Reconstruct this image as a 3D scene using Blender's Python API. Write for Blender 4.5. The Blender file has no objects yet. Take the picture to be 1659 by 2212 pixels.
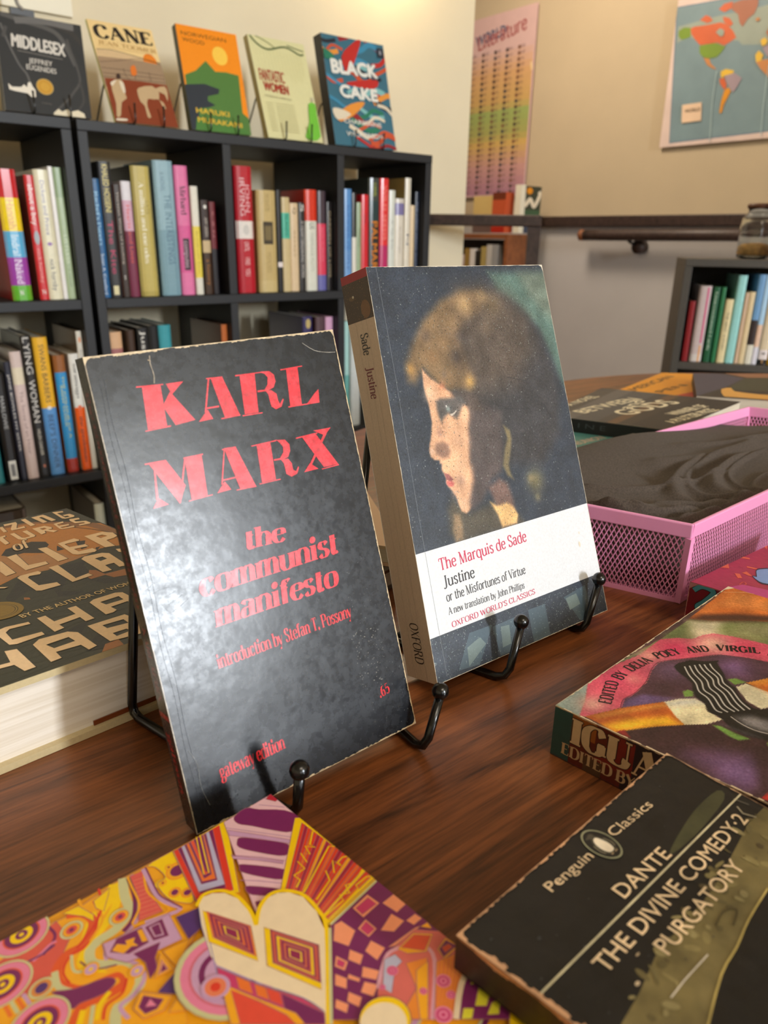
import bpy, bmesh, math, random
import numpy as np
from mathutils import Vector, Matrix
from mathutils.geometry import tessellate_polygon
random.seed(7)
C = bpy.context.scene
COL = C.collection
# ------------------------------------------------------------------ camera
cam_d = bpy.data.cameras.new('camera'); cam = bpy.data.objects.new('camera', cam_d); COL.objects.link(cam)
RC = ((0.78887,0.20235,-0.58029),(-0.61437,0.28309,-0.73648),(0.01525,0.9375,0.34764))   # rows: world axes in camera terms
M = Matrix(RC).to_4x4(); M.translation = (0, 0, 0.207)
cam.matrix_world = M
cam_d.sensor_fit = 'VERTICAL'; cam_d.sensor_height = 36.0; cam_d.lens = 1597.3496 / 2212 * 36.0
cam_d.clip_start = .01
cam_d.dof.use_dof = True; cam_d.dof.focus_distance = .37; cam_d.dof.aperture_fstop = cam_d.lens / 2.0
C.camera = cam
C.view_settings.view_transform = 'Standard'; C.view_settings.look = 'None'
C.view_settings.gamma = 1; C.view_settings.use_curve_mapping = False
C.view_settings.exposure = 0.0
# ------------------------------------------------------------------ world, daylight, fill lights
wd = bpy.data.worlds.new('world'); C.world = wd; wd.use_nodes = True
wd.node_tree.nodes['Background'].inputs[0].default_value = (.80, .86, 1, 1)
wd.node_tree.nodes['Background'].inputs[1].default_value = .35
def area(name, loc, aim, sx, sy, power, col):
    l = bpy.data.lights.new(name, 'AREA'); l.shape = 'RECTANGLE'; l.size = sx; l.size_y = sy; l.energy = power; l.color = col
    o = bpy.data.objects.new(name, l); COL.objects.link(o); o.location = loc
    o.rotation_euler = (Vector(aim) - Vector(loc)).to_track_quat('-Z', 'Y').to_euler(); return o
area('daylight_window_key', (1.42, -4.55, 1.22), (.15, .25, .1), .30, 1.15, 200, (.88, .94, 1))
area('fill_light_side', (-.9, -4.4, .9), (.2, .3, .1), .7, 1.0, 16, (.80, .89, 1))  # added soft cool fill from the left; the wall has no window here
area('fill_light_far_wall', (2.0, 2.25, 1.86), (2.3, 2.0, 0), .6, .6, 42, (1, .84, .66))  # added fill that brightens the far wall; no ceiling fixture is built
area('fill_light_overhead', (.15, -1.25, 1.86), (.15, -.6, 0), 1.0, 1.0, 27, (1, .86, .68))  # added warm fill for upward-facing surfaces, unseen behind the camera
# ------------------------------------------------------------------ helpers
def lin(c): 
    c = [x / 255 for x in c]
    return tuple(x / 12.92 if x <= .04045 else ((x + .055) / 1.055) ** 2.4 for x in c) + (1.0,)
_mats = {}
def mat(name, rough=.5, col=None, noise=0, nscale=300, bump=0, bscale=400, spec=.5, metal=0, mottle=0, sheen=0, coat=0, stretch=None):
    """procedural surface; col None -> printed colours are read from the mesh"""
    if name in _mats: return _mats[name]
    m = bpy.data.materials.new(name); m.use_nodes = True; nt = m.node_tree; N = nt.nodes; L = nt.links
    b = N['Principled BSDF']; b.inputs['Roughness'].default_value = rough; b.inputs['Metallic'].default_value = metal
    b.inputs['Specular IOR Level'].default_value = spec
    if sheen: b.inputs['Sheen Weight'].default_value = sheen; b.inputs['Sheen Roughness'].default_value = .5
    if coat: b.inputs['Coat Weight'].default_value = coat; b.inputs['Coat Roughness'].default_value = .12
    tc = N.new('ShaderNodeTexCoord'); mp = N.new('ShaderNodeMapping'); L.new(tc.outputs['Object'], mp.inputs[0])
    if stretch: mp.inputs['Scale'].default_value = stretch
    if col is None:
        a = N.new('ShaderNodeAttribute'); a.attribute_name = 'Col'; src = a.outputs['Color']
    else:
        r = N.new('ShaderNodeRGB'); r.outputs[0].default_value = lin(col); src = r.outputs[0]
    if noise:
        n = N.new('ShaderNodeTexNoise'); n.inputs['Scale'].default_value = nscale; n.inputs['Detail'].default_value = 5; L.new(mp.outputs[0], n.inputs['Vector'])
        mr = N.new('ShaderNodeMapRange'); mr.inputs['From Min'].default_value = .3; mr.inputs['From Max'].default_value = .7
        mr.inputs['To Min'].default_value = 1 - noise; mr.inputs['To Max'].default_value = 1 + noise; L.new(n.outputs['Fac'], mr.inputs['Value'])
        mx = N.new('ShaderNodeVectorMath'); mx.operation = 'SCALE'; L.new(src, mx.inputs[0]); L.new(mr.outputs[0], mx.inputs['Scale']); src = mx.outputs[0]
    L.new(src, b.inputs['Base Color'])
    if mottle:
        n = N.new('ShaderNodeTexNoise'); n.inputs['Scale'].default_value = 240; n.inputs['Detail'].default_value = 10; n.inputs['Roughness'].default_value = .7; L.new(mp.outputs[0], n.inputs['Vector'])
        mr = N.new('ShaderNodeMapRange'); mr.inputs['From Min'].default_value = .35; mr.inputs['From Max'].default_value = .65
        mr.inputs['To Min'].default_value = rough - mottle; mr.inputs['To Max'].default_value = rough + mottle; L.new(n.outputs['Fac'], mr.inputs['Value']); L.new(mr.outputs[0], b.inputs['Roughness'])
    if bump:
        n = N.new('ShaderNodeTexNoise'); n.inputs['Scale'].default_value = bscale; n.inputs['Detail'].default_value = 4; L.new(mp.outputs[0], n.inputs['Vector'])
        bp = N.new('ShaderNodeBump'); bp.inputs['Strength'].default_value = bump; bp.inputs['Distance'].default_value = .001; L.new(n.outputs['Fac'], bp.inputs['Height']); L.new(bp.outputs[0], b.inputs['Normal'])
    _mats[name] = m; return m
def wood(name, c1, c2, rough, ang=0., scale=1.):
    m = bpy.data.materials.new(name); m.use_nodes = True; nt = m.node_tree; N = nt.nodes; L = nt.links; b = N['Principled BSDF']
    tc = N.new('ShaderNodeTexCoord'); mp = N.new('ShaderNodeMapping'); mp.inputs['Rotation'].default_value = (0, 0, ang); mp.inputs['Scale'].default_value = (7 * scale, 110 * scale, 60 * scale)
    L.new(tc.outputs['Object'], mp.inputs[0])
    n = N.new('ShaderNodeTexNoise'); n.inputs['Scale'].default_value = 1.0; n.inputs['Detail'].default_value = 8; n.inputs['Roughness'].default_value = .65; n.inputs['Distortion'].default_value = .8; L.new(mp.outputs[0], n.inputs['Vector'])
    mp2 = N.new('ShaderNodeMapping'); mp2.inputs['Rotation'].default_value = (0, 0, ang); mp2.inputs['Scale'].default_value = (60 * scale, 900 * scale, 400); L.new(tc.outputs['Object'], mp2.inputs[0])
    n2 = N.new('ShaderNodeTexNoise'); n2.inputs['Scale'].default_value = 1; n2.inputs['Detail'].default_value = 3; L.new(mp2.outputs[0], n2.inputs['Vector'])
    ad = N.new('ShaderNodeMath'); ad.operation = 'MULTIPLY_ADD'; ad.inputs[1].default_value = .35; L.new(n2.outputs['Fac'], ad.inputs[0]); L.new(n.outputs['Fac'], ad.inputs[2])
    cr = N.new('ShaderNodeValToRGB'); cr.color_ramp.elements[0].position = .48; cr.color_ramp.elements[0].color = lin(c1); cr.color_ramp.elements[1].position = .86; cr.color_ramp.elements[1].color = lin(c2)
    L.new(ad.outputs[0], cr.inputs[0]); L.new(cr.outputs[0], b.inputs['Base Color']); b.inputs['Roughness'].default_value = rough
    bp = N.new('ShaderNodeBump'); bp.inputs['Strength'].default_value = .12; bp.inputs['Distance'].default_value = .0004; L.new(n2.outputs['Fac'], bp.inputs['Height']); L.new(bp.outputs[0], b.inputs['Normal'])
    return m
def pages_mat(name, col, axis=2, n=1800):
    m = bpy.data.materials.new(name); m.use_nodes = True; nt = m.node_tree; N = nt.nodes; L = nt.links; b = N['Principled BSDF']; b.inputs['Roughness'].default_value = .8
    tc = N.new('ShaderNodeTexCoord'); mp = N.new('ShaderNodeMapping'); s = [15, 15, 15]; s[axis] = n * .55; mp.inputs['Scale'].default_value = s; L.new(tc.outputs['Object'], mp.inputs[0])
    no = N.new('ShaderNodeTexNoise'); no.inputs['Scale'].default_value = 1; no.inputs['Detail'].default_value = 2; L.new(mp.outputs[0], no.inputs['Vector'])
    cr = N.new('ShaderNodeValToRGB'); c = lin(col); cr.color_ramp.elements[0].position = .35; cr.color_ramp.elements[0].color = (c[0] * .88, c[1] * .85, c[2] * .8, 1); cr.color_ramp.elements[1].position = .6; cr.color_ramp.elements[1].color = c
    L.new(no.outputs['Fac'], cr.inputs[0]); L.new(cr.outputs[0], b.inputs['Base Color']); return m

class PM:
    """polygons with one printed colour each, gathered for ONE mesh"""
    def __init__(s): s.v = []; s.f = []; s.c = []
    def face(s, pts, col):
        i = len(s.v); s.v += [tuple(p) for p in pts]; s.f.append(tuple(range(i, i + len(pts)))); s.c.append(col)
    def hexa(s, a, b, col, cols=None):
        """a: 4 corners, b: the 4 opposite corners"""
        i = len(s.v); s.v += [tuple(p) for p in a] + [tuple(p) for p in b]
        for k, q in enumerate([(0, 1, 2, 3), (7, 6, 5, 4), (0, 4, 5, 1), (1, 5, 6, 2), (2, 6, 7, 3), (3, 7, 4, 0)]):
            s.f.append(tuple(i + j for j in q)); s.c.append((cols or {}).get(k, col))
    def box(s, x0, y0, z0, x1, y1, z1, col):
        s.hexa([(x0, y0, z0), (x1, y0, z0), (x1, y1, z0), (x0, y1, z0)][::-1], [(x0, y0, z1), (x1, y0, z1), (x1, y1, z1), (x0, y1, z1)][::-1], col)
    def tris(s, pts, tri, col):
        i = len(s.v); s.v += [tuple(p) for p in pts]
        for t in tri: s.f.append((i + t[0], i + t[1], i + t[2])); s.c.append(col)
    def build(s, name, material, parent=None, smooth=False, bevel=0):
        me = bpy.data.meshes.new(name); me.from_pydata(s.v, [], s.f)
        a = me.color_attributes.new('Col', 'FLOAT_COLOR', 'CORNER')
        buf = []
        cache = {}
        for f, c in zip(s.f, s.c):
            if c not in cache: cache[c] = lin(c)
            buf.extend(cache[c] * len(f))
        a.data.foreach_set('color', buf)
        me.materials.append(material); me.update()
        if smooth: me.shade_smooth()
        o = bpy.data.objects.new(name, me); COL.objects.link(o)
        if parent: o.parent = parent
        if bevel:
            bv = o.modifiers.new('bevel', 'BEVEL'); bv.width = bevel; bv.segments = 2; bv.limit_method = 'ANGLE'
        return o
def thing(name, label, cat, loc=(0, 0, 0), group=None, rz=0):
    o = bpy.data.objects.new(name, None); COL.objects.link(o); o.location = loc; o.rotation_euler.z = rz; o.empty_display_size = .01
    return tag(o, label, cat, group)
def tag(o, label=None, cat=None, group=None, kind=None):
    if label: o['label'] = label
    if cat: o['category'] = cat
    if group: o['group'] = group
    if kind: o['kind'] = kind
    return o
def reloc(root):
    """put the Empty at the base of its parts without moving them"""
    pts = [v.co for c in root.children for v in c.data.vertices] if root.children else []
    if not pts: return
    lo = Vector((sum(p.x for p in pts) / len(pts), sum(p.y for p in pts) / len(pts), min(p.z for p in pts)))
    root.location = lo
    for c in root.children:
        c.location = -lo
def tube(pts, r, n=8, rs=None, cap=True):
    """round wire through points -> (verts, faces)"""
    P = [Vector(p) for p in pts]; V = []; F = []; prev = None
    for i, p in enumerate(P):
        t = (P[min(i + 1, len(P) - 1)] - P[max(i - 1, 0)]).normalized()
        if prev is None:
            u = t.orthogonal().normalized()
        else:
            u = (prev - t * prev.dot(t)).normalized()
        prev = u; w = t.cross(u); rr = rs[i] if rs else r
        for k in range(n):
            a = 2 * math.pi * k / n; V.append(tuple(p + (u * math.cos(a) + w * math.sin(a)) * rr))
    for i in range(len(P) - 1):
        for k in range(n):
            a = i * n + k; b = i * n + (k + 1) % n; F.append((a, b, b + n, a + n))
    if cap: F.append(tuple(range(n))[::-1]); F.append(tuple(range(len(P) * n - n, len(P) * n)))
    return V, F
def obj(name, V, F, m, parent=None, smooth=True):
    me = bpy.data.meshes.new(name); me.from_pydata([tuple(v) for v in V], [], F); me.materials.append(m); me.update()
    if smooth: me.shade_smooth()
    o = bpy.data.objects.new(name, me); COL.objects.link(o)
    if parent: o.parent = parent
    return o
def boxm(name, lo, hi, m, parent=None, bevel=0, rot=None, at=None):
    x0, y0, z0 = lo; x1, y1, z1 = hi
    V = [(x, y, z) for z in (z0, z1) for y in (y0, y1) for x in (x0, x1)]
    F = [(0, 2, 3, 1), (4, 5, 7, 6), (0, 1, 5, 4), (2, 6, 7, 3), (0, 4, 6, 2), (1, 3, 7, 5)]
    if rot is not None: V = [Matrix.Rotation(rot, 3, 'Z') @ Vector(v) for v in V]
    if at is not None: V = [Vector(v) + Vector(at) for v in V]
    o = obj(name, V, F, m, parent, False)
    if bevel: bv = o.modifiers.new('bevel', 'BEVEL'); bv.width = bevel; bv.segments = 2
    return o
def lathe(name, prof, m, parent=None, at=(0, 0, 0), n=28):
    V = []; F = []
    for r, z in prof:
        for k in range(n): V.append((at[0] + r * math.cos(2 * math.pi * k / n), at[1] + r * math.sin(2 * math.pi * k / n), at[2] + z))
    for i in range(len(prof) - 1):
        for k in range(n):
            a = i * n + k; b = i * n + (k + 1) % n; F.append((a, b, b + n, a + n))
    F.append(tuple(range(n))[::-1]); F.append(tuple(range(len(prof) * n - n, len(prof) * n)))
    return obj(name, V, F, m, parent)
def ball(c, r, n=14, m_=10):
    V = []; F = []
    for i in range(m_ + 1):
        t = math.pi * i / m_
        for k in range(n): V.append((c[0] + r * math.sin(t) * math.cos(2 * math.pi * k / n), c[1] + r * math.sin(t) * math.sin(2 * math.pi * k / n), c[2] + r * math.cos(t)))
    for i in range(m_):
        for k in range(n):
            a = i * n + k; b = i * n + (k + 1) % n; F.append((a, b, b + n, a + n))
    return V, F
def join(parts):
    V = []; F = []
    for v, f in parts:
        k = len(V); V += list(v); F += [tuple(i + k for i in q) for q in f]
    return V, F
# ---- lettering ----------------------------------------------------
_tx = {}
def sans(s, bold=0.0):
    """outline of a line of sans lettering: triangles with cap height 1"""
    k = (s, bold)
    if k in _tx: return _tx[k]
    def mk(t, off=0):
        cu = bpy.data.curves.new('t', 'FONT'); cu.body = t; cu.resolution_u = 3; cu.offset = off
        o = bpy.data.objects.new('t', cu); COL.objects.link(o)
        dg = bpy.context.evaluated_depsgraph_get(); me = bpy.data.meshes.new_from_object(o.evaluated_get(dg))
        v = [(p.co.x, p.co.y) for p in me.vertices]; f = [tuple(p.vertices) for p in me.polygons]
        bpy.data.objects.remove(o); bpy.data.curves.remove(cu); bpy.data.meshes.remove(me); return v, f
    if 'cap' not in _tx: _tx['cap'] = max(y for x, y in mk('H')[0])
    cap = _tx['cap']; v, f = mk(s, bold); x0 = min(x for x, y in v)
    v = [((x - x0) / cap, y / cap) for x, y in v]; w = max(x for x, y in v)
    _tx[k] = (v, f, w); return _tx[k]
G = {}
def _g(ch, w, s): G[ch] = (w, [q.split() for q in s.split('|')])
# skeleton serif letters on a 10-high cap grid.  s=stem with serifs, t=stem, top serif only, b=bottom serif only, l=plain line, c=smooth curve, k=thick diagonal, h=hair diagonal, d=dot
for line in '''a 5.4;c .8,5.6 1.6,6.8 3,6.8 4,6 4,5|b 4,5 4,0|c 4,4 1.6,3.8 .6,1.8 1.4,.2 3,.4 4,1.6
b 5.8;t .9,10 .9,0|c .9,1.2 2,0 4,.2 5.2,2 5.2,4.6 4.2,6.5 2.6,6.8 .9,5.2
c 5;c 4.4,5.4 3.4,6.8 1.6,6.4 .6,4.4 .6,2.4 1.6,.4 3.2,0 4.6,1.6
d 6;b 4.9,10 4.9,0|l 4,10 4.9,10|c 4.9,1.2 3.8,0 1.8,.2 .6,2 .6,4.6 1.6,6.5 3.2,6.8 4.9,5.2
e 5;l .7,3.8 4.5,3.8|c 4.5,3.8 4.2,6 2.8,6.8 1.2,6 .6,4 .6,2.4 1.6,.4 3.2,0 4.6,1.5
f 3.6;b 1.5,0 1.5,8|c 1.5,8 2,9.6 3.2,10 3.9,9.2|l .4,6.6 3.1,6.6
g 5.4;c 2.6,6.8 1.1,6 1,4 2.4,2.7 4,3.6 4.2,5.6 2.6,6.8|c 1.6,3 1,1.8 2,1.1 4,.8 5,-.6 4.2,-2.4 2,-2.8 .7,-1.7 1.3,-.2 2.2,.9|l 4,6.2 5,6.9
h 6;s .9,10 .9,0|c .9,4.8 2.2,6.6 3.8,6.7 4.9,5.2 4.9,4|b 4.9,4.2 4.9,0
i 2.6;s 1.2,6.7 1.2,0|d 1.2,9.1
j 2.6;t 1.3,6.7 1.3,-1|c 1.3,-1 1,-2.8 -.2,-3|d 1.3,9.1
k 5.6;s .9,10 .9,0|h .9,2.8 4.6,6.6|k 2.2,4.2 5,0
l 2.6;s 1.2,10 1.2,0
m 9;s .9,6.7 .9,0|c .9,4.8 2,6.6 3.4,6.7 4.3,5.2 4.3,4|b 4.3,4.2 4.3,0|c 4.3,4.8 5.6,6.6 6.9,6.7 7.8,5.2 7.8,4|b 7.8,4.2 7.8,0
n 6;s .9,6.7 .9,0|c .9,4.8 2.2,6.6 3.8,6.7 4.9,5.2 4.9,4|b 4.9,4.2 4.9,0
o 5.6;c 2.8,6.8 1.3,6.2 .6,4.4 .6,2.4 1.3,.6 2.8,0 4.3,.6 5,2.4 5,4.4 4.3,6.2 2.8,6.8
p 5.8;s .9,6.7 .9,-3|c .9,1.2 2,0 4,.2 5.2,2 5.2,4.6 4.2,6.5 2.6,6.8 .9,5.2
q 6;b 4.9,6.7 4.9,-3|c 4.9,1.2 3.8,0 1.8,.2 .6,2 .6,4.6 1.6,6.5 3.2,6.8 4.9,5.2
r 4.2;s .9,6.7 .9,0|c .9,4.4 1.8,6.2 3,6.8 4,6
s 4.4;c 3.7,5.6 2.8,6.8 1.4,6.6 .8,5.2 1.6,4 3,3.2 3.8,1.8 3,.2 1.6,0 .6,1.4
t 3.6;l .3,6.6 3.2,6.6|c 1.5,8.6 1.5,3 1.5,1 2.2,0 3.4,.8
u 6;t .9,6.7 .9,3|c .9,3.4 .9,1.6 2,0 3.6,.2 4.9,1.8|s 4.9,6.7 4.9,0
v 5.2;k .3,6.7 2.6,0|h 2.6,0 4.9,6.7
w 7.8;k .3,6.7 2.2,0|h 2.2,0 4,6.7|k 4,6.7 5.8,0|h 5.8,0 7.6,6.7
x 5.2;k .4,6.7 4.8,0|h 4.6,6.7 .4,0
y 5.2;k .3,6.7 2.6,.2|h 4.9,6.7 2,-2.2|c 2,-2.2 1.2,-3 .4,-2.6
z 4.8;l .6,6.6 4.2,6.6|h 4.2,6.6 .5,.2|l .5,.2 4.4,.2
A 7.4;h 3.5,10 .7,0|k 3.5,10 6.6,0|l 1.7,3.4 5.4,3.4|l -.1,0 1.7,0|l 5.4,0 7.6,0
B 6.6;s 1.2,10 1.2,0|c 1.2,10 4,10 5.2,8.6 5,6.4 3.6,5.4 1.2,5.3|c 1.2,5.3 4.2,5.2 5.8,4 5.8,1.6 4.2,0 1.2,0
C 7;c 6.2,7.4 5,9.8 2.8,9.8 1,7.8 .7,4.8 1.2,1.8 3,0 5,.3 6.4,2.4|l 6.3,9.8 6.2,7.2
D 7.6;s 1.2,10 1.2,0|c 1.2,10 4.4,9.9 6.4,8 6.9,5 6.4,2 4.4,.1 1.2,0
E 6.2;s 1.2,10 1.2,0|l 1.2,9.9 5.4,9.9|l 5.4,9.9 5.5,7.8|l 1.2,5.2 4.3,5.2|l 1.2,.1 5.5,.1|l 5.5,.1 5.7,2.3
F 6;s 1.2,10 1.2,0|l 1.2,9.9 5.4,9.9|l 5.4,9.9 5.5,7.8|l 1.2,5.2 4.3,5.2
G 7.6;c 6.2,7.4 5,9.8 2.8,9.8 1,7.8 .7,4.8 1.2,1.8 3,0 5,.3 6.2,1.4|b 6.2,4.4 6.2,.6|l 5,4.5 7.2,4.5
H 7.8;s 1.2,10 1.2,0|s 6.4,10 6.4,0|l 1.2,5.2 6.4,5.2
I 3.2;s 1.5,10 1.5,0
J 4.6;t 3,10 3,2|c 3,2.2 2.6,-.4 1.2,-1.4 .2,-.6
K 7.2;s 1.2,10 1.2,0|h 1.2,4 5.8,10|k 2.9,6 6.6,0
L 6;s 1.2,10 1.2,0|l 1.2,.1 5.4,.1|l 5.4,.1 5.7,2.6
M 9.2;l .2,10 1.6,10|h 1.4,10 1.2,0|k 1.4,10 4.4,0|h 4.4,0 7.6,10|s 7.6,10 7.6,0|l .4,0 2.1,0
N 7.8;h 1.2,10 1.2,0|k 1.2,10 6.4,0|h 6.4,0 6.4,10|l .2,10 1.6,10|l 5.4,10 7.4,10|l .3,0 2.1,0
O 7.8;c 3.9,10 1.6,9 .7,6.6 .7,3.4 1.6,1 3.9,0 6.2,1 7.1,3.4 7.1,6.6 6.2,9 3.9,10
P 6.4;s 1.2,10 1.2,0|c 1.2,10 4.2,10 5.7,8.6 5.7,6.4 4.2,5 1.2,4.9
Q 7.8;c 3.9,10 1.6,9 .7,6.6 .7,3.4 1.6,1 3.9,0 6.2,1 7.1,3.4 7.1,6.6 6.2,9 3.9,10|k 4,2 7,-1.6
R 7.2;s 1.2,10 1.2,0|c 1.2,10 4.2,10 5.5,8.8 5.5,6.8 4.2,5.4 1.2,5.3|k 3.4,5.3 6.4,0|l 5.9,.1 7.2,.1
S 5.6;c 4.8,7.8 3.8,9.8 1.8,9.8 .8,8 1.4,6 3.8,4.4 4.9,2.4 4,.4 2,0 .6,2|l 4.9,9.8 4.8,7.6|l .6,0 .6,2.4
T 6.6;s 3.2,10 3.2,0|l .3,9.9 6.1,9.9|l .3,9.9 .2,7.8|l 6.1,9.9 6.2,7.8
U 7.4;t 1.2,10 1.2,3.4|c 1.2,3.6 1.4,1 3.4,0 5.4,.8 6.2,3.4|h 6.2,3.2 6.2,10|l 5.2,10 7.2,10
V 7;k .6,10 3.6,0|h 3.6,0 6.4,10|l -.2,10 1.8,10|l 5.4,10 7.2,10
W 10;k .6,10 3,0|h 3,0 5,9|k 5,9 7.2,0|h 7.2,0 9.2,10
X 7;k .6,10 6.2,0|h 6,10 .6,0
Y 6.8;k .5,10 3.3,5|h 6.2,10 3.3,5|b 3.3,5 3.3,0
Z 6.2;l .8,9.9 5.4,9.9|k 5.2,9.9 .8,.1|l .8,.1 5.6,.1
. 2.4;d 1.1,.6
' 2;k 1,10 .8,7.8
2 5.4;c .9,7.6 1.8,9.8 3.8,9.6 4.6,7.6 3.6,4.6 .8,.2|l .8,.4 4.8,.4
5 5.6;l 1.4,9.8 4.6,9.8|l 1.4,9.8 1.1,5.4|c 1.1,5.4 3,6.4 4.8,5 4.8,2 3,0 .8,1
6 5.8;c 4.6,9.6 2.6,9 1,6 .8,3 2,.2 4,.2 5,2.4 4.2,5.2 2.4,5.6 1,4'''.split('\n'):
    ch, rest = line[0], line[2:]; w, s = rest.split(';'); _g(ch, float(w), s)
def _curve(P, n=5):
    out = []
    for i in range(len(P) - 1):
        p0 = P[max(i - 1, 0)]; p1 = P[i]; p2 = P[i + 1]; p3 = P[min(i + 2, len(P) - 1)]
        if P[0] == P[-1]:
            if i == 0: p0 = P[-2]
            if i == len(P) - 2: p3 = P[1]
        for k in range(n):
            t = k / n
            out.append(tuple(.5 * ((2 * b) + (-a + c) * t + (2 * a - 5 * b + 4 * c - d) * t * t + (-a + 3 * b - 3 * c + d) * t ** 3) for a, b, c, d in zip(p0, p1, p2, p3)))
    out.append(P[-1]); return out
def serif(s, thick=1.6, thin=.45, ser=.9, gap=0):
    """lettering drawn with a thick/thin pen: triangles with cap height 1"""
    key = ('S', s, thick, thin, ser)
    if key in _tx: return _tx[key]
    V = []; F = []; X = 0
    E_ = [0]
    def quad(a, b, c, d): 
        E_[0] = (E_[0] + 1) % 9; i = len(V); V.extend([(*q, E_[0]) for q in (a, b, c, d)]); F.append((i, i + 1, i + 2, i + 3))
    def seg(a, b, w):
        dx, dy = b[0] - a[0], b[1] - a[1]; L = math.hypot(dx, dy) or 1; nx, ny = -dy / L * w / 2, dx / L * w / 2
        quad((a[0] + nx, a[1] + ny), (a[0] - nx, a[1] - ny), (b[0] - nx, b[1] - ny), (b[0] + nx, b[1] + ny))
    for ch in s:
        if ch == ' ': X += 3.2; continue
        w, st = G.get(ch, G['o']); ex = max(0, thick - 1.4) * .55
        for q in st:
            k = q[0]; P = [(float(a) * (1 + ex * .22) + X, float(b)) for a, b in (p.split(',') for p in q[1:])]
            if k in 'stb':
                seg(P[0], P[1], thick); x = P[0][0]; y0, y1 = P[0][1], P[1][1]
                if k in 'st': quad((x - thick / 2 - ser, y0), (x - thick / 2 - ser, y0 - thin), (x + thick / 2 + (ser if y0 > 9 and ch.isupper() else 0), y0 - thin), (x + thick / 2 + (ser if y0 > 9 and ch.isupper() else 0), y0))
                if k in 'sb': quad((x - thick / 2 - ser, y1 + thin), (x - thick / 2 - ser, y1), (x + thick / 2 + ser, y1), (x + thick / 2 + ser, y1 + thin))
            elif k == 'l': seg(P[0], P[1], thin)
            elif k == 'h': seg(P[0], P[1], thin)
            elif k == 'k': seg(P[0], P[1], thick)
            elif k == 'd':
                r = thick * .58; c = P[0]; i = len(V); V.extend([(c[0] + r * math.cos(a * math.pi / 5), c[1] + r * math.sin(a * math.pi / 5), 0) for a in range(10)]); F.append(tuple(range(i, i + 10)))
            else:
                Q = _curve(P); i0 = len(V); E_[0] = (E_[0] + 1) % 9; e = E_[0]
                for j, p in enumerate(Q):
                    a = Q[max(j - 1, 0)]; b = Q[min(j + 1, len(Q) - 1)]
                    if P[0] == P[-1] and j in (0, len(Q) - 1): a, b = Q[-2], Q[1]
                    dx, dy = b[0] - a[0], b[1] - a[1]; L = math.hypot(dx, dy) or 1
                    ww = thin + (thick - thin) * (abs(dy) / L) ** 1.6
                    V.append((p[0] - dy / L * ww / 2, p[1] + dx / L * ww / 2, e)); V.append((p[0] + dy / L * ww / 2, p[1] - dx / L * ww / 2, e))
                for j in range(len(Q) - 1): F.append((i0 + 2 * j, i0 + 2 * j + 1, i0 + 2 * j + 3, i0 + 2 * j + 2))
        X += w * (1 + ex * .22) + .5 + gap + ex * .4
    x0 = min(q[0] for q in V); V = [((x - x0) / 10, y / 10, e) for x, y, e in V]
    _tx[key] = (V, F, max(q[0] for q in V)); return _tx[key]

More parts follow.
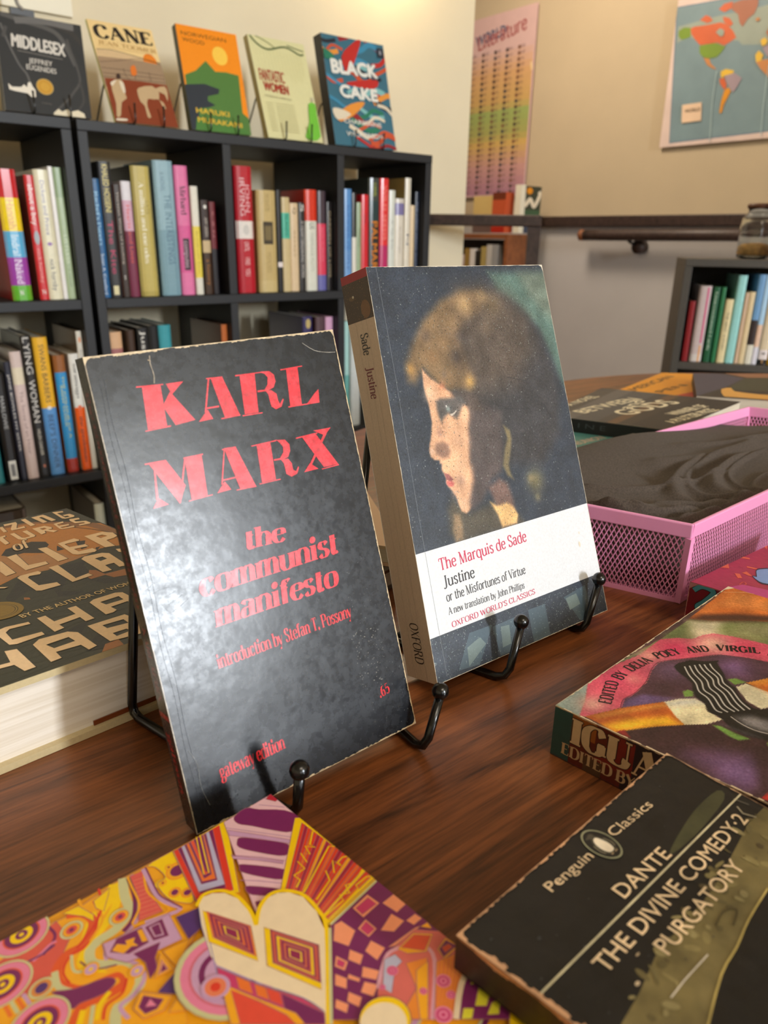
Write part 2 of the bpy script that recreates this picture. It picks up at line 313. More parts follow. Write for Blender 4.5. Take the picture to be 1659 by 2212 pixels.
class Sheet:
    """a real flat face given by its four corners (TL, TR, BR, BL as one reads it); art is laid on it in millimetres"""
    def __init__(s, K, pm=None, lay=.00001):
        s.K = [Vector(k) for k in K]; s.W = (s.K[1] - s.K[0]).length * 1000; s.H = (s.K[3] - s.K[0]).length * 1000
        s.n = (s.K[1] - s.K[0]).cross(s.K[0] - s.K[3]).normalized(); s.pm = pm or PM(); s.l = .00002; s.lay = lay; s.curl = None
    def pt(s, x, y, l=0):
        a, b = x / s.W, y / s.H; K = s.K
        p = K[0] * (1 - a) * (1 - b) + K[1] * a * (1 - b) + K[2] * a * b + K[3] * (1 - a) * b
        return p + s.n * (l + (s.curl(a, b) if s.curl else 0))
    def clip(s, P):
        W, Hh = s.W, s.H
        for ax, lim, sg in ((0, 0, 1), (0, W, -1), (1, 0, 1), (1, Hh, -1)):
            out = []
            for i in range(len(P)):
                a, b = P[i - 1], P[i]; da, db = (a[ax] - lim) * sg, (b[ax] - lim) * sg
                if (da < 0) != (db < 0):
                    t = da / (da - db); out.append((a[0] + (b[0] - a[0]) * t, a[1] + (b[1] - a[1]) * t))
                if db >= 0: out.append(b)
            P = out
            if len(P) < 3: return []
        return P
    def up(s): s.l += s.lay
    def poly(s, P, col, holes=(), smooth=0):
        if smooth: P = _curve(list(P) + [P[0]], smooth)[:-1]
        P = s.clip([tuple(p) for p in P])
        if not P: return
        L = [P] + [list(h) for h in holes]
        t = tessellate_polygon([[Vector((x, y, 0)) for x, y in q] for q in L]); A = [p for q in L for p in q]
        s.pm.tris([s.pt(x, y, s.l) for x, y in A], [tuple(q) for q in t], col); s.up()
    def stroke(s, P, w, col, smooth=0, closed=False):
        P = list(P)
        if closed: P = P + [P[0]]
        if smooth: P = _curve(P, smooth)
        V = []
        for j, p in enumerate(P):
            a = P[max(j - 1, 0)]; b = P[min(j + 1, len(P) - 1)]
            if closed and j in (0, len(P) - 1): a, b = P[-2], P[1]
            dx, dy = b[0] - a[0], b[1] - a[1]; L = math.hypot(dx, dy) or 1
            ww = w[min(j, len(w) - 1)] if isinstance(w, (list, tuple)) else w
            V.append(((p[0] - dy / L * ww / 2), p[1] + dx / L * ww / 2)); V.append((p[0] + dy / L * ww / 2, p[1] - dx / L * ww / 2))
        for j in range(len(P) - 1):
            q = s.clip([V[2 * j], V[2 * j + 1], V[2 * j + 3], V[2 * j + 2]])
            if len(q) > 2: s.pm.face([s.pt(x, y, s.l) for x, y in q], col)
        s.up()
    def ell(s, cx, cy, rx, ry, col, rot=0, n=28):
        r = math.radians(rot); s.poly([(cx + rx * math.cos(t) * math.cos(r) - ry * math.sin(t) * math.sin(r), cy + rx * math.cos(t) * math.sin(r) + ry * math.sin(t) * math.cos(r)) for t in (2 * math.pi * k / n for k in range(n))], col)
    def rings(s, cx, cy, spec, rot=0, asp=1.):
        for r, c in spec: s.ell(cx, cy, r, r * asp, c, rot)
    def rect(s, x0, y0, x1, y1, col): s.poly([(x0, y0), (x1, y0), (x1, y1), (x0, y1)], col)
    def text(s, t, p0, p1, cap, col, font=sans, shear=0, out=None, ow=.15, **kw):
        """text t with its baseline from p0 to p1 (mm), cap height in mm"""
        bold = kw.pop('bold', 0) if font is sans else 0
        V, F, w = font(t, **kw); dx, dy = p1[0] - p0[0], p1[1] - p0[1]; L = math.hypot(dx, dy); ex = (dx / L, dy / L); ey = (ex[1], -ex[0]); sx = L / w
        P = []
        for q in V:
            X = q[0] * sx + q[1] * cap * shear; Y = q[1] * cap; P.append((p0[0] + ex[0] * X + ey[0] * Y, p0[1] + ex[1] * X + ey[1] * Y, q[2] * 5e-7 if len(q) > 2 else 0))
        if out:
            for ox, oy in ((ow, 0), (-ow, 0), (0, ow), (0, -ow)):
                i = len(s.pm.v); s.pm.v += [tuple(s.pt(x + ox, y + oy, s.l + e)) for x, y, e in P]
                for f in F: s.pm.f.append(tuple(i + j for j in f)); s.pm.c.append(out)
            s.up()
        bw = bold * cap * 1.6; bd = [(0, 0)] + ([(bw, 0), (-bw, 0), (0, bw), (0, -bw)] if bold else [])
        for ox, oy in bd:
            i = len(s.pm.v); s.pm.v += [tuple(s.pt(x + ox, y + oy, s.l + e)) for x, y, e in P]
            for f in F: s.pm.f.append(tuple(i + j for j in f)); s.pm.c.append(col)
            s.l += .0000012
        s.l += .000005 if font is not sans else 0
        s.up()
    def wear(s, a, b, amp, col, n=60, inward=(0, 1), seed=1, thr=.0):
        """a chipped, worn rim from a to b"""
        R = random.Random(seed); w = 0
        for i in range(n):
            t0, t1 = i / n, (i + 1) / n; w = max(.12, min(1, w * .6 + R.random() * .55)); h = amp * (w if R.random() > thr else .25)
            P = [(a[0] + (b[0] - a[0]) * t, a[1] + (b[1] - a[1]) * t) for t in (t0, t1)]
            s.pm.face([s.pt(*P[0], s.l), s.pt(*P[1], s.l), s.pt(P[1][0] + inward[0] * h, P[1][1] + inward[1] * h, s.l), s.pt(P[0][0] + inward[0] * h * R.uniform(.6, 1.3), P[0][1] + inward[1] * h * R.uniform(.6, 1.3), s.l)], col)
        s.up()
    def flecks(s, n, size, col, seed=1, box=None):
        R = random.Random(seed); x0, y0, x1, y1 = box or (0, 0, s.W, s.H)
        for i in range(n):
            x, y, r = R.uniform(x0, x1), R.uniform(y0, y1), size * R.uniform(.4, 1.2)
            s.pm.face([s.pt(x + r * R.uniform(-1, 1) * .4 + dx * r, y + dy * r, s.l) for dx, dy in ((-.5, -.3), (.5, -.5), (.6, .3), (-.3, .6))], col)
        s.up()
OFF = lambda K, o: [Vector(k) + Vector(o) for k in K]
def inset(K, l, t, r, b):
    """shrink a quad (TL,TR,BR,BL) by metres on the left, top, right, bottom"""
    K = [Vector(k) for k in K]; ex = (K[1] - K[0]).normalized(); ey = (K[3] - K[0]).normalized()
    return [K[0] + ex * l + ey * t, K[1] - ex * r + ey * t, K[2] - ex * r - ey * b, K[3] + ex * l - ey * b]
PAGES = pages_mat('paper_edges', (214, 205, 186)); PAGES_W = pages_mat('white_paper_edges', (238, 234, 226)); PAGES_Y = pages_mat('yellowed_paper_edges', (196, 172, 128))
def paperback(name, label, K, off, base, spine=None, art=None, sart=None, m=None, pages=None, group=None, cat='book', board=.0004, over=.0012, back=None, edge=None, curl=None, pflat=None):
    """K front cover corners; off vector from front to back cover"""
    root = thing(name, label, cat, group=group); pm = PM(); off = Vector(off)
    S = Sheet(K, pm); n = S.n
    edge = edge or (225, 215, 195); S.curl = curl
    if curl:
        nx, ny = 48, 6
        for i in range(nx):
            for j in range(ny):
                q = [S.pt(S.W * a / nx, S.H * b / ny) for a, b in ((i, j), (i, j + 1), (i + 1, j + 1), (i + 1, j))]
                pm.face(q, base); pm.face([v - n * board for v in q][::-1], edge)
        for a0, b0, a1, b1 in ((0, 0, 1, 0), (1, 0, 1, 1), (1, 1, 0, 1), (0, 1, 0, 0)):
            for i in range(14):
                p, q = [S.pt(S.W * (a0 + (a1 - a0) * t), S.H * (b0 + (b1 - b0) * t)) for t in (i / 14, (i + 1) / 14)]
                pm.face([p, q, q - n * board, p - n * board], edge)
    else:
        F = S.K; pm.hexa([F[0], F[3], F[2], F[1]], [v - n * board for v in (F[0], F[3], F[2], F[1])], edge, {0: base})
    # back cover
    B = OFF(K, off); pm.hexa([B[0], B[3], B[2], B[1]], [v + n * board for v in (B[0], B[3], B[2], B[1])], back or base)
    # spine
    F = S.K; lx = (F[1] - F[0]).normalized() * board
    SP = Sheet([B[0], F[0], F[3], B[3]], pm); pm.hexa([B[0], B[3], F[3], F[0]], [v + lx for v in (B[0], B[3], F[3], F[0])], edge, {0: spine or base})
    if art: art(S)
    if sart: sart(SP)
    pm.build('cover', m or mat('printed_satin', .42), root)
    pp = PM(); q = inset([v - n * board * 1.1 for v in S.K], board * 1.2, over, over, over); o2 = off + n * board * 2.2
    if pflat is not None: q = pflat
    pp.hexa([q[0], q[3], q[2], q[1]], [v + o2 for v in (q[0], q[3], q[2], q[1])], (220, 210, 190)); pp.build('page_block', pages or PAGES, root)
    reloc(root)
    return root
# ------------------------------------------------------------------ the room
PLASTER = mat('cream_plaster', .75, (232, 220, 190), noise=.03, nscale=6, bump=.12, bscale=160)
PLASTER_D = mat('tan_plaster', .8, (190, 172, 142), noise=.03, nscale=5, bump=.12, bscale=120)
PLASTER_G = mat('grey_plaster', .8, (190, 186, 184), noise=.03, nscale=5, bump=.1, bscale=120)
DARKWOOD = wood('dark_stained_trim', (38, 27, 23), (74, 56, 50), .45)
TABLEWOOD = wood('walnut_laminate', (56, 30, 16), (150, 88, 48), .3, ang=-.22, scale=.8)
BLACKLAM = mat('black_laminate', .5, (34, 35, 38), noise=.15, nscale=500, bump=.1, bscale=800, spec=.4)
BLACKWIRE = mat('black_enamel_wire', .22, (8, 8, 9), spec=.6)
def structure(o): o['kind'] = 'structure'; return o
structure(boxm('floor', (-3.2, -5, -.80), (3.3, 4.4, -.75), wood('floor_boards', (72, 52, 38), (118, 88, 62), .5, scale=.3)))
structure(boxm('ceiling', (-3.2, -5, 1.9), (3.3, 4.4, 1.95), PLASTER))
structure(boxm('wall_left', (-3.2, -5, -.75), (-3.1, 1.8, 1.9), PLASTER))
structure(boxm('wall_back', (-3.2, 1.8, -.75), (1.7186, 1.93, 1.9), PLASTER))
structure(boxm('wall_stairwell', (-3.2, 4.3, -.75), (3.1, 4.4, 1.9), PLASTER_D))
zt = 0.2713; zr = 0.3152
structure(boxm('wall_right', (3.0, -5, zt), (3.1, 4.3, 1.9), PLASTER_D))
structure(boxm('wall_right_lower', (3.0, -5, -.75), (3.1, 4.3, zt), PLASTER_G))
structure(boxm('trim_1', (2.972, -5, zt), (3.0, 2.60, zr), DARKWOOD, bevel=.004))
# near wall with its window (behind the camera)
w = [(-3.2, -1.2), (.5, 1.9), (2.9, 3.1)]
structure(boxm('wall_near', (-3.2, -5.05, -.75), (1.0, -4.98, 1.9), PLASTER)); structure(boxm('wall_near_right', (2.2, -5.05, -.75), (3.1, -4.98, 1.9), PLASTER))
structure(boxm('wall_near_low', (1.0, -5.05, -.75), (2.2, -4.98, .7), PLASTER)); structure(boxm('wall_near_high', (1.0, -5.05, 1.8), (2.2, -4.98, 1.9), PLASTER))
wn = structure(boxm('window_1', (1.0, -5.04, .7), (1.04, -5.0, 1.8), mat('white_gloss', .3, (235, 235, 230))))
for i, (a, b, c, d) in enumerate(((2.16, .7, 2.2, 1.8), (1.04, .7, 2.16, .74), (1.04, 1.76, 2.16, 1.8), (1.58, .74, 1.62, 1.76))):
    boxm('window_frame', (a, -5.04, b), (c, -5.0, d), mat('white_gloss'), wn)
# ------------------------------------------------------------------ oval table
t = thing('oval_table', 'dark walnut-grained oval table carrying the displayed books', 'table', (.35, 0, -.75))
V = []; F = []; n = 96
def ov(k, g=0): a = 2 * math.pi * k / n; x, y = (1.1 - g) * math.cos(a), (.55 - g) * math.sin(a); c, s = math.cos(math.radians(32)), math.sin(math.radians(32)); return (x * c - y * s, x * s + y * c)
prof = [(.0, 0), (.0005, -.002), (0, -.004), (0, -.026), (.003, -.030)]
rows = [(.004, .75)] + [(g + .0, .75 + z) for g, z in ((.001, -.001), (0, -.004), (0, -.027), (.004, -.03))]
for g, z in rows: V += [(*ov(k, g), z) for k in range(n)]
for i in range(len(rows) - 1): F += [(i * n + k, (i + 1) * n + k, (i + 1) * n + (k + 1) % n, i * n + (k + 1) % n) for k in range(n)]
F.append(tuple(range(n))); F.append(tuple(range(4 * n, 5 * n))[::-1])
obj('tabletop', V, F, TABLEWOOD, t, False)
lathe('pedestal', [(.30, 0), (.30, .02), (.08, .05), (.055, .12), (.055, .62), (.12, .70), (.2, .7195)], DARKWOOD, t)
# ------------------------------------------------------------------ black bookcases
def bookcase(name, label, x0, x1, y0, y1, zs, div, z0=-.75, mt=None, th=.018, back=False):
    mt = mt or BLACKLAM; r = thing(name, label, 'bookcase', ((x0 + x1) / 2, (y0 + y1) / 2, z0)); o = -Vector(r.location)
    def b(nm, lo, hi): return boxm(nm, Vector(lo) + o, Vector(hi) + o, mt, r, bevel=.0012)
    zt = zs[0]; b('top_board', (x0, y0, zt - th), (x1, y1, zt))
    b('side_panel', (x0, y0 + .001, z0), (x0 + th, y1, zt - th)); b('side_panel', (x1 - th, y0 + .001, z0), (x1, y1, zt - th))
    for z in zs[1:]: b('shelf', (x0 + th, y0 + .001, z - th), (x1 - th, y1, z))
    edges = [zt - th] + [z for z in zs[1:]]
    for k, z in enumerate(zs[1:]):
        top = zs[k] - th
        for x in div: b('divider', (x - th / 2, y0 + .001, z), (x + th / 2, y1, top))
    return r
YF = 1.49; ZT = .396; Z1 = .0888; Z2 = -.2473; Z3 = -.565
bookcase('bookcase', 'black open-backed bookcase running behind both standing books', .468, 1.306, YF, 1.775, [ZT, Z1, Z2, Z3], [.758, 1.037])
bookcase('bookcase', 'black bookcase at the left edge, beside the longer one', -.37, .458, YF, 1.775, [ZT, Z1, Z2, Z3], [-.094, .182])
# ------------------------------------------------------------------ shelf books
SPM = mat('glossy_spines', .28, coat=.15, noise=.04, nscale=120)
def pack(U, lo, hi):
    """stand the books of one bay side by side between its two uprights"""
    out = []; x = lo
    for a, w_, h, l in U: a = max(a, x + .0004); out.append([a, max(w_, .0082), h, 0]); x = a + out[-1][1]
    x = hi
    for q in out[::-1]:
        if q[0] + q[1] > x: q[0] = x - q[1] - .0004
        x = q[0]
    return out
def book(spec, zs, label, group, cols, bands=(), texts=(), depth=.16, pages=None, side=None, yf=None, marks=()):
    """standing book. spec=(x, width, height, lean degrees)"""
    x, w_, h, lean = spec; yf = yf or YF + .022; r = thing('book', label, 'book', (x, yf, zs + .0005), group)
    r.rotation_euler = (0, math.radians(max(-14, min(14, lean))), 0)
    if lean < 0: r.location.z += 0
    pm = PM(); side = side or cols; b = .0022; w_ = max(w_, .008); e = w_ * .16
    # boards and a slightly rounded spine
    pm.box(0, e, 0, b, depth, h, side); pm.box(w_ - b, e, 0, w_, depth, h, side)
    pm.box(b, e * .5 + .0005, 0, w_ - b, e + .002, h, side)
    pts = [(0, e), (w_ * .12, e * .35), (w_ * .3, 0), (w_ * .7, 0), (w_ * .88, e * .35), (w_, e)]
    bl = [(0., cols)] + [tuple(q) for q in bands] + [(1., None)]
    for k in range(len(bl) - 1):
        za, zb = h * (1 - bl[k][0]), h * (1 - bl[k + 1][0]); c = bl[k][1]
        if za <= zb: continue
        for (xa, ya), (xb, yb) in zip(pts, pts[1:]): pm.face([(xa, ya, zb), (xb, yb, zb), (xb, yb, za), (xa, ya, za)], c)
    for z, d_ in ((0, -1), (h, 1)):
        q = [(a, c, z) for a, c in pts]; pm.face(q if d_ < 0 else q[::-1], side)
    S = Sheet([(w_ * .2, -.0001, h), (w_ * .8, -.0001, h), (w_ * .8, -.0001, 0), (w_ * .2, -.0001, 0)], pm); W = S.W; Hh = S.H
    S.lay = .00003
    for mk in marks:
        k = mk[0]
        if k == 'r': S.rect(W * mk[1], Hh * mk[2], W * mk[3], Hh * mk[4], mk[5])
        if k == 'e': S.ell(W * mk[1], Hh * mk[2], W * mk[3], Hh * mk[4], mk[5])
    for tx in texts:
        s_, a, c, col = tx[:4]; fr = tx[4] if len(tx) > 4 else .62; off = tx[5] if len(tx) > 5 else .5
        cap = W * fr; xb = W * off - cap / 2
        fo = tx[6] if len(tx) > 6 else sans
        S.text(s_, (xb, Hh * a), (xb, Hh * c), cap, col, font=fo)
    pm.build('cover', SPM, r)
    pp = PM(); pp.box(b, e + .002, .002, w_ - b, depth - .003, h - .002, (215, 205, 185)); pp.build('page_block', pages or PAGES, r)
    return r
WH = (238, 236, 228); BK = (22, 22, 24)
g = 'books on the upper shelf of the left bookcase'
U = pack(((0.3022,0.0223,0.118,0.1),(0.3277,0.0332,0.2196,2.6),(0.3795,0.0164,0.2119,-2.1),(0.3976,0.0243,0.222,-0.8),(0.4235,0.0076,0.228,-1.9),(0.4354,0.0155,0.2272,-2.1)), .20, .4395)
U[0] = [.262, .030, .205, 0]; U[1][0] = max(U[1][0], .2925)
book(U[0], Z1, 'tan book with a white label, left of the striped book', g, (216, 196, 158), [(.62, (232, 226, 208)), (.86, (206, 184, 146))], [('Diaries', .66, .84, (70, 70, 70))])
book(U[1], Z1, 'thick glossy book with red, yellow, blue, purple and green spine bands', g, (205, 28, 38), [(.21, (246, 214, 10)), (.46, (90, 178, 222)), (.66, (158, 62, 168)), (.88, (96, 178, 42))],
     [('Hannah', .225, .44, (205, 120, 20)), ('Indral', .49, .645, (225, 240, 250)), ('Naked', .68, .865, (240, 225, 245)), ('z', .915, .96, WH, .4)])
book(U[2], Z1, 'red spine with white lettering and a grey oval, beside the striped book', g, (206, 34, 40), [], [('about a boy', .07, .39, WH, .8), ('nick hornby', .58, .86, (235, 150, 140), .6), ('Z', .91, .955, WH, .6)], marks=[('e', .5, .49, .46, .055, (150, 160, 165))], side=(120, 96, 80))
book(U[3], Z1, 'cream spine with dark blue lettering, right of the red one with an oval', g, (232, 226, 196), [], [('Dickens and Prince', .08, .49, (96, 84, 140), .5), ('nick hornby', .68, .93, (48, 48, 70), .6)], marks=[('e', .5, .56, .3, .014, (150, 110, 170))])
book(U[4], Z1, 'thin white book before the pale green one', g, (238, 234, 230))
book(U[5], Z1, 'pale green book against the left bookcase side', g, (150, 172, 132), [(.22, (172, 190, 150))], [('LISTLESS', .5, .72, (214, 226, 196), .6), ('a novel', .76, .9, (120, 140, 105), .4)])
g = 'books on the upper shelf, first bay of the long bookcase'
U = pack(((0.4843,0.017,0.2125,-1.5),(0.5031,0.0237,0.2425,-0.4),(0.5295,0.013,0.2046,-1.4),(0.5444,0.0188,0.2111,-0.5),(0.567,0.0366,0.2394,-1.1),(0.6114,0.0399,0.2518,-1.7),(0.6534,0.0277,0.245,-0.6),(0.6842,0.0157,0.2091,-1),(0.7041,0.018,0.1843,-1.4),(0.7232,0.0129,0.1815,-1.2)), .4868, .7485)
book(U[0], Z1, 'deep blue spine with white script, first in the long bookcase', g, (24, 88, 138), [(.03, (26, 96, 150))], [("Rachel's Papers", .1, .55, (150, 205, 235), .6, .5, serif), ('Susan A. Crawford', .62, .97, (225, 235, 245), .5)], side=BK)
book(U[1], Z1, 'charcoal hardcover with yellow lettering at the top of its spine', g, (52, 52, 54), [(.9, (40, 40, 42))], [('KHALED HOSSEINI', .02, .36, (240, 220, 120), .75), ('The Kite', .42, .82, (190, 40, 90), .7)], marks=[('r', .1, .91, .8, .98, (226, 216, 170))])
book(U[2], Z1, 'slim black-brown book with a red top edge', g, (62, 50, 44), [], [('Thirteen Ways of Looking', .06, .7, (190, 175, 160), .5), ('o', .8, .84, WH, .5)], side=(160, 50, 44))
book(U[3], Z1, 'slim white and magenta book beside the gold one', g, (225, 220, 226), [(.16, (214, 170, 190)), (.42, (120, 40, 70))], [('Hearts and Lives', .2, .7, (220, 80, 60), .6)], side=(226, 224, 230))
book(U[4], Z1, 'tall gold spine with white script lettering', g, (196, 178, 98), [(.96, (180, 162, 84))], [('A million and one odes', .12, .74, (244, 240, 220), .4, .4, serif), ('LATE', .26, .36, (160, 140, 60), .3, .8)], side=(40, 36, 30))
book(U[5], Z1, 'tall pale blue hardcover in a clear plastic jacket', g, (148, 182, 194), [(.5, (126, 162, 176))], [('THE INTERESTINGS', .24, .76, (82, 118, 140), .55, .62), ('A NOVEL', .08, .22, (100, 130, 150), .35, .3)])
book(U[6], Z1, 'pink spine with two black script labels', g, (230, 120, 170), [(.45, (222, 96, 156)), (.82, (232, 124, 174))], [('Mirhard', .15, .37, (40, 24, 34), .7, .5, serif), ('computes', .57, .78, (210, 180, 195), .6)], marks=[('r', .1, .55, .9, .8, (58, 40, 50))])
book(U[7], Z1, 'narrow white and yellow spine beside the pink book', g, (232, 228, 214), [(.36, (236, 214, 84)), (.84, (230, 226, 212))], [('An Odd Little Room', .4, .8, (180, 150, 40), .5)])
book(U[8], Z1, 'short dark brown book with a cream picture on the spine', g, (56, 42, 40), [(.42, (206, 182, 140)), (.55, (64, 44, 30))], [('AMY GREEN', .18, .38, (200, 190, 180), .6), ('a history', .62, .9, (170, 110, 40), .7)], marks=[('e', .5, .07, .3, .02, WH)])
book(U[9], Z1, 'short black book with a dark red top, last in its bay', g, (110, 34, 44), [(.5, (34, 32, 38))], [('S. & N.', .1, .4, (190, 120, 120), .5)])
g = 'books on the upper shelf, middle bay of the long bookcase'
U = pack(((0.7844,0.0408,0.2529,-3.1),(0.8357,0.046,0.2093,-3.9),(0.8792,0.012,0.2112,-2.4),(0.8961,0.0207,0.1974,-4),(0.923,0.0211,0.1864,-4),(0.9466,0.0176,0.1882,-4.3),(0.9693,0.0321,0.2154,-3.3),(1.0027,0.0236,0.2143,-4.8),(1.029,0.016,0.1923,-4.7)), .7675, 1.0275)
book(U[0], Z1, 'thick red hardcover with large white lettering and a white band', g, (188, 26, 44), [(.42, (236, 228, 220)), (.56, (186, 24, 42))], [('JOHN', .13, .35, (240, 190, 195), .42, .76), ('IRVING', .09, .38, (244, 205, 208), .46, .27), ('UNTIL', .585, .66, (244, 215, 215), .45), ('I FIND', .71, .77, (244, 215, 215), .45), ('YOU', .8, .86, (244, 215, 215), .45)], marks=[('e', .5, .49, .3, .04, (210, 206, 200))])
book(U[1], Z1, 'wide tan spine with a dark square label', g, (200, 176, 118), [(.88, (206, 184, 128))], [('THE COLLECTED', .03, .2, (150, 126, 76), .3), ('MEMOIRS', .6, .8, (168, 142, 90), .4)], marks=[('r', .08, .3, .92, .52, (62, 52, 36)), ('r', .2, .34, .8, .48, (120, 104, 66))])
book(U[2], Z1, 'very thin black book with a white sticker', g, BK, [(.70, (236, 226, 224)), (.75, BK)])
book(U[3], Z1, 'tan spine with a turquoise band', g, (206, 186, 138), [(.16, (76, 186, 158)), (.43, (208, 188, 140))], [('ISLANDS', .18, .4, (30, 90, 80), .6)])
book(U[4], Z1, 'plain beige spine before the black one', g, (222, 196, 158), [], [('Q', .05, .12, (90, 70, 50), .6), ('essays', .3, .6, (180, 150, 110), .5)])
book(U[5], Z1, 'black spine crowded with white lettering', g, (36, 34, 34), [], [('S', .02, .1, WH, .8), ('A HEARTBREAKING WORK', .2, .85, (206, 202, 196), .7)])
book(U[6], Z1, 'pale spine under a bright red top', g, (218, 54, 26), [(.3, (222, 222, 208))], [('US', .32, .38, (60, 70, 60), .6), ('MARRIAGE PLOTS', .42, .8, (170, 175, 160), .4)], side=(190, 34, 20))
book(U[7], Z1, 'pink-red spine with a violet foot and a dark top', g, (70, 56, 66), [(.32, (222, 62, 92)), (.84, (104, 104, 170))], [('NOCTURNES', .36, .7, (240, 120, 140), .5)])
book(U[8], Z1, 'black spine with tan lettering, last in the middle bay', g, (34, 30, 30), [], [('GARDEN OF LOSS', .1, .85, (176, 158, 126), .6)])
g = 'books on the upper shelf, end bay of the long bookcase'
U = pack(((1.0652,0.0232,0.2218,-3.5),(1.0925,0.0125,0.2143,-3),(1.1078,0.014,0.1943,-4.6),(1.1246,0.0213,0.2119,-4.9),(1.1502,0.0333,0.2486,-4.2),(1.1864,0.0266,0.2496,-4.4),(1.2175,0.0195,0.2249,-3.3),(1.2416,0.0291,0.2074,-3.4),(1.2753,0.0187,0.2544,-2.8),(1.2971,0.0126,0.1938,-4.2),(1.3145,0.0127,0.2253,-4.9)), 1.0465, 1.2875)
book(U[0], Z1, 'sky blue spine, first in the end bay', g, (92, 150, 210), [(.6, (112, 160, 214))], [('SUMMER PEOPLE', .15, .8, (60, 100, 170), .4)])
book(U[1], Z1, 'thin black and white book beside the sky blue spine', g, (34, 34, 34), [(.45, (226, 222, 210))])
book(U[2], Z1, 'thin pale green spine before a red one', g, (150, 170, 134), [], [('MOSS', .3, .5, (90, 110, 80), .5)])
book(U[3], Z1, 'plain red spine left of the dark one with orange capitals', g, (214, 32, 46), [], [('vox', .2, .3, (120, 20, 40), .5)])
book(U[4], Z1, 'dark grey spine with large orange capitals running down it', g, (60, 68, 64), [(.2, (34, 60, 62)), (.38, (48, 44, 38))], [('A NOVEL', .04, .16, (190, 200, 90), .4), ('PALMARES', .38, .93, (236, 140, 36), .85)])
book(U[5], Z1, 'tall scarlet spine right of the orange-lettered one', g, (228, 48, 50), [(.6, (190, 40, 100))], [('WILD SEEDS', .06, .55, (250, 150, 140), .6)])
book(U[6], Z1, 'plain white spine between scarlet and cream', g, (216, 220, 210), [], [('S. Q. Ells', .3, .6, (150, 150, 150), .4)])
book(U[7], Z1, 'cream spine with violet bands at head and foot', g, (214, 206, 196), [(.05, (128, 120, 168)), (.18, (224, 216, 200)), (.9, (120, 120, 170))], [('ALMOND', .3, .6, (180, 170, 160), .4)])
book(U[8], Z1, 'tall gold-jacketed hardcover with a white spine edge', g, (226, 218, 200), [], [('N', .5, .6, (60, 60, 90), .6)], side=(172, 154, 94))
book(U[9], Z1, 'low cream paperback near the end of the shelf', g, (228, 202, 162))
book(U[10], Z1, 'slim black spine against the bookcase end panel', g, (40, 46, 62), [], [('THE LONG NIGHT WATCH', .1, .85, (150, 160, 190), .5)])
g = 'books on the middle shelf of the left bookcase'
zq = Z2
U = pack(((0.2463,0.0163,0.1942,-3),(0.2692,0.0216,0.2078,-0.6),(0.2925,0.011,0.2284,-0.3),(0.3052,0.0197,0.2459,-2.1),(0.3266,0.0192,0.273,-2.2),(0.3484,0.0258,0.2688,-1.6),(0.3804,0.0209,0.2331,-2.1),(0.4106,0.0186,0.234,-1.5),(0.432,0.0113,0.2761,-0.7)), .20, .4395)
book(U[0], Z2, 'teal spine at the left edge, middle shelf', g, (44, 128, 136), [], [('Shore', .5, .8, (140, 200, 200), .5)])
book(U[1], Z2, 'black spine with a white barcode label at its foot', g, (28, 26, 26), [], [('MARLOWE', .2, .5, (180, 180, 180), .5)], marks=[('r', -.1, .8, 1.1, .98, (232, 232, 226)), ('r', .2, .83, .8, .95, (150, 150, 150)), ('r', .35, .84, .45, .94, (60, 60, 60)), ('r', .6, .84, .68, .94, (60, 60, 60))])
book(U[2], Z2, 'slim navy spine with fine white lettering', g, (34, 36, 52), [], [('JANE BOWLES MY SISTER', .1, .75, (210, 205, 200), .6)])
book(U[3], Z2, 'glossy pinkish cream spine between navy and black', g, (216, 196, 190), [(.12, (228, 216, 190)), (.25, (214, 192, 188))], [('The Sense of an Hour', .3, .8, (150, 120, 120), .5)])
book(U[4], Z2, 'tall black spine with very large white capitals', g, (34, 32, 32), [], [('LYING', .01, .26, (210, 206, 200), .95), ('WOMAN', .3, .6, (214, 210, 204), .95), ('HELEN GARNER', .65, .84, (220, 214, 200), .45)], marks=[('e', .6, .92, .2, .012, (190, 110, 80))])
book(U[5], Z2, 'spine split yellow above and sky blue below', g, (238, 182, 48), [(.5, (92, 152, 214))], [('SWANS BARBERS', .05, .46, (60, 44, 20), .6), ("BEEF'S DINNER", .55, .95, (24, 50, 90), .6)], marks=[('e', .5, .5, .25, .012, WH)])
book(U[6], Z2, 'sky blue spine with yellow lettering under a brown picture', g, (150, 92, 46), [(.14, (48, 146, 206)), (.88, (170, 52, 40))], [('THE COLOUR OF A', .17, .7, (220, 214, 90), .3, .7), ('RAINY CLOCK', .25, .6, (220, 214, 90), .3, .3)])
book(U[7], Z2, 'spine white above and bright orange below', g, (232, 230, 222), [(.45, (240, 96, 22))], [('saramago', .08, .37, (60, 60, 60), .6, .5, serif), ('the gentleman', .53, .93, (90, 36, 16), .6, .5, serif)], marks=[('e', .5, .45, .35, .02, (226, 110, 70))])
book(U[8], Z2, 'tall white spine with a tan cover, beside the orange one', g, (226, 220, 206), [], [('AURA', .12, .25, (150, 140, 130), .5)], side=(120, 98, 70), marks=[('e', .5, .06, .3, .02, (226, 140, 90))])
g = 'books on the middle shelf of the long bookcase'
U = ((0.4882,0.0285,0.27,0),(0.5257,0.0166,0.272,0),(0.5485,0.022,0.275,0),(0.5659,0.0225,0.278,0),(0.5873,0.026,0.278,0),(0.7433,0.014,0.272,0))
U = pack(U, .4868, .7485) + pack(((0.9425,0.0267,0.2787,0),(0.9796,0.0274,0.2763,0),(1.0244,0.021,0.275,0)), .7675, 1.0275) + [[1.050, .026, .262, 0], [1.080, .03, .255, 0]]
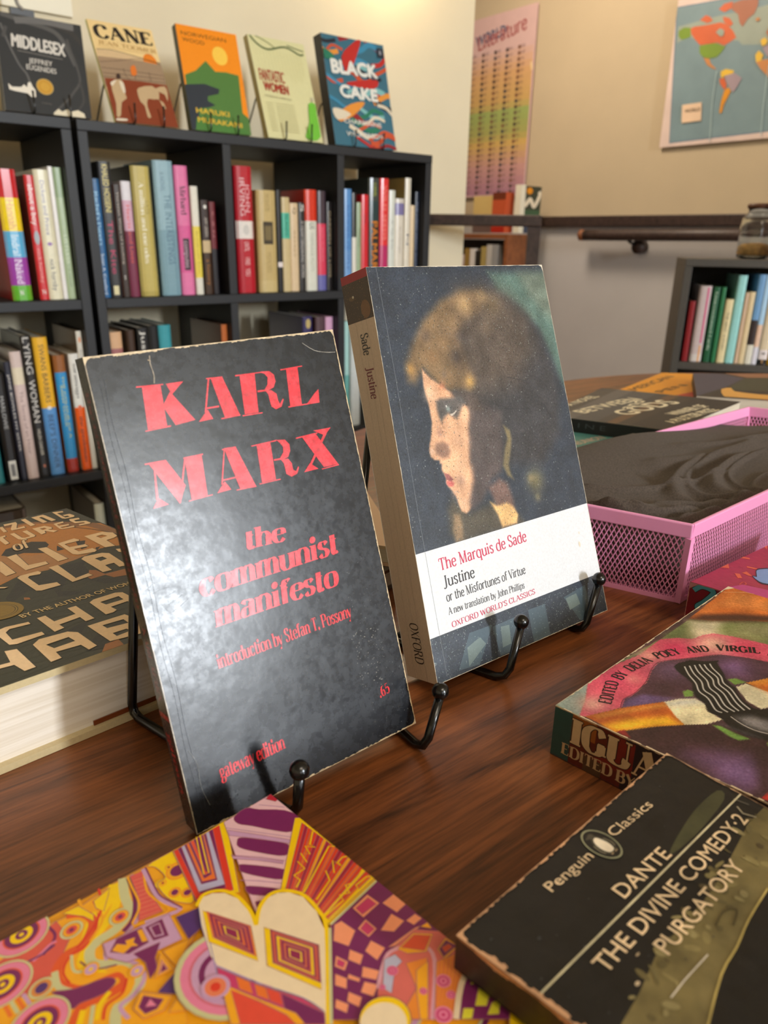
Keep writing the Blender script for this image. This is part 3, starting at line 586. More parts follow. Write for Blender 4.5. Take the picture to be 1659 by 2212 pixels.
book(U[0], Z2, 'peach-topped spine showing just over the black cover', g, (222, 178, 138), [(.12, (170, 110, 110))])
book(U[1], Z2, 'dark brown book top right of the peach one', g, (64, 44, 32))
book(U[2], Z2, 'black spine with white script showing over the black cover', g, (40, 40, 42), [], [('Just', .02, .2, WH, .7)])
book(U[3], Z2, 'black book top before the teal one', g, (22, 24, 26))
book(U[4], Z2, 'teal book top right of the black one', g, (62, 156, 168))
book(U[5], Z2, 'copper brown book end against the divider', g, (190, 104, 52), side=(96, 50, 26))
book(U[6], Z2, 'indigo book with a gold mark in the middle bay', g, (52, 46, 96), marks=[('e', .5, .06, .4, .04, (190, 170, 110))])
book(U[7], Z2, 'dark mauve book beside the pink-lilac one', g, (84, 60, 68))
book(U[8], Z2, 'pink-lilac spine between the two standing covers', g, (214, 166, 200), [(.3, (214, 160, 196)), (.8, (206, 130, 176))], [('LILAC AND SALT', .2, .8, (170, 140, 200), .4)])
book(U[9], Z2, 'mint spine half hidden by the standing portrait cover', g, (170, 214, 210), [(.5, (110, 180, 176))])
book(U[10], Z2, 'grey-white spine hidden beyond the mint one', g, (200, 206, 206))
g = 'books lying or standing on the lowest visible shelf'
# low shelf: two books pulled forward
b3 = book((.418, .020, .245, 0), Z3, 'white-spined hardcover on the low shelf beyond the large flat book', g, (216, 222, 210), side=(72, 54, 42), yf=1.50)
b3 = book((.205, .085, .262, 0), Z3, 'dark hardcover on the low shelf at the left edge', g, (70, 60, 52), side=(96, 76, 58), yf=1.50)
b3 = book((.82, .03, .24, 0), Z3, 'pale blue spine low between the two standing covers', g, (150, 176, 200), yf=1.5)
b3 = book((.86, .03, .22, 0), Z3, 'cream spine low between the two standing covers', g, (214, 206, 190), yf=1.5)
# white card left lying behind, on the wall of the end bay
c_ = boxm('note_card', (1.085, 1.795, .26), (1.125, 1.7995, .36), mat('white_card', .6, (236, 236, 232))); tag(c_, 'small white card on the wall inside the end bay', 'card')
# ------------------------------------------------------------------ wire easels
def easel(name, label, prongs, ball_z, zf, ybk, feet, tops, r=.0021, rb=.0038, group=None, z0=0, y0=None):
    """two ball-tipped prongs in front, runners on the table, two legs leaning up to a joined top"""
    t = thing(name, label, 'easel', group=group); z = z0 + zf
    for (bx, by, bz), (px, py), (fx, fy), (tx, ty, tz) in zip(prongs, ybk, feet, tops):
        path = [(bx, by, bz)]
        a = Vector((bx, by, bz)); b = Vector((px, py, z)); c = Vector((fx, fy, z)); d = Vector((tx, ty, tz)); k = min(.006, (c - b).length * .2)
        path += [tuple(b + (a - b).normalized() * k), tuple(b + (a - b).normalized() * k * .3 + (c - b).normalized() * k * .3), tuple(b + (c - b).normalized() * k)]
        path += [tuple(c + (b - c).normalized() * k), tuple(c + (b - c).normalized() * k * .3 + (d - c).normalized() * k * .3), tuple(c + (d - c).normalized() * k), tuple(d)]
        V, F = tube(path, r, 10); sw = obj('side_wire', V, F, BLACKWIRE, t)
        V, F = ball((bx, by, bz + rb * .5), rb); obj('ball_tip', V, F, BLACKWIRE, sw)
    d0, d1 = Vector(tops[0]), Vector(tops[1]); mid = (d0 + d1) / 2 + Vector((0, 0, (d1 - d0).length * .35))
    arc = [d0 + (mid - d0) * 0] + [d0 * (1 - s) ** 2 + (mid * 2 - (d0 + d1) / 2) * 2 * s * (1 - s) + d1 * s * s for s in (.15, .3, .45, .6, .75, .9)] + [d1]
    V, F = tube(arc, r, 10); obj('top_bow', V, F, BLACKWIRE, t)
    c0, c1 = Vector((*ybk[0], z)), Vector((*ybk[1], z)); f0, f1 = Vector((*feet[0], z)), Vector((*feet[1], z))
    V, F = tube([c0 * .3 + f0 * .7, c1 * .3 + f1 * .7], r * .9, 8); obj('cross_wire', V, F, BLACKWIRE, t)
    reloc(t); return t
easel('book_easel', 'black wire easel under the dark cover with red lettering', [(.1120, .1890, .0245), (.1862, .1955, .0245)], 0, .0023, [(.1124, .1925), (.1755, .1923)], [(.0861, .292), (.182, .292)], [(.094, .2775, .115), (.170, .2775, .115)])
easel('book_easel', 'black wire easel under the portrait cover', [(.2535, .2112, .0290), (.3255, .2188, .0290)], 0, .0023, [(.2440, .2090), (.3130, .2160)], [(.214, .3011), (.325, .330)], [(.2235, .2965, .115), (.31, .3205, .13)])
# ------------------------------------------------------------------ the two standing paperbacks
RED = (222, 50, 62); RED2 = (214, 44, 52)
def marx_art(S):
    W, H = S.W, S.H; S.lay = .000002
    S.flecks(200, .25, (50, 54, 60), 3); S.flecks(120, .3, (96, 98, 98), 4, (W * .8, H * .55, W, H)); S.flecks(90, .42, (120, 118, 112), 5, (W * .78, H * .72, W * .92, H * .86))
    for k in (((17.8,12.4),(24.6,12.6),(23.6,27.7),(16.4,27.9)),((15.7,12.2),(25.6,12.6),(25.7,13),(15.7,12.7)),((15.3,28.1),(25,27.7),(25,28.2),(15.4,28.5)),((26.6,12.7),(33.3,12.7),(28,16.8)),((27.9,16.4),(34.6,27.3),(26.8,28),(23.7,20.7)),((27.4,15.8),(28.1,16.4),(24,21.1),(23.6,20.5)),((44.1,12.9),(48.9,13.1),(52.7,28.2),(46.4,28.5)),((42.3,12.7),(49,12.9),(48.9,13.3),(42.3,13.1)),((35.7,28.3),(41.6,28.1),(40.2,24.3)),((42.9,13.1),(43.6,13.2),(39.4,25.5),(38.8,25.2)),((39.9,23.5),(45,23.5),(45,24.1),(39.7,24.1)),((44.7,28.3),(52.8,28.1),(52.8,28.6),(44.8,28.8)),((56.1,13.1),(62.6,13.4),(60.6,28.6),(54.7,28.4)),((54.2,13.1),(65.6,13.2),(65.6,13.6),(54.2,13.6)),((53.6,28.6),(62.3,28.8),(62.3,29.2),(53.7,29.1)),((65.4,13.1),(69.1,13.4),(70.8,15),(70.9,17.7),(69.5,19.9),(66.2,21),(65.1,20.5),(67.1,18.4),(67.8,15.7),(66.7,14.1),(65.3,13.6)),((62.1,20.2),(66.3,20.3),(66.3,21),(62.1,20.9)),((65.5,20.7),(68.2,20.9),(70.1,22.6),(70.2,25.3),(70.6,26.8),(72.4,24.8),(72.8,25.2),(71.1,27.9),(68.4,28.6),(66.7,27.2),(66.5,24.4),(66.5,22.3)),((76.7,13.3),(82.1,13.3),(80.4,28.5),(75,28.5)),((74.1,13.3),(84.3,13),(84.3,13.4),(74.1,13.8)),((74,28.3),(88.8,28.5),(88.8,28.9),(74.1,28.8)),((82.9,28.5),(88.8,28.6),(89.6,23.4),(87.3,24.9)),((13.6,39.5),(20.2,39.6),(25.3,50.1),(21.7,56.2)),((12.3,39.5),(17.5,39.6),(17.6,40.1),(12.4,40)),((15,42.7),(15.6,42.7),(14.4,53),(13.5,53)),((11.7,55.7),(17.6,55.5),(14.4,52.4)),((27.2,40),(33.9,40.2),(32.7,55.7),(26.3,55.7)),((26.7,40.1),(34.5,40),(34.4,40.5),(26.7,40.5)),((25.1,55.8),(34.7,55.5),(34.7,55.9),(25.1,56.2)),((21.4,56),(27.1,40.1),(27.7,40.3),(22.1,55.9)),((43.1,39.6),(47.9,39.8),(52.7,56.2),(46,56.1)),((42.3,39.8),(48,39.8),(47.9,40.3),(42.3,40.3)),((36.5,55.6),(42.4,55.4),(40.5,51.8)),((42.8,40.2),(43.4,40.2),(39.5,52.8),(38.8,52.9)),((40,51),(46.5,51),(46.5,51.6),(39.7,51.6)),((44.4,55.9),(52.8,56.1),(52.8,56.6),(44.4,56.3)),((56.7,40.7),(62.8,40.6),(61.7,55.6),(55.5,55.5)),((54.4,40.7),(65.4,40.4),(65.4,40.9),(54.4,41.1)),((54.2,55.6),(63.7,55.7),(63.7,56.1),(54.3,56.1)),((65.3,40.4),(69.3,41),(70.9,43.2),(70.6,45.8),(69.2,47.9),(66.4,48.7),(65.3,47.9),(67.4,45.8),(67.8,43.5),(66.6,41.6)),((62.6,47.7),(66.6,47.8),(66.5,48.5),(62.6,48.3)),((65.7,48.5),(68.9,48.6),(70.1,50.7),(70.1,53.4),(71.2,54.2),(72.7,52.4),(72.9,53),(71.5,55.3),(68.7,56),(66.7,54.4),(66.7,52.3),(66.6,50)),((77.1,41.2),(83.7,41),(91.4,55.2),(84.3,55.2)),((74.3,41.1),(84.6,40.7),(84.6,41.3),(74.3,41.6)),((83,39.7),(91.5,39.8),(87.9,42.6)),((74.7,55.4),(81.6,55.3),(78.3,52.3)),((87.7,41.6),(88.9,42),(78.3,53.9),(77.3,53.6)),((83.1,55.6),(91.6,55.3),(91.6,55.8),(83.2,56))): S.poly(k, RED)
    S.lay = .000003
    fat = dict(thick=2.7, thin=.4, ser=.5)
    S.text('the', (43.1,79.1), (60.5,79.9), 8.83 * .86, RED, font=serif, shear=.12, **fat)
    S.text('communist', (21,91.4), (82.5,90.8), 11.8 * .76, RED, font=serif, shear=.12, **fat)
    S.text('manifesto', (24.1,103.8), (79.7,103.8), 11.8 * .76, RED, font=serif, shear=.12, **fat)
    f2 = dict(thick=2.4, thin=.5, ser=.6)
    S.text('introduction by Stefan T. Possony', (21.7,118.9), (82.3,118.2), 5.21, RED2, font=serif, **f2)
    S.text('gateway edition', (13.1,158.3), (40.7,157.9), 5.5, RED2, font=serif, **f2)
    S.text('.65', (87.4,155.7), (93,155.2), 4.4, RED2, font=serif, **f2)
    # worn rims and creases
    c = (206, 186, 152)
    S.wear((0, 0), (W, 0), .9, c, 90, (0, 1), 2); S.wear((W, 0), (W, H), .55, c, 150, (-1, 0), 3); S.wear((0, H), (W, H), .7, c, 90, (0, -1), 4, .2); S.wear((0, 0), (0, H), .5, (150, 138, 118), 160, (1, 0), 5)
    S.poly([(W, 0), (W - 3.2, 0), (W - 1.2, .8), (W, 3.4)], c); S.poly([(0, 0), (3.4, 0), (1.3, 1.2), (0, 3)], c); S.poly([(W, H), (W - 3, H), (W - 1, H - 1), (W, H - 3)], c)
    S.stroke([(W - 16, 4), (W - 11, 7.6), (W - 5.5, 9), (W - 1, 9.4)], .25, (150, 146, 138), 3)
    for k, x in enumerate((3.4, 5.2)): S.stroke([(x + math.sin(i * 1.3 + k) * .35, H * i / 22) for i in range(1, 22)], .13 + .1 * k, (44, 48, 56), 2)
    S.stroke([(x, 3 + (x % 3) * .5) for x in (22, 22.5, 22.2, 23)], .3, c); S.stroke([(23, 2), (22.6, 5), (23, 9), (22.4, 12)], .45, (138, 128, 112), 3)
    for q in range(5): S.stroke([(3 + q * 1.2, H * .48 + q * 2), (6 + q, H * .47 + q * 3), (9 + q * 2, H * .475 + q * 2)], .12, (60, 62, 64), 2)
    S.stroke([(4, H - 30), (6, H - 24), (5.4, H - 16), (7, H - 8)], .18, (96, 96, 92), 3)
def marx_spine(S):
    W, H = S.W, S.H
    S.text('the communist manifesto', (W * .3, H * .07), (W * .3, H * .52), W * .42, (110, 22, 34), font=serif, thick=2.6, thin=.5, ser=.5)
    S.text('KARL MARX', (W * .3, H * .56), (W * .3, H * .72), W * .42, (120, 24, 36), font=serif, thick=2.6, thin=.5, ser=.5)
    S.rect(0, H * .745, W, H * .757, (150, 24, 34)); S.text('gateway', (W * .3, H * .79), (W * .3, H * .93), W * .45, (150, 26, 36), font=serif, thick=2.6, thin=.5, ser=.5)
MARXM = mat('scuffed_black_gloss_cover', .275, mottle=.05, noise=.3, nscale=420, bump=.22, bscale=40, coat=.0, spec=.48)
paperback('paperback_book', 'worn black paperback with big red lettering and a glossy sheen, standing on an easel', ((0.07597,0.2642,0.16714),(0.17841,0.26342,0.17056),(0.18027,0.20391,0.00785),(0.07783,0.20468,0.00443)), (0, .0092, -.002), (15, 18, 25), spine=(20, 18, 20), art=marx_art, sart=marx_spine, m=MARXM, pages=PAGES_Y, edge=(190, 172, 140))
# --- portrait cover: a printed picture, colour by colour on a fine grid
PORTRAIT = (('p',((82.8,3.5),(157,4.6),(137.9,91),(130.5,77.6),(125.7,68.4),(122,55.6),(115.3,37.7),(101.7,23.5),(88,15.1)),4,(100,132,118),0.75),('p',((106.8,3.9),(157,4.6),(144.8,47.2),(122.1,28.7),(112,17.1)),5,(132,134,118),0.5),('p',((57.3,12.4),(74.5,11.1),(91,16.4),(104.8,27.9),(116.7,42.2),(122.3,61.2),(122.5,79.8),(116.8,100.6),(98.6,115.7),(59.7,109.3),(53,74.7),(48.1,51.8)),5,(60,59,62),0.85),('p',((44.1,18.8),(59.9,14.2),(75.5,13.8),(79.1,18.4),(71.8,25.8),(60,29.8),(52,38.5),(54.5,50.1),(58.9,63),(53.8,68.6),(44.5,67.1),(40,67.7),(30.8,61.8),(24.9,54.1),(17.9,61),(13.9,59.5),(14.7,50),(20.4,40.8),(29.7,29.3)),3.5,(140,112,78),0.9),('p',((57.3,12.4),(76.3,10.6),(94.9,17.1),(108.3,31.1),(107.4,50.7),(90.3,67.3),(69.3,70.9),(53.7,72),(46.8,57.3),(42,34.5)),11,(104,88,74),0.62),('b',((81.4,22),),11,(132,112,84),0.6),('b',((74.9,35.3),),9,(112,96,80),0.5),('b',((61.3,21.2),),9,(176,146,104),0.85),('b',((47.3,30.3),),8,(150,122,88),0.7),('b',((40.9,42.3),),8,(150,120,86),0.7),('b',((16.6,53.4),),4.5,(196,150,86),0.9),('b',((54.9,63.7),),5.5,(196,156,92),0.9),('b',((32.4,48.2),),6,(160,124,86),0.7),('b',((74.5,17.6),),6,(140,118,86),0.6),('b',((48.6,49.6),),7,(70,62,60),0.85),('b',((30.1,37.1),),6,(84,72,66),0.6),('b',((55.6,38.8),),7,(74,66,64),0.6),('b',((38,58.1),),3.4,(104,90,80),0.6),('p',((29,121.8),(38,131.5),(53.5,129.6),(66.6,129.7),(76.3,144.4),(67.3,144.4),(26.8,144.7),(23.5,138.6),(24.6,126.9)),3,(84,76,62),0.85),('p',((23.9,54),(28,58.8),(35.1,64.4),(41.3,68.4),(44,72.6),(51.7,77.4),(50.4,85.6),(45.9,101.5),(44,106.4),(24.8,103.2),(25.2,101.4),(21.7,100.6),(19.8,96.9),(20.3,93.2),(22,89.2),(24.3,82.1),(24.2,72.4),(22.9,63.1)),0.9,(222,172,136),1),('p',((20.9,92.1),(19.6,95.5),(19.7,99.1),(21.8,100.8),(26,101.6),(25.9,103.8),(25.2,106.5),(26.3,108.7),(27.1,111.2),(26.7,113.7),(27.6,115.6),(30,118.5),(31.5,121.2),(32.2,124.9),(33.6,129.5),(36.4,131.1),(38.9,130.3),(42.2,127.4),(48.3,116.2),(49.4,97.6),(48.4,88.1),(39.5,83.7)),0.9,(222,172,136),1),('p',((51.6,76.5),(65.8,87.2),(69.5,100.7),(66.1,114.3),(58.3,117.4),(53.6,122.2),(49.1,126.9),(40.1,131),(39.7,125.7),(45.1,115.6),(46,103.4),(48,91.2)),2.6,(86,76,76),0.97),('p',((51.8,76.8),(60.4,75.6),(74.1,83),(67.3,110.2),(45.4,106.6),(47.7,90.8)),3,(84,76,76),0.9),('p',((39.9,68.2),(48.7,68.1),(58.1,72.5),(60.8,80.2),(51.9,79.6),(46,73.4),(40.8,70.5)),2,(90,78,72),0.8),('p',((29.3,71.4),(32.3,70.4),(37.9,70.8),(46.6,70.6),(48.8,73.7),(43.5,80.8),(41,82.1),(36.1,78.8),(32.8,80.5),(30.6,82.4),(29.5,79),(29.1,75.2)),1.5,(88,86,86),0.95),('b',((47,81.3),),6,(236,186,150),0.8),('b',((41.3,93.1),),9,(234,184,148),0.8),('b',((26,67.8),),6,(240,200,168),0.7),('b',((28.3,88),),3.6,(176,134,116),0.7),('b',((35.1,64.4),),4,(206,132,96),0.7),('b',((36.6,76.5),),2.4,(150,164,160),0.95),('b',((38.5,76),),1.2,(60,66,70),0.9),('b',((35.7,74.9),),0.8,(245,245,240),1),('p',((37.3,79.4),(39.6,78.9),(41.8,77.7),(41.9,78.3),(39.7,79.9),(37.5,80.2)),0.3,(226,214,200),0.9),('p',((25,92.9),(29.3,92.7),(32.4,94.5),(32.9,98.4),(31.2,101.1),(26.8,100.9),(23.6,98),(23.3,95.3)),1.8,(112,86,76),0.8),('b',((21.2,96.6),),2.2,(244,206,180),0.8),('p',((26.5,108.5),(29.1,109.4),(31.8,112.5),(30.2,113.7),(27.3,111.9)),0.6,(140,74,80),0.85),('p',((27,112.6),(30.3,113.2),(32.1,114.4),(30.9,116.2),(28.1,115.7),(26.9,114.2)),0.6,(206,108,104),0.95),('b',((31.2,119.2),),3.5,(190,150,126),0.6),('b',((39.1,106),),6,(224,180,146),0.6),('b',((36.4,114.1),),5,(170,136,120),0.7),('b',((36,126.2),),4,(226,186,154),0.7),('p',((73.5,90.2),(77.5,93.3),(77.8,98),(76.1,103),(72.3,111.5),(72.6,116.7),(74,120.1),(69.8,117.2),(67.9,111.4),(71.6,102.3),(74.8,97.6)),1.3,(136,122,88),0.9),('p',((54.7,121.1),(63.4,117.6),(68.8,121.1),(70.9,130.5),(70.3,143.2),(59.7,143.1),(58.1,131.8)),2.2,(140,104,92),0.75),('p',((53.8,128.5),(58.2,131.5),(66.2,131.2),(69.9,134.1),(72.3,139.1),(70.3,143.2),(59.4,143.2),(57.9,136.2)),1.1,(230,186,124),0.95),('p',((28.2,130.1),(31.7,130.8),(32.4,136.3),(31.7,143.4),(26.6,143.9),(25.7,137.3)),1.8,(156,128,96),0.8),('b',((90.2,123.7),),10,(120,112,82),0.9),('b',((87,121.8),),4,(158,142,100),0.6),('b',((89.7,132.8),),4,(146,132,96),0.6))
def picture(S, x0, y0, x1, y1, nx, ny, base, jit=7, shapes=None, specks=.02):
    xs = np.linspace(x0, x1, nx); ys = np.linspace(y0, y1, ny); X, Y = np.meshgrid(xs, ys); P = np.stack([X.ravel(), Y.ravel()], 1)
    Cc = np.tile(np.array(base, float), (len(P), 1))
    rng = np.random.RandomState(3)
    for k, pts, bl, col, al in shapes or PORTRAIT:
        q = np.array(pts, float)
        if k == 'b':
            a = np.exp(-((P - q[0]) ** 2).sum(1) / (bl * .62) ** 2) * al
        else:
            A = q; B = np.roll(q, -1, 0); dm = np.full(len(P), 1e9); inside = np.zeros(len(P), bool)
            for p, r in zip(A, B):
                e = r - p; w_ = P - p; t = np.clip((w_ @ e) / (e @ e + 1e-9), 0, 1); dm = np.minimum(dm, ((w_ - t[:, None] * e) ** 2).sum(1))
                cnd = ((p[1] > P[:, 1]) != (r[1] > P[:, 1])) & (P[:, 0] < (r[0] - p[0]) * (P[:, 1] - p[1]) / ((r[1] - p[1]) or 1e-9) + p[0]); inside ^= cnd
            d = np.sqrt(dm) * np.where(inside, 1, -1); a = np.clip(d / bl * .5 + .5, 0, 1); a = a * a * (3 - 2 * a) * al
        Cc = Cc * (1 - a[:, None]) + np.array(col) * a[:, None]
    lo = rng.rand(36, 26); gy = np.clip((P[:, 1] - y0) / (y1 - y0) * 34.9, 0, 34.9); gx = np.clip((P[:, 0] - x0) / (x1 - x0) * 24.9, 0, 24.9); iy, ix = gy.astype(int), gx.astype(int); fy, fx = gy - iy, gx - ix
    nz = lo[iy, ix] * (1 - fy) * (1 - fx) + lo[iy + 1, ix] * fy * (1 - fx) + lo[iy, ix + 1] * (1 - fy) * fx + lo[iy + 1, ix + 1] * fy * fx; Cc = Cc * (.86 + .28 * nz[:, None])
    lum = Cc.mean(1, keepdims=True); Cc = Cc + rng.normal(0, 1, (len(P), 1)) * (jit * .7 + lum * .018)
    sp = rng.rand(len(P)) < specks; Cc[sp] = Cc[sp] * .4 + np.array((170, 180, 176)) * .6 * rng.rand(sp.sum(), 1) + 40 * 0
    Cc = (np.clip(Cc, 8, 250) / 3).astype(int) * 3
    i0 = len(S.pm.v); l = S.l; S.pm.v += [tuple(S.pt(x, y, l)) for y in ys for x in xs]
    for j in range(ny - 1):
        for i in range(nx - 1):
            a = i0 + j * nx + i; S.pm.f.append((a, a + nx, a + nx + 1, a + 1)); S.pm.c.append(tuple(int(v) for v in Cc[j * nx + i]))
    S.up()
def just_art(S):
    W, H = S.W, S.H; S.lay = .000002
    picture(S, .1, .1, W - .1, H - .1, 240, 350, (48, 57, 70))
    bx = ((1.8,144.2),(127.7,142.9),(125.8,185),(2.5,189.2))
    S.rect(bx[0][0] - 3, bx[0][1], W, bx[2][1], (222, 225, 230))
    # folds of the dress below the label
    for q in (((14.3,204.4),(24.9,189.2),(40.8,189.6),(28,205.8)),((40.5,190.6),(62.1,190.3),(55,205.7),(42.6,206.1)),((67.1,189.4),(80.2,189.7),(80.3,207.8),(67.3,207.2)),((95.4,190.3),(113.9,188.2),(117.7,207),(105.2,205.8))): S.poly(q, (74, 92, 104))
    for q in (((21.9,195.6),(31.1,193.1),(34.4,197.3),(21.2,204.6)),((46.1,192.2),(52.1,192.9),(51.2,202.3),(45,202.6)),((96.9,191.3),(105.9,190.8),(107.7,197.2),(98.5,198.1))): S.poly(q, (112, 130, 130))
    S.flecks(420, .4, (130, 150, 152), 9, (0, bx[2][1] + 1, W, H))
    rd = (196, 52, 88); bk = (52, 50, 56); kw = dict(font=serif, thick=1.5, thin=.75, ser=.35)
    for t_, a, b_, cp, col in (('The Marquis de Sade',(13.4,155.3),(75.6,154.4),5.8,1),('Justine',(13.9,163.6),(35,163.8),5.51,0),('or the Misfortunes of Virtue',(14.2,170.8),(70.4,170.7),4.4,0),('A new translation by John Phillips',(14.1,177.1),(67.7,177.9),3.4,0),("OXFORD WORLD'S CLASSICS",(14.8,183.6),(74.6,182.7),2.7,1)):
        S.text(t_, a, b_, cp, rd if col else bk, **kw)
    c = (226, 216, 196); S.wear((0, 0), (W, 0), .35, c, 80, (0, 1), 12); S.wear((W, 0), (W, H), .3, c, 100, (-1, 0), 13); S.wear((0, 0), (0, H), .35, (214, 204, 184), 100, (1, 0), 14); S.wear((0, H), (W, H), .3, c, 80, (0, -1), 15)
    S.poly([(W, 0), (W - 3.4, 0), (W - .9, 1.2), (W, 5)], c)
    S.stroke([(6.2, 0), (6.6, H * .3), (6.1, H * .6), (6.5, H * .99)], .15, (132, 140, 148), 3)
    for q in (((73.9,80.8),(82.4,82.2),(91.2,83.3),(98.6,83.8)),((108.3,83.1),(110.6,87.6),(112.9,91.8)),((77.1,71.2),(82.3,70),(86.3,66.9)),((82.1,64.1),(94.6,67.1),(98.5,68.1))): S.stroke(q, .18, (34, 38, 46), 3)
    for x, y, r in ((W * .9, H * .80, 1.6), (W * .91, H * .77, .8)): S.ell(x, y, r * .5, r, (222, 210, 190))
def just_spine(S):
    W, H = S.W, S.H
    S.rect(0, 0, W, 4.4, (150, 14, 30)); y1 = 25.3; y0 = 4.4
    S.rect(0, y0, W, y1, (58, 40, 28)); S.ell(W * .3, y0 + (y1 - y0) * .4, 2.4, 1.2, (96, 72, 48)); S.ell(W * .36, y0 + (y1 - y0) * .37, .8, .7, (200, 190, 170)); S.ell(W * .75, y0 + (y1 - y0) * .75, 4, 4.6, (110, 74, 40)); S.flecks(160, .4, (130, 92, 52), 5, (0, y0, W, y1))
    kw = dict(font=serif, thick=1.7, thin=.6, ser=.4); xb = W * .40; cp = W * .27
    ys = ((32,43.2),(49.3,65.8),(178.7,198.6))
    S.text('Sade', (xb, ys[0][0]), (xb, ys[0][1]), cp, (34, 28, 26), **kw); S.text('Justine', (xb, ys[1][0]), (xb, ys[1][1]), cp, (110, 22, 40), **kw)
    S.text('OXFORD', (xb, ys[2][0]), (xb, ys[2][1]), cp, (34, 28, 26), font=serif, thick=1.2, thin=.5, ser=.4)
    for x in (.3, .52, .7): S.stroke([(W * x + math.sin(i) * .12, y1 + (H - y1) * i / 12) for i in range(13)], .1, (148, 134, 116), 2)
JM = mat('satin_picture_cover', .40, noise=.06, nscale=900, bump=.1, bscale=60, spec=.6, mottle=.05)
paperback('paperback_book', 'paperback with a painted profile portrait, standing on an easel', ((0.22971,0.30934,0.19326),(0.3587,0.30774,0.19338),(0.33569,0.21765,0.0088),(0.2067,0.21925,0.00868)), (.0003, .0225, -.0065), (48, 57, 70), spine=(194, 172, 152), art=just_art, sart=just_spine, m=JM, pages=PAGES_W, back=(220, 220, 220))
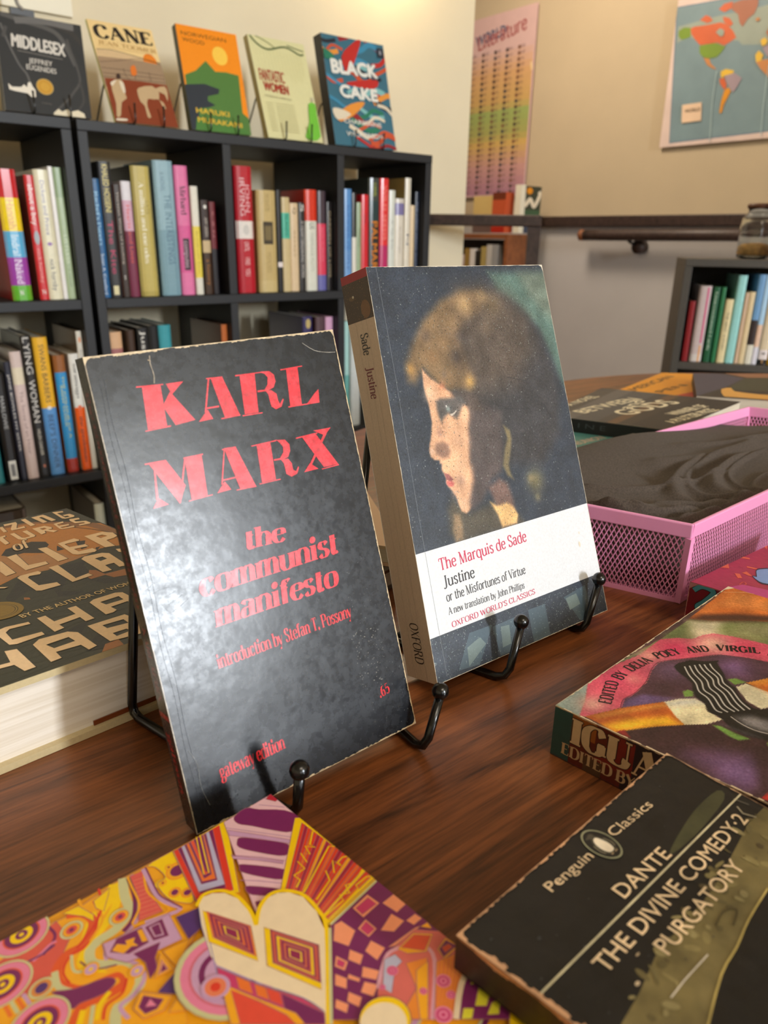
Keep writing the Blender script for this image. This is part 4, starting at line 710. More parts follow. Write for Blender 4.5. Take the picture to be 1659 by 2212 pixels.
# ------------------------------------------------------------------ large flat hardcover at the left
CRM = (250, 216, 172)
def kav_art(S):
    S.lay = .0000022; W, H = S.W, S.H
    S.poly(((82,15),(106,7.6),(122.3,11.4),(133,20.7),(142.7,32.9),(149.1,40.5),(149,58.7),(141.8,85.8),(135.8,86.3),(126.7,79.3),(115.2,84.3),(105.2,86.3),(91.8,90),(78.6,87.6),(66.8,93.2),(50.7,90.1)), (198, 130, 56))
    S.poly(((106,7.6),(124.5,12.8),(136.8,24.5),(147.2,37.4),(149.3,54.2),(143.5,76.5),(141.6,76.8),(143.7,55.8),(140.8,38.4),(133.8,36.4),(132,24.8),(120,12.8),(107.1,12.2)), (146, 100, 62)); S.stroke(((132.4,32.6),(138.1,43.1),(142,51.7),(145.1,64.3),(144.2,77.2)), .9, (48, 34, 26), 3)
    S.poly(((84.2,55.3),(91.8,54.8),(95.9,65),(107.2,66),(111.1,82.2),(123.8,78.5),(120,85.1),(103.6,86.6),(91.8,90),(78.6,87.6),(67.9,90.9)), (190, 134, 82))
    for q in (((85.2,54.2),(91.4,46.1),(99,45.1),(106.4,43.8),(111.7,49.1),(110.7,54.7),(105.8,60.5),(105.8,68.8),(101,64),(95.2,58.2),(87.2,58.3),(86.2,55.2)),((123,60.4),(127.7,61.8),(123.1,69.2),(122.6,73),(119,73.7),(120.6,66.8)),((112.9,59.1),(112.7,67.4),(108.5,67.4)),((125.7,76.2),(128.2,76.5),(120.8,83.8))): S.poly(q, (44, 36, 32))
    S.poly(((66.8,93.2),(79.9,88.9),(93.8,91.9),(104.2,87.3),(119.4,82.5),(128.8,79.3),(142.6,84.4),(113.2,140.1),(84.1,186.1),(67.5,184.7),(38.1,187.7),(19.3,189.5),(28.8,142.5),(49.7,92.4)), (50, 50, 36))
    for q in (((76.3,92.4),(91.2,93.1),(107.4,98.2),(104,109.7),(91.4,109.4),(83.1,119.7),(91,127.7),(83.9,128.7),(79.1,125.5),(81.8,115.1),(72.8,109.3),(59.6,118.2),(61.4,110.7)),((98.9,89.6),(111.6,90.7),(106.8,97.5),(97,98.9)),((87.4,130.7),(95.2,128.7),(94.7,138),(89.3,139)),((98.9,113.5),(109,121.9),(117.6,119.7),(110.8,130.8),(102,125.4)),((55.4,159.5),(63.2,162.1),(76.5,157.6),(66.6,168.3),(52.5,166.8)),((68.5,175.5),(88.6,167.1),(89.2,170.6),(65.7,187.8),(58.7,185.6))): S.poly(q, (30, 26, 24))
    for i in range(16): S.stroke([(x_, H * (.50 + .03 * i) + .6 * math.sin(x_ * 2.2 + i)) for x_ in np.linspace(W * .05, W * .98, 60)], .18, (64, 66, 48))
    for q in (((106,104.3),(108.3,106.6),(108.8,114.5),(120.4,115.1),(115.7,123.3),(109.4,121.4),(108.2,115.7),(100.5,116),(100.5,113.3)),((80.1,159.9),(81,162.2)),((67.6,115.3),(69.3,117.1),(68.8,119.5),(66.4,118.2)),((67.7,185),(73.8,184.8),(72.4,192.2),(61.1,192.9))):
        if len(q) > 3: S.poly(q, (176, 112, 56))
    S.poly(((78.7,176.6),(83.3,175.8),(82.2,177.5),(79.3,178.6)), (110, 24, 22))
    S.flecks(150, .5, (96, 62, 34), 8, (W * .75, H * .42, W, H * .56))
    A = ((((105.7,8.4),(107,8.5),(105,18.5),(103,18.8),(104.5,10.9)),),(((109.1,5),(116.1,5.2),(115.5,8.4),(111.3,16.5),(116,15.8),(115.3,19),(107.6,18.7),(108.3,15.8),(112.6,8.4),(108.2,8.5)),),(((120,3.3),(122.8,3),(121.4,18.1),(118.5,18.5)),),(((126.2,3.3),(133.5,2.7),(134,5),(134.2,17.4),(131.2,18),(131,6.5),(129.4,6.5),(129,17.3),(126.2,17.8)),),(((139.7,1.9),(145.2,4.1),(144.5,6.6),(140.8,5.7),(140.1,17.1),(142.8,17.1),(142.8,14.5),(141,14.3),(141.3,11.5),(145.5,11.9),(145.9,16.8),(144.3,19.2),(139,19.1),(137.9,17.4)),),(((98.1,24.8),(101.2,24.2),(100.5,26.7),(98.7,27.2),(97,38.4),(94.4,39.4),(95.3,31)),),(((104,23.8),(106.6,23.6),(105.9,34.4),(106.8,35.7),(110.1,35.2),(110.8,24.3),(113.6,23.9),(112.8,35.6),(111.3,37.5),(104.2,37.6),(103.2,35.7)),),(((117,23.3),(124.3,23.3),(125.8,28.4),(124.7,31),(122.4,31.1),(125.3,36.3),(122.3,37.4),(120,31.7),(118.7,35.6),(115.9,36.5)),((119.9,26.4),(120.1,29.9),(122.7,29),(122.5,26.6))),(((129.4,23.4),(135.6,22.8),(134.6,25.4),(130.3,26),(129.9,29.1),(135.4,29.4),(134.7,31.9),(129.2,31.8),(129.3,34.3),(136.1,34.3),(135.2,36.8),(128.4,35.9),(127.6,33.8)),),(((140.1,21.5),(145.3,22.8),(144.4,25.7),(140.8,25.4),(140.6,28.2),(145.3,30.9),(145.5,35.7),(144.3,37.4),(138.3,36.5),(139,34.2),(142.9,34.6),(142.9,32.6),(138.6,30.8),(138.8,24.5)),),(((81.2,61.8),(81.5,63.4),(79.3,82.9),(74,84.1),(74.6,76.3)),),(((86.3,58.4),(91.6,57.6),(88.4,77.1),(97,78.1),(96.4,82.3),(84.2,83.1)),),(((103.4,57),(107.6,58.1),(106.9,82),(101.4,82.5)),),(((114.5,56.8),(124.8,55.1),(125.7,58.7),(124.9,60.5),(116.5,60.4),(116.1,66.6),(124.3,67.9),(123.8,72.1),(116.2,70.9),(116.1,76),(123.7,76.3),(123.8,80.6),(121.5,82.5),(113.2,80.3),(111.8,77.9)),),(((130.5,55.6),(141.5,55.5),(144.9,60.6),(143.6,67.4),(140.4,69.2),(135.6,69.9),(134,81.4),(129,79.9)),((135.1,60.1),(135.2,64.7),(139.7,63.8),(138.8,60.1))),(((76.6,90.1),(78.8,88.3),(87.9,88.2),(88.2,91),(86.4,93),(81.8,91.7),(80.3,93.3),(79.3,106.2),(87.1,108.5),(86.6,113.2),(77.1,113.3),(75.3,111.8)),),(((93.8,87.3),(98.7,87.1),(96,109.8),(103.4,108.1),(103.6,112),(92.4,113.4)),),(((111.2,87.4),(114.2,85),(123.3,86.4),(125.7,89.4),(122.8,111.7),(118.7,110.9),(119.8,103.9),(115,103.9),(113.8,112.2),(109.1,111.9)),((116.4,91.6),(116.5,96.9),(120.7,96),(120.5,91.7))),(((131.4,86.1),(134.4,87.7),(132.1,95.2),(130.3,90.9)),),(((44.5,141.6),(47.4,140.9),(56.4,142.6),(56.1,145.2),(47.5,144.1),(44.9,146.3),(43.7,154.8),(55.6,156),(55.2,159.3),(43.2,160),(40.7,158.7),(41.2,148.8)),),(((60.7,141.5),(64.5,141.5),(64,158.9),(59.3,159.8)),),(((75.1,140.8),(79,141),(77.8,159),(73.6,159.2)),),(((63.7,149.9),(74.6,149),(74.4,153.5),(62.9,154.6)),),(((85.1,141.8),(88.2,139.8),(99.3,139.5),(101.9,141.4),(101.8,158),(98.3,159.1),(97.8,152.4),(89.2,152.9),(89.3,157.6),(86.8,159),(83.3,158.8)),((88.7,144.7),(89.1,149.1),(97.7,149.2),(98.1,144.4))))
    A += ((((36.7,162.9),(41,164.4),(38.9,184.4),(34.4,184.6),(34,177),(26.1,175.7),(27.4,172.8),(34,173.8)),),(((47.2,165.2),(51.3,162.1),(63,163.4),(65.7,167),(64.6,184),(60.5,185.1),(60.5,178.9),(50.4,177.8),(49.5,184.2),(44.9,184.6)),((50.8,168.9),(51.6,174.2),(60.7,173.9),(60.7,168.6))),(((71.6,164.1),(89,164.4),(90.7,175),(87.8,183.5),(83.8,186.8),(70.4,184.2)),((76.3,168),(76.2,172),(85.4,173.5),(85.8,168.7)),((75.2,178),(74.9,181.7),(81.8,181.1),(81.5,178.2))))
    for a in A:
        S.poly([(x + .3, y + .26) for x, y in a[0]], (26, 16, 14), [[(x + .3, y + .26) for x, y in q] for q in a[1:]])
    for a in A: S.poly(a[0], CRM, a[1:])
    S.text('BY THE AUTHOR OF WONDER', (56.7,136.9), (119.2,135.4), 3.96, (236, 206, 150), bold=.01)
    S.text('of', (93.1,52.3), (102.5,52.3), 13.64, CRM, font=serif, shear=.3, thick=1.8, thin=.6, ser=.2, out=(26, 16, 14), ow=.3)
    S.text('&', (59.2,100.4), (68.5,98.3), 13.11, CRM, out=(26, 16, 14), ow=.3)
    cx, cy = (52.6,122.4); S.rings(cx, cy, ((10.5, (150, 120, 36)), (8.2, (40, 30, 16)), (7.9, (160, 130, 44)), (7.2, (40, 30, 16)), (6.9, (150, 120, 36))))
root = thing('hardcover_book', 'large flat hardcover at the left with huge cream capitals on an olive cover', 'book')
K = [Vector(k) for k in ((-0.03288,0.47021,0.039),(0.1167,0.48145,0.039),(0.163,0.2965,0.039),(0.01342,0.28527,0.039))]; pm = PM(); S = Sheet(K, pm); ed = (206, 188, 146); bt = .0032
pm.hexa([K[0], K[3], K[2], K[1]], [v - Vector((0, 0, bt)) for v in (K[0], K[3], K[2], K[1])], ed, {0: (50, 50, 36)})
B = [Vector((v.x, v.y, 0.0002)) for v in K]; pm.hexa([B[0], B[1], B[2], B[3]], [v + Vector((0, 0, bt)) for v in (B[0], B[1], B[2], B[3])], ed)
kav_art(S); pm.build('cover', mat('matte_jacket', .34, noise=.05, nscale=700, spec=.45, bump=.1, bscale=500), root)
pp = PM(); q = inset([v - Vector((0, 0, bt)) for v in K], .002, .004, .004, .0035); pp.hexa([q[0], q[3], q[2], q[1]], [Vector((v.x, v.y, bt + .0002)) for v in (q[0], q[3], q[2], q[1])], (230, 220, 200)); pp.build('page_block', pages_mat('deckled_page_edges', (236, 226, 212), 2, 1300), root)
# jacket flap peeking along the lower board
pf = PM(); a = q[3] * .62 + q[2] * .38; b = q[2]; d_ = Vector((.0002, -.0012, 0)); zf = bt + .0003
e1 = Vector((a.x, a.y, zf)); e2 = Vector((b.x, b.y, zf)); pf.hexa([e1 + d_, e2 + d_, e2 + d_ + Vector((0, 0, .0022)), e1 + d_ + Vector((0, 0, .0022))], [v - d_ * .5 for v in (e1 + d_, e2 + d_, e2 + d_ + Vector((0, 0, .0022)), e1 + d_ + Vector((0, 0, .0022)))], (120, 56, 20)); fo = pf.build('jacket_flap', mat('matte_jacket'), root); fo['label'] = 'brown inner flap of the jacket'
reloc(root)
# ------------------------------------------------------------------ psychedelic book in front
P_ = (124, 40, 96); PK = (236, 192, 200); LI = (206, 160, 196); YE = (252, 208, 8); OR = (240, 120, 48); RD = (226, 62, 42); CR = (246, 224, 188); PE = (250, 158, 116); VI = (88, 54, 118); GR = (208, 204, 152); MG = (206, 62, 112); PI = (234, 132, 166); OY = (248, 172, 32); LB = (190, 184, 214)
def psy_art(S):
    S.lay = .000003; W, H = S.W, S.H
    def P(q, c, sm=0):
        S.poly(q, c, smooth=sm); q = list(q); S.stroke(q if not sm else _curve(q + [q[0]], sm), .2, (166, 104, 112), closed=not sm)
    def RG(x, y, sp, rot=0, asp=1.): S.rings(x, y, [(r * .5, c) for r, c in sp], rot, asp)
    # the rest of the cover, towards the reader
    R = random.Random(8)
    for k in range(26):
        x0, y0 = R.uniform(0, W), R.uniform(70, H); pts = [(x0 + 14 * i, y0 + R.uniform(-14, 14)) for i in range(6)]
        for w_, c in ((7, GR), (5.6, R.choice((OR, PI, P_, LI))), (3, R.choice((YE, OY, RD)))): S.stroke(pts, w_, c, 5)
    for k in range(34):
        x0, y0 = R.uniform(4, W - 4), R.uniform(86, H - 4); r = R.uniform(3, 8); S.rings(x0, y0, ((r, GR), (r * .88, PI), (r * .66, P_), (r * .46, YE), (r * .22, OR)), asp=.9)
    # left field of flowing bands
    P(((74.7,6.1),(81.2,-26.1),(110.6,0.8),(126.7,3.6),(143.8,1),(162.4,1.3),(158,24.1),(152.6,32),(143.4,38.1),(134.9,55.9)), OY)
    P(((108.7,6.2),(124.9,3.4),(125.3,11.4),(118,18.9),(110.1,20.8),(97.6,15.5),(100.8,-8.2)), (222, 92, 78))
    for q, w_, c in ((((142.9,1.8),(138.3,6.1),(132.4,10.3),(127.6,16.5)),'7','YE'),(((143.6,1.6),(140.4,8),(135.1,12.8),(129.9,15.7),(125.6,19),(125.1,24.1),(129.1,29.1)),'4.6','YE'),(((145.7,0.9),(143.1,7.2),(141.2,13.6),(136.1,16.8),(131,17.4),(127.6,18.7),(126.4,23.2),(130.7,27.8),(132.9,32.6),(132.5,37),(128,38.6),(124.7,39.9),(122.2,44.2)),'5.4','GR'),(((147,2.1),(144.8,10.4),(141.1,16.7),(136.9,19.1)),'3','P_'),(((148.3,1.5),(146.1,9.9),(141.8,17.4),(136.1,20.6),(131.1,21.2),(129.4,24.6)),'2.2','LI'),(((127.8,3.3),(131.4,5.9),(132.1,10.8),(127,15.9),(122.4,16),(118.3,19.2),(117.7,23.9),(120.7,28),(126.3,29.3),(130.2,30.8),(129.6,34.2),(124.8,34.4),(119.3,33.1),(115.2,36.6)),'5.2','OR'),(((121.9,19.1),(120.3,23),(122.1,26.7),(126.1,27.7),(130.8,29.4),(131.4,33.9),(127.9,37.2),(120.3,36.5),(117.2,39.6)),'4.2','OY'),(((118,18.9),(116.9,23.8),(118.7,27.5)),'3.5','GR'),(((135.5,3.5),(134.4,9),(128.8,16.1),(123.3,16.9),(119.6,20.4),(119.4,24.9)),'1.2','RD'),(((138.7,3.1),(136,8.9),(129.9,15.7),(124.2,19.1),(123.6,23.4),(127.8,28)),'1','YE')): S.stroke(q, float(w_) * .5, {'YE': YE, 'GR': GR, 'P_': P_, 'LI': LI, 'OR': (232, 92, 44), 'OY': OY, 'RD': RD}[c], 6)
    for q, w_, c in ((((131.3,19.2),(130.4,23.7),(133.3,28.2),(134.8,32.3),(134,36.3),(129.7,38.9),(125.8,39.6),(125.8,44)),'2.2','LI'),(((132.8,-0.6),(132.3,3.9),(134.9,7.9),(134.1,11.9),(128.8,16.1)),'1.6','OY'),(((138.7,-0.2),(136.7,6.3),(133,10.9),(128.8,13.9),(125.2,15.7)),'1.4','RD'),(((123.3,16.9),(121.8,22.4),(125.8,24.7),(130.3,26.8)),'1.6','GR'),(((124.1,20.4),(125.6,24.9),(130.7,27.8)),'1','P_'),(((105.1,18.8),(105.1,24.3)),'2','OR'),(((106.6,19.2),(106.7,24.5)),'2','GR'),(((108.1,19.6),(108.2,24.7)),'2','OR'),(((109.6,20),(109.8,24.7)),'2','LI'),(((125.8,34),(122.3,35.9),(119.9,39.2)),'2.4','YE'),(((130.7,33.3),(127.8,36.5),(123.5,37),(121.1,40.2)),'1.4','RD'),(((120.4,-3.9),(122.6,4.4),(122.3,8.6),(117.8,11.8)),'1.6','P_'),(((115.1,12.1),(120.4,9.9),(122.2,10)),'1.4','PI'),(((113.3,11.2),(117.5,11.5),(121.4,10.8)),'1.0','VI'),(((118.7,34.4),(115.8,38.2)),'3','YE'),(((121.1,34.8),(117.8,40.1)),'2','GR')): S.stroke(q, float(w_) * .5, {'YE': YE, 'GR': GR, 'P_': P_, 'LI': LI, 'OR': OR, 'OY': OY, 'RD': RD, 'PI': PI, 'VI': VI}[c], 5)
    P(((115,24.3),(119.7,27.3),(127,29.7),(128.2,32.3),(125.2,33.5),(121.9,33),(118.9,32.1),(116.8,32.3),(116.7,28.2)), P_, 3)
    P(((135.5,3.5),(141.2,2),(139.7,4.1),(136,8.9),(134.9,6.3)), YE); P(((127.3,2.1),(131.6,2.4),(133.4,8.1),(132.4,10.3),(131.1,6.8)), YE)
    for c_, sp in (((116.1,1.5),1),((126.7,9.1),2),((106.8,13.9),1),((113.6,21.5),3),((109.5,30.7),1),((138.5,13.9),2),((158,9.5),4),((154.8,16.6),5),((152.8,10.5),5),((156.7,18.8),5),((125.1,24.7),6),((133.6,33.2),6)):
        RG(*c_, {1: ((15.5, GR), (14.3, (210, 120, 110)), (13.8, PI), (10.2, (226, 90, 60)), (9.2, P_), (6.2, YE), (3.4, P_), (1.4, YE)), 2: ((6.6, GR), (5.1, (170, 90, 70)), (4.8, OY), (3.2, (224, 84, 76)), (1.4, P_)), 3: ((6.6, GR), (5.3, (220, 140, 70)), (3.3, VI)), 4: ((6.2, OR), (5.8, OY), (3.6, P_)), 5: ((3.6, YE), (2.5, OR), (2.0, P_)), 6: ((4.6, OY), (3.4, LI), (1.2, YE))}[sp], rot=-20, asp=.82)
    P(((147.4,2),(151.1,2.4),(148.9,11.6),(148.5,15.4),(148.2,20.1),(141.5,18.8),(145.2,12.5)), (224, 92, 84), 0)
    for k in range(10):
        a, b = ((147.5,4.3),(150.3,5.1)); c, d = ((142.4,18),(147.6,19.5)); t = k / 9; S.stroke([(a[0] + (c[0] - a[0]) * t, a[1] + (c[1] - a[1]) * t), (b[0] + (d[0] - b[0]) * t, b[1] + (d[1] - b[1]) * t)], .22 * .5, (240, 170, 120))
    S.stroke(((146.8,1.9),(145.9,6.3),(144.9,12.2),(143.2,15.5),(139.7,19.4),(149.5,21.2),(148.8,15.7),(148.5,10.4),(151.2,3.3)), 1.3 * .5, OY, 3)
    S.stroke(((151.7,1.9),(150.7,7.3),(149.7,13.2),(150.3,17.9),(152.2,22.9),(146.6,21.8),(142.6,20.5)), 2.4 * .5, LI, 3); S.stroke(((152.6,1.8),(151.7,6.4),(150.4,13.8),(151.3,18),(152.8,22.7)), 1.0 * .5, P_, 3)
    P(((153.4,1.6),(160.2,1.2),(162.4,2.3),(159.7,11.9),(156.6,22.8),(153.4,20.8),(151.5,16.6),(151.9,10.1),(155,9.4),(154.8,3.8)), YE, 3)
    for c_, r in (((158.9,9.4),0),((154.1,16.4),1),((153.3,10.9),2),((156.7,18.9),1),((157.7,6.5),2)): RG(*c_, (((7.4, OR), (6.9, OY), (4.6, P_)), ((3.9, OR), (3.4, OY), (2.3, P_)), ((2.4, OR), (1.9, YE), (1.1, (190, 70, 60))))[r], rot=-30, asp=.85)
    P(((134,20.1),(141.4,20.9),(148.9,22.3),(147.2,32.3),(138.6,30.9),(132.8,29.1),(129.7,24.1),(130.9,19.5)), LI)
    P(((134.3,20.4),(141.1,21.4),(140.1,27.2),(134.4,27),(131,23.2)), P_); P(((139.6,21.6),(140.9,22),(140.2,26.6),(138.8,26)), OY); P(((135.7,22.5),(138.2,23.3),(137.1,24.5),(137.6,26.4),(136.1,25.4),(133.4,26.1),(131.6,23.1),(133.6,22),(135.4,24)), OY)
    for q, c in ((((141.8,22.1),(146.6,22.6),(145.1,28.9),(141.3,27.6)),0),(((142.5,22.7),(145.5,23.2),(144.4,27.9),(142,26.8)),1),(((143,23.2),(145.1,23.5),(144.1,27.2),(142.5,26.5)),0),(((135.3,27.9),(142.4,29.3),(139,32.7),(137.9,35.8),(134.9,37.8),(136.4,32.4)),0),(((141.4,32.4),(148.6,33.9),(141.7,39.7)),2),(((149.8,24.7),(156.5,26.1),(153.9,32.4),(148.5,33.6)),3),(((134.4,42.6),(141.6,39.9),(138.4,47.2)),3),(((135.7,38.5),(140.5,32.7),(140.8,39.2)),2),(((136.8,38.2),(140,34.3),(139.8,38.3)),4),(((137.8,37.8),(139.6,36),(139.4,38.1)),0),(((127.7,42.7),(131.2,39.6),(136.5,45.8),(133,48.1),(128.3,46.8)),2),(((128.9,43.1),(131.3,41),(134.5,45.3),(132,46.6),(129.2,45.9)),0),(((130.1,44.2),(132.1,43),(132.4,45.8)),5),(((133.6,49.4),(137,47.5),(136.9,51.7)),2)): P(q, (P_, LI, OY, VI, (224, 150, 120), PI)[c])
    # left fan
    for q, c in ((((161.8,1.8),(181.7,0.6),(167.9,29),(156.6,24.5)),6),(((162.1,1.8),(178.8,1.2),(167,27.2),(156.9,24)),0),(((163.6,1.7),(176.2,1.4),(165.8,25),(159.1,21.8)),1),(((164.8,1.7),(174.8,1.5),(166.4,23.7),(159.2,21.1)),2),(((165.9,1.8),(173.6,1.6),(165.6,20.9),(161.3,19.1)),1),(((166.5,1.8),(172.9,1.6),(165.6,20),(162,18.4)),3),(((167.4,1.8),(172.5,1.6),(165.6,17.7),(163.1,17.7)),1),(((168,1.7),(172,1.6),(165.6,16.4),(164,16.8)),4),(((169.2,1.7),(171.4,1.7),(165.4,16.1),(164.8,15.9)),1)): P(q, (RD, P_, LB, OR, (236, 90, 60), YE, YE)[c])
    S.stroke(((170.5,1),(163.9,16.2),(165.3,16.8),(171.8,1)), .7 * .5, YE)
    # centre wedge with dark slots
    P(((180.6,1.1),(200,0),(200.5,16),(198.8,15),(177,36.5),(166,41.4),(167.4,37)), PK)
    for s_ in (((184.4,1.3),(189.8,0.2),(192.6,3.7),(198.6,9.7),(200.6,16.1),(198.6,15.5),(194.1,19.2),(190.2,14.8),(186.4,8.7),(183.7,4.8)),((179.1,11.1),(180.7,10.7),(184.5,15.2),(189.9,23),(186.4,26.4),(181.2,19.9),(177.9,13.9)),((173.3,21),(174.8,20.8),(182.7,30.8),(179.9,33.5),(175.5,28),(172.7,22.9)),((169.8,29.3),(171.3,29.2),(177.2,36.3),(175.3,37.6),(169.9,32.4)),((169.1,35.2),(173.1,39.3),(168.5,41.3))): P(s_, P_, 3)
    for s_ in (((179.6,3.7),(186.3,12.7),(192.6,21.3)),((174.2,15.1),(180.1,21.5),(184.8,27.9)),((174.3,17),(179.2,22.7),(183.8,28.7)),((170.6,25.5),(174.4,29.4),(178.7,34.6)),((193.9,1.8),(199.5,8.4)),((197,0.2),(199.8,4.3))): S.stroke(s_, .45 * .5, (170, 110, 160)); 
    for s_ in (((179.5,5),(185.7,13.5),(191.7,22.1),(190.3,23),(184.6,15.1),(178.5,7.5)),((174.2,15.6),(179.7,21.9),(184.5,28.1),(183.9,28.6),(179.2,22.7),(173.8,16.8))): P(s_, LI)
    P(((198.9,0.2),(200,0),(200.2,3.7),(199,4.2),(197.3,1.1)), (190, 40, 60))
    # right fan
    P(((198.8,15),(200.6,16.4),(200.9,53.6),(179.2,56.9),(179.7,53.1),(177,36.5)), YE)
    for q, c in ((((178,37.5),(199.1,18.3),(199.2,19.8),(178.2,38.3)),'RD'),(((178.2,38.3),(199.2,19.8),(199.2,21.3),(178.3,39)),'P_'),(((178.3,39),(199.2,21.3),(199.3,22.8),(178.4,39.8)),'RD'),(((178.4,39.8),(199.3,22.8),(199.4,24.3),(178.5,40.5)),'OR'),(((178.5,40.5),(199.4,24.3),(199.4,25.8),(178.6,41.2)),'RD'),(((178.6,41.2),(199.4,25.8),(199.5,27.2),(178.7,42)),'P_'),(((178.7,42),(199.5,27.2),(199.6,28.7),(178.8,42.7)),'RD'),(((178.8,42.7),(199.6,28.7),(199.7,30.1),(178.9,43.4)),'OY'),(((178.9,43.4),(199.7,30.1),(199.7,31.5),(179,44.2)),'P_'),(((179,44.2),(199.7,31.5),(199.8,33),(179.1,44.9)),'RD'),(((179.1,44.9),(199.8,33),(199.9,34.4),(179.2,45.6)),'OR'),(((179.2,45.6),(199.9,34.4),(199.9,35.8),(179.3,46.3)),'RD'),(((179.3,46.3),(199.9,35.8),(200,37.2),(179.4,47)),'P_'),(((179.4,47),(200,37.2),(200.1,38.5),(179.5,47.8)),'RD'),(((179.5,47.8),(200.1,38.5),(200.1,39.9),(179.6,48.5)),'RD'),(((179.6,48.5),(200.1,39.9),(200.2,41.3),(179.7,49.2)),'OY'),(((179.7,49.2),(200.2,41.3),(200.3,42.6),(179.8,49.9)),'P_'),(((179.8,49.9),(200.3,42.6),(200.3,44),(179.9,50.6)),'RD'),(((179.9,50.6),(200.3,44),(200.4,45.3),(180,51.3)),'OR'),(((180,51.3),(200.4,45.3),(200.5,46.6),(180.1,52)),'RD'),(((180.1,52),(200.5,46.6),(200.5,47.9),(180.2,52.7)),'YE'),(((180.2,52.7),(200.5,47.9),(200.6,49.2),(180.3,53.4)),'RD'),(((180.3,53.4),(200.6,49.2),(200.7,50.5),(180.4,54)),'OR'),(((180.4,54),(200.7,50.5),(200.7,51.8),(180.5,54.7)),'YE')): P(q, {'RD': (228, 66, 36), 'P_': (168, 34, 66), 'OR': (238, 110, 40), 'OY': OY, 'YE': YE}[c])
    for q in (((200.1,25.4),(199,24),(194.8,27.9),(195.3,30),(193.2,27.5),(192.2,31.2),(190.3,29),(189.4,33.2),(187.5,31),(187.3,34.8),(183.2,34.8),(183.5,37.5),(180.9,39)),((200.3,34),(198.6,32.5),(181.3,42)),((200.4,39.8),(198.7,38.9),(196.3,39.5),(196.2,41.4),(195.6,37.9),(192.7,42.1),(191.4,39.7),(189.8,43.5),(182.3,46.5)),((200.3,48.1),(199.9,46.8),(194.5,49),(192,48),(191,51),(188.3,49.7),(187.9,51.9),(180.2,52.7)),((200.4,51.1),(198.9,49.7),(194.2,50.1),(193.9,51.6),(181,54.4))): S.stroke(q, .95 * .5, YE)
    # checkered field at the right
    P(((179.9,55.8),(200.1,52.7),(200.1,70.6),(200.3,84.5),(190.6,86.2),(170.9,86.7),(161.3,77.9)), P_)
    S.stroke(((179.7,56),(199.8,52.9)), 1.4 * .5, GR)
    for q, c in ((((200,60),(200.1,65),(196.1,65.4),(195.4,60.2)),0),(((194.6,64.7),(195.5,68.9),(190.9,69.6),(188.5,66.8)),0),(((199.5,69.2),(199.8,71.6),(196.5,71.7),(196,69.2)),0),(((180.3,56.8),(182.6,57.1),(183.3,62.2),(178.6,64.8),(176.7,60.7)),0),(((184.2,67.5),(185.4,71.8),(181.2,73.2),(180.8,68.9)),0),(((178.1,65.8),(179.6,69.5),(177,71.2),(175.7,67.9)),0),(((177.1,72.1),(179.4,75.9),(177,77.4),(174.8,74.2)),0),(((170.4,68.9),(171.7,72),(169.7,74.2),(168.2,71.4)),0),(((174.4,75.7),(176.3,78.7),(173.2,80.4),(171.7,77.3)),0),(((169.5,75.2),(170.9,78.6),(168.6,80.1),(167.5,76.9)),0),(((195.9,72.6),(197.7,73.3),(187.8,73.1),(186,72.2)),0),(((194.3,55),(194.7,59.7),(187.9,60.4),(187.9,55.9)),0),(((193.7,56),(193.9,59.3),(188.4,59.4),(188.5,56.5)),1),(((187.9,61.3),(188,65.7),(184.5,66.3),(184.2,62.2)),0),(((187.5,61.9),(187.5,65.4),(184.8,65.6),(184.7,62.7)),1),(((174.1,64.9),(175.2,68.4),(172.8,69.9),(171.7,67.1)),0),(((173.8,65.9),(174.5,68.1),(173.1,68.9),(172.4,67.2)),1),(((165.8,74.6),(167.2,77.8),(165.3,79.3),(164.1,76.3)),0),(((172.9,71.3),(174.2,74.3),(173.3,74.9),(171.8,72.1)),0)): P(q, (PE, MG)[c])
    # cell of the round form
    P(((169.6,85.6),(177.4,77.6),(184.9,73.5),(195.5,73),(200.2,78.1),(200.1,85.9),(199.9,91.1),(191.5,94.1),(184,98.9)), (222, 110, 100)); S.stroke(((175.6,79.5),(180.8,75.7),(186,73.7),(192.8,77.7),(192.3,83.4),(179.5,94.7)), 2.2 * .5, (222, 160, 176), 4)
    for q, c in ((((187.6,74.4),(194.3,73.5),(198.1,77.4),(192.6,80.2),(188.5,77.2)),0),(((188.6,74.7),(194.1,74.1),(197.3,77.4),(192.5,79.6)),1),(((195.3,81.6),(199.7,80.5),(200.6,84.9),(194.3,85.1)),0),(((195.7,81.9),(199.2,81.2),(200,84.4),(194.7,84.4)),2),(((196.6,82),(198.9,82.5),(198.8,83.9),(196.1,83.8)),1),(((197.3,73.4),(199.8,73.7),(199.2,76)),0),(((186,79),(191.4,81.7),(178.3,93.5),(173.5,89.1),(182.8,86.1)),3),(((192.3,84.1),(200,86.6),(199.2,90.4),(183.7,98.6),(179.9,95)),3),(((182.6,74.4),(185.9,75.1),(185.7,78),(182.8,78.3),(177.1,82.9),(176.5,80.2)),4),(((186.5,82.4),(190.7,82.6),(178.7,94),(177.3,92.7),(182.1,86.8)),0)): P(q, (OY, (222, 84, 50), P_, (238, 140, 50), (190, 186, 210))[c])
    for k in range(7):
        a = ((193,84.7),(200.3,87.7),(181,94.5),(184.3,97.5)); t = k / 6; S.stroke([(a[0][0] + (a[1][0] - a[0][0]) * t, a[0][1] + (a[1][1] - a[0][1]) * t), (a[2][0] + (a[3][0] - a[2][0]) * t, a[2][1] + (a[3][1] - a[2][1]) * t)], .35 * .5, (222, 90, 70))
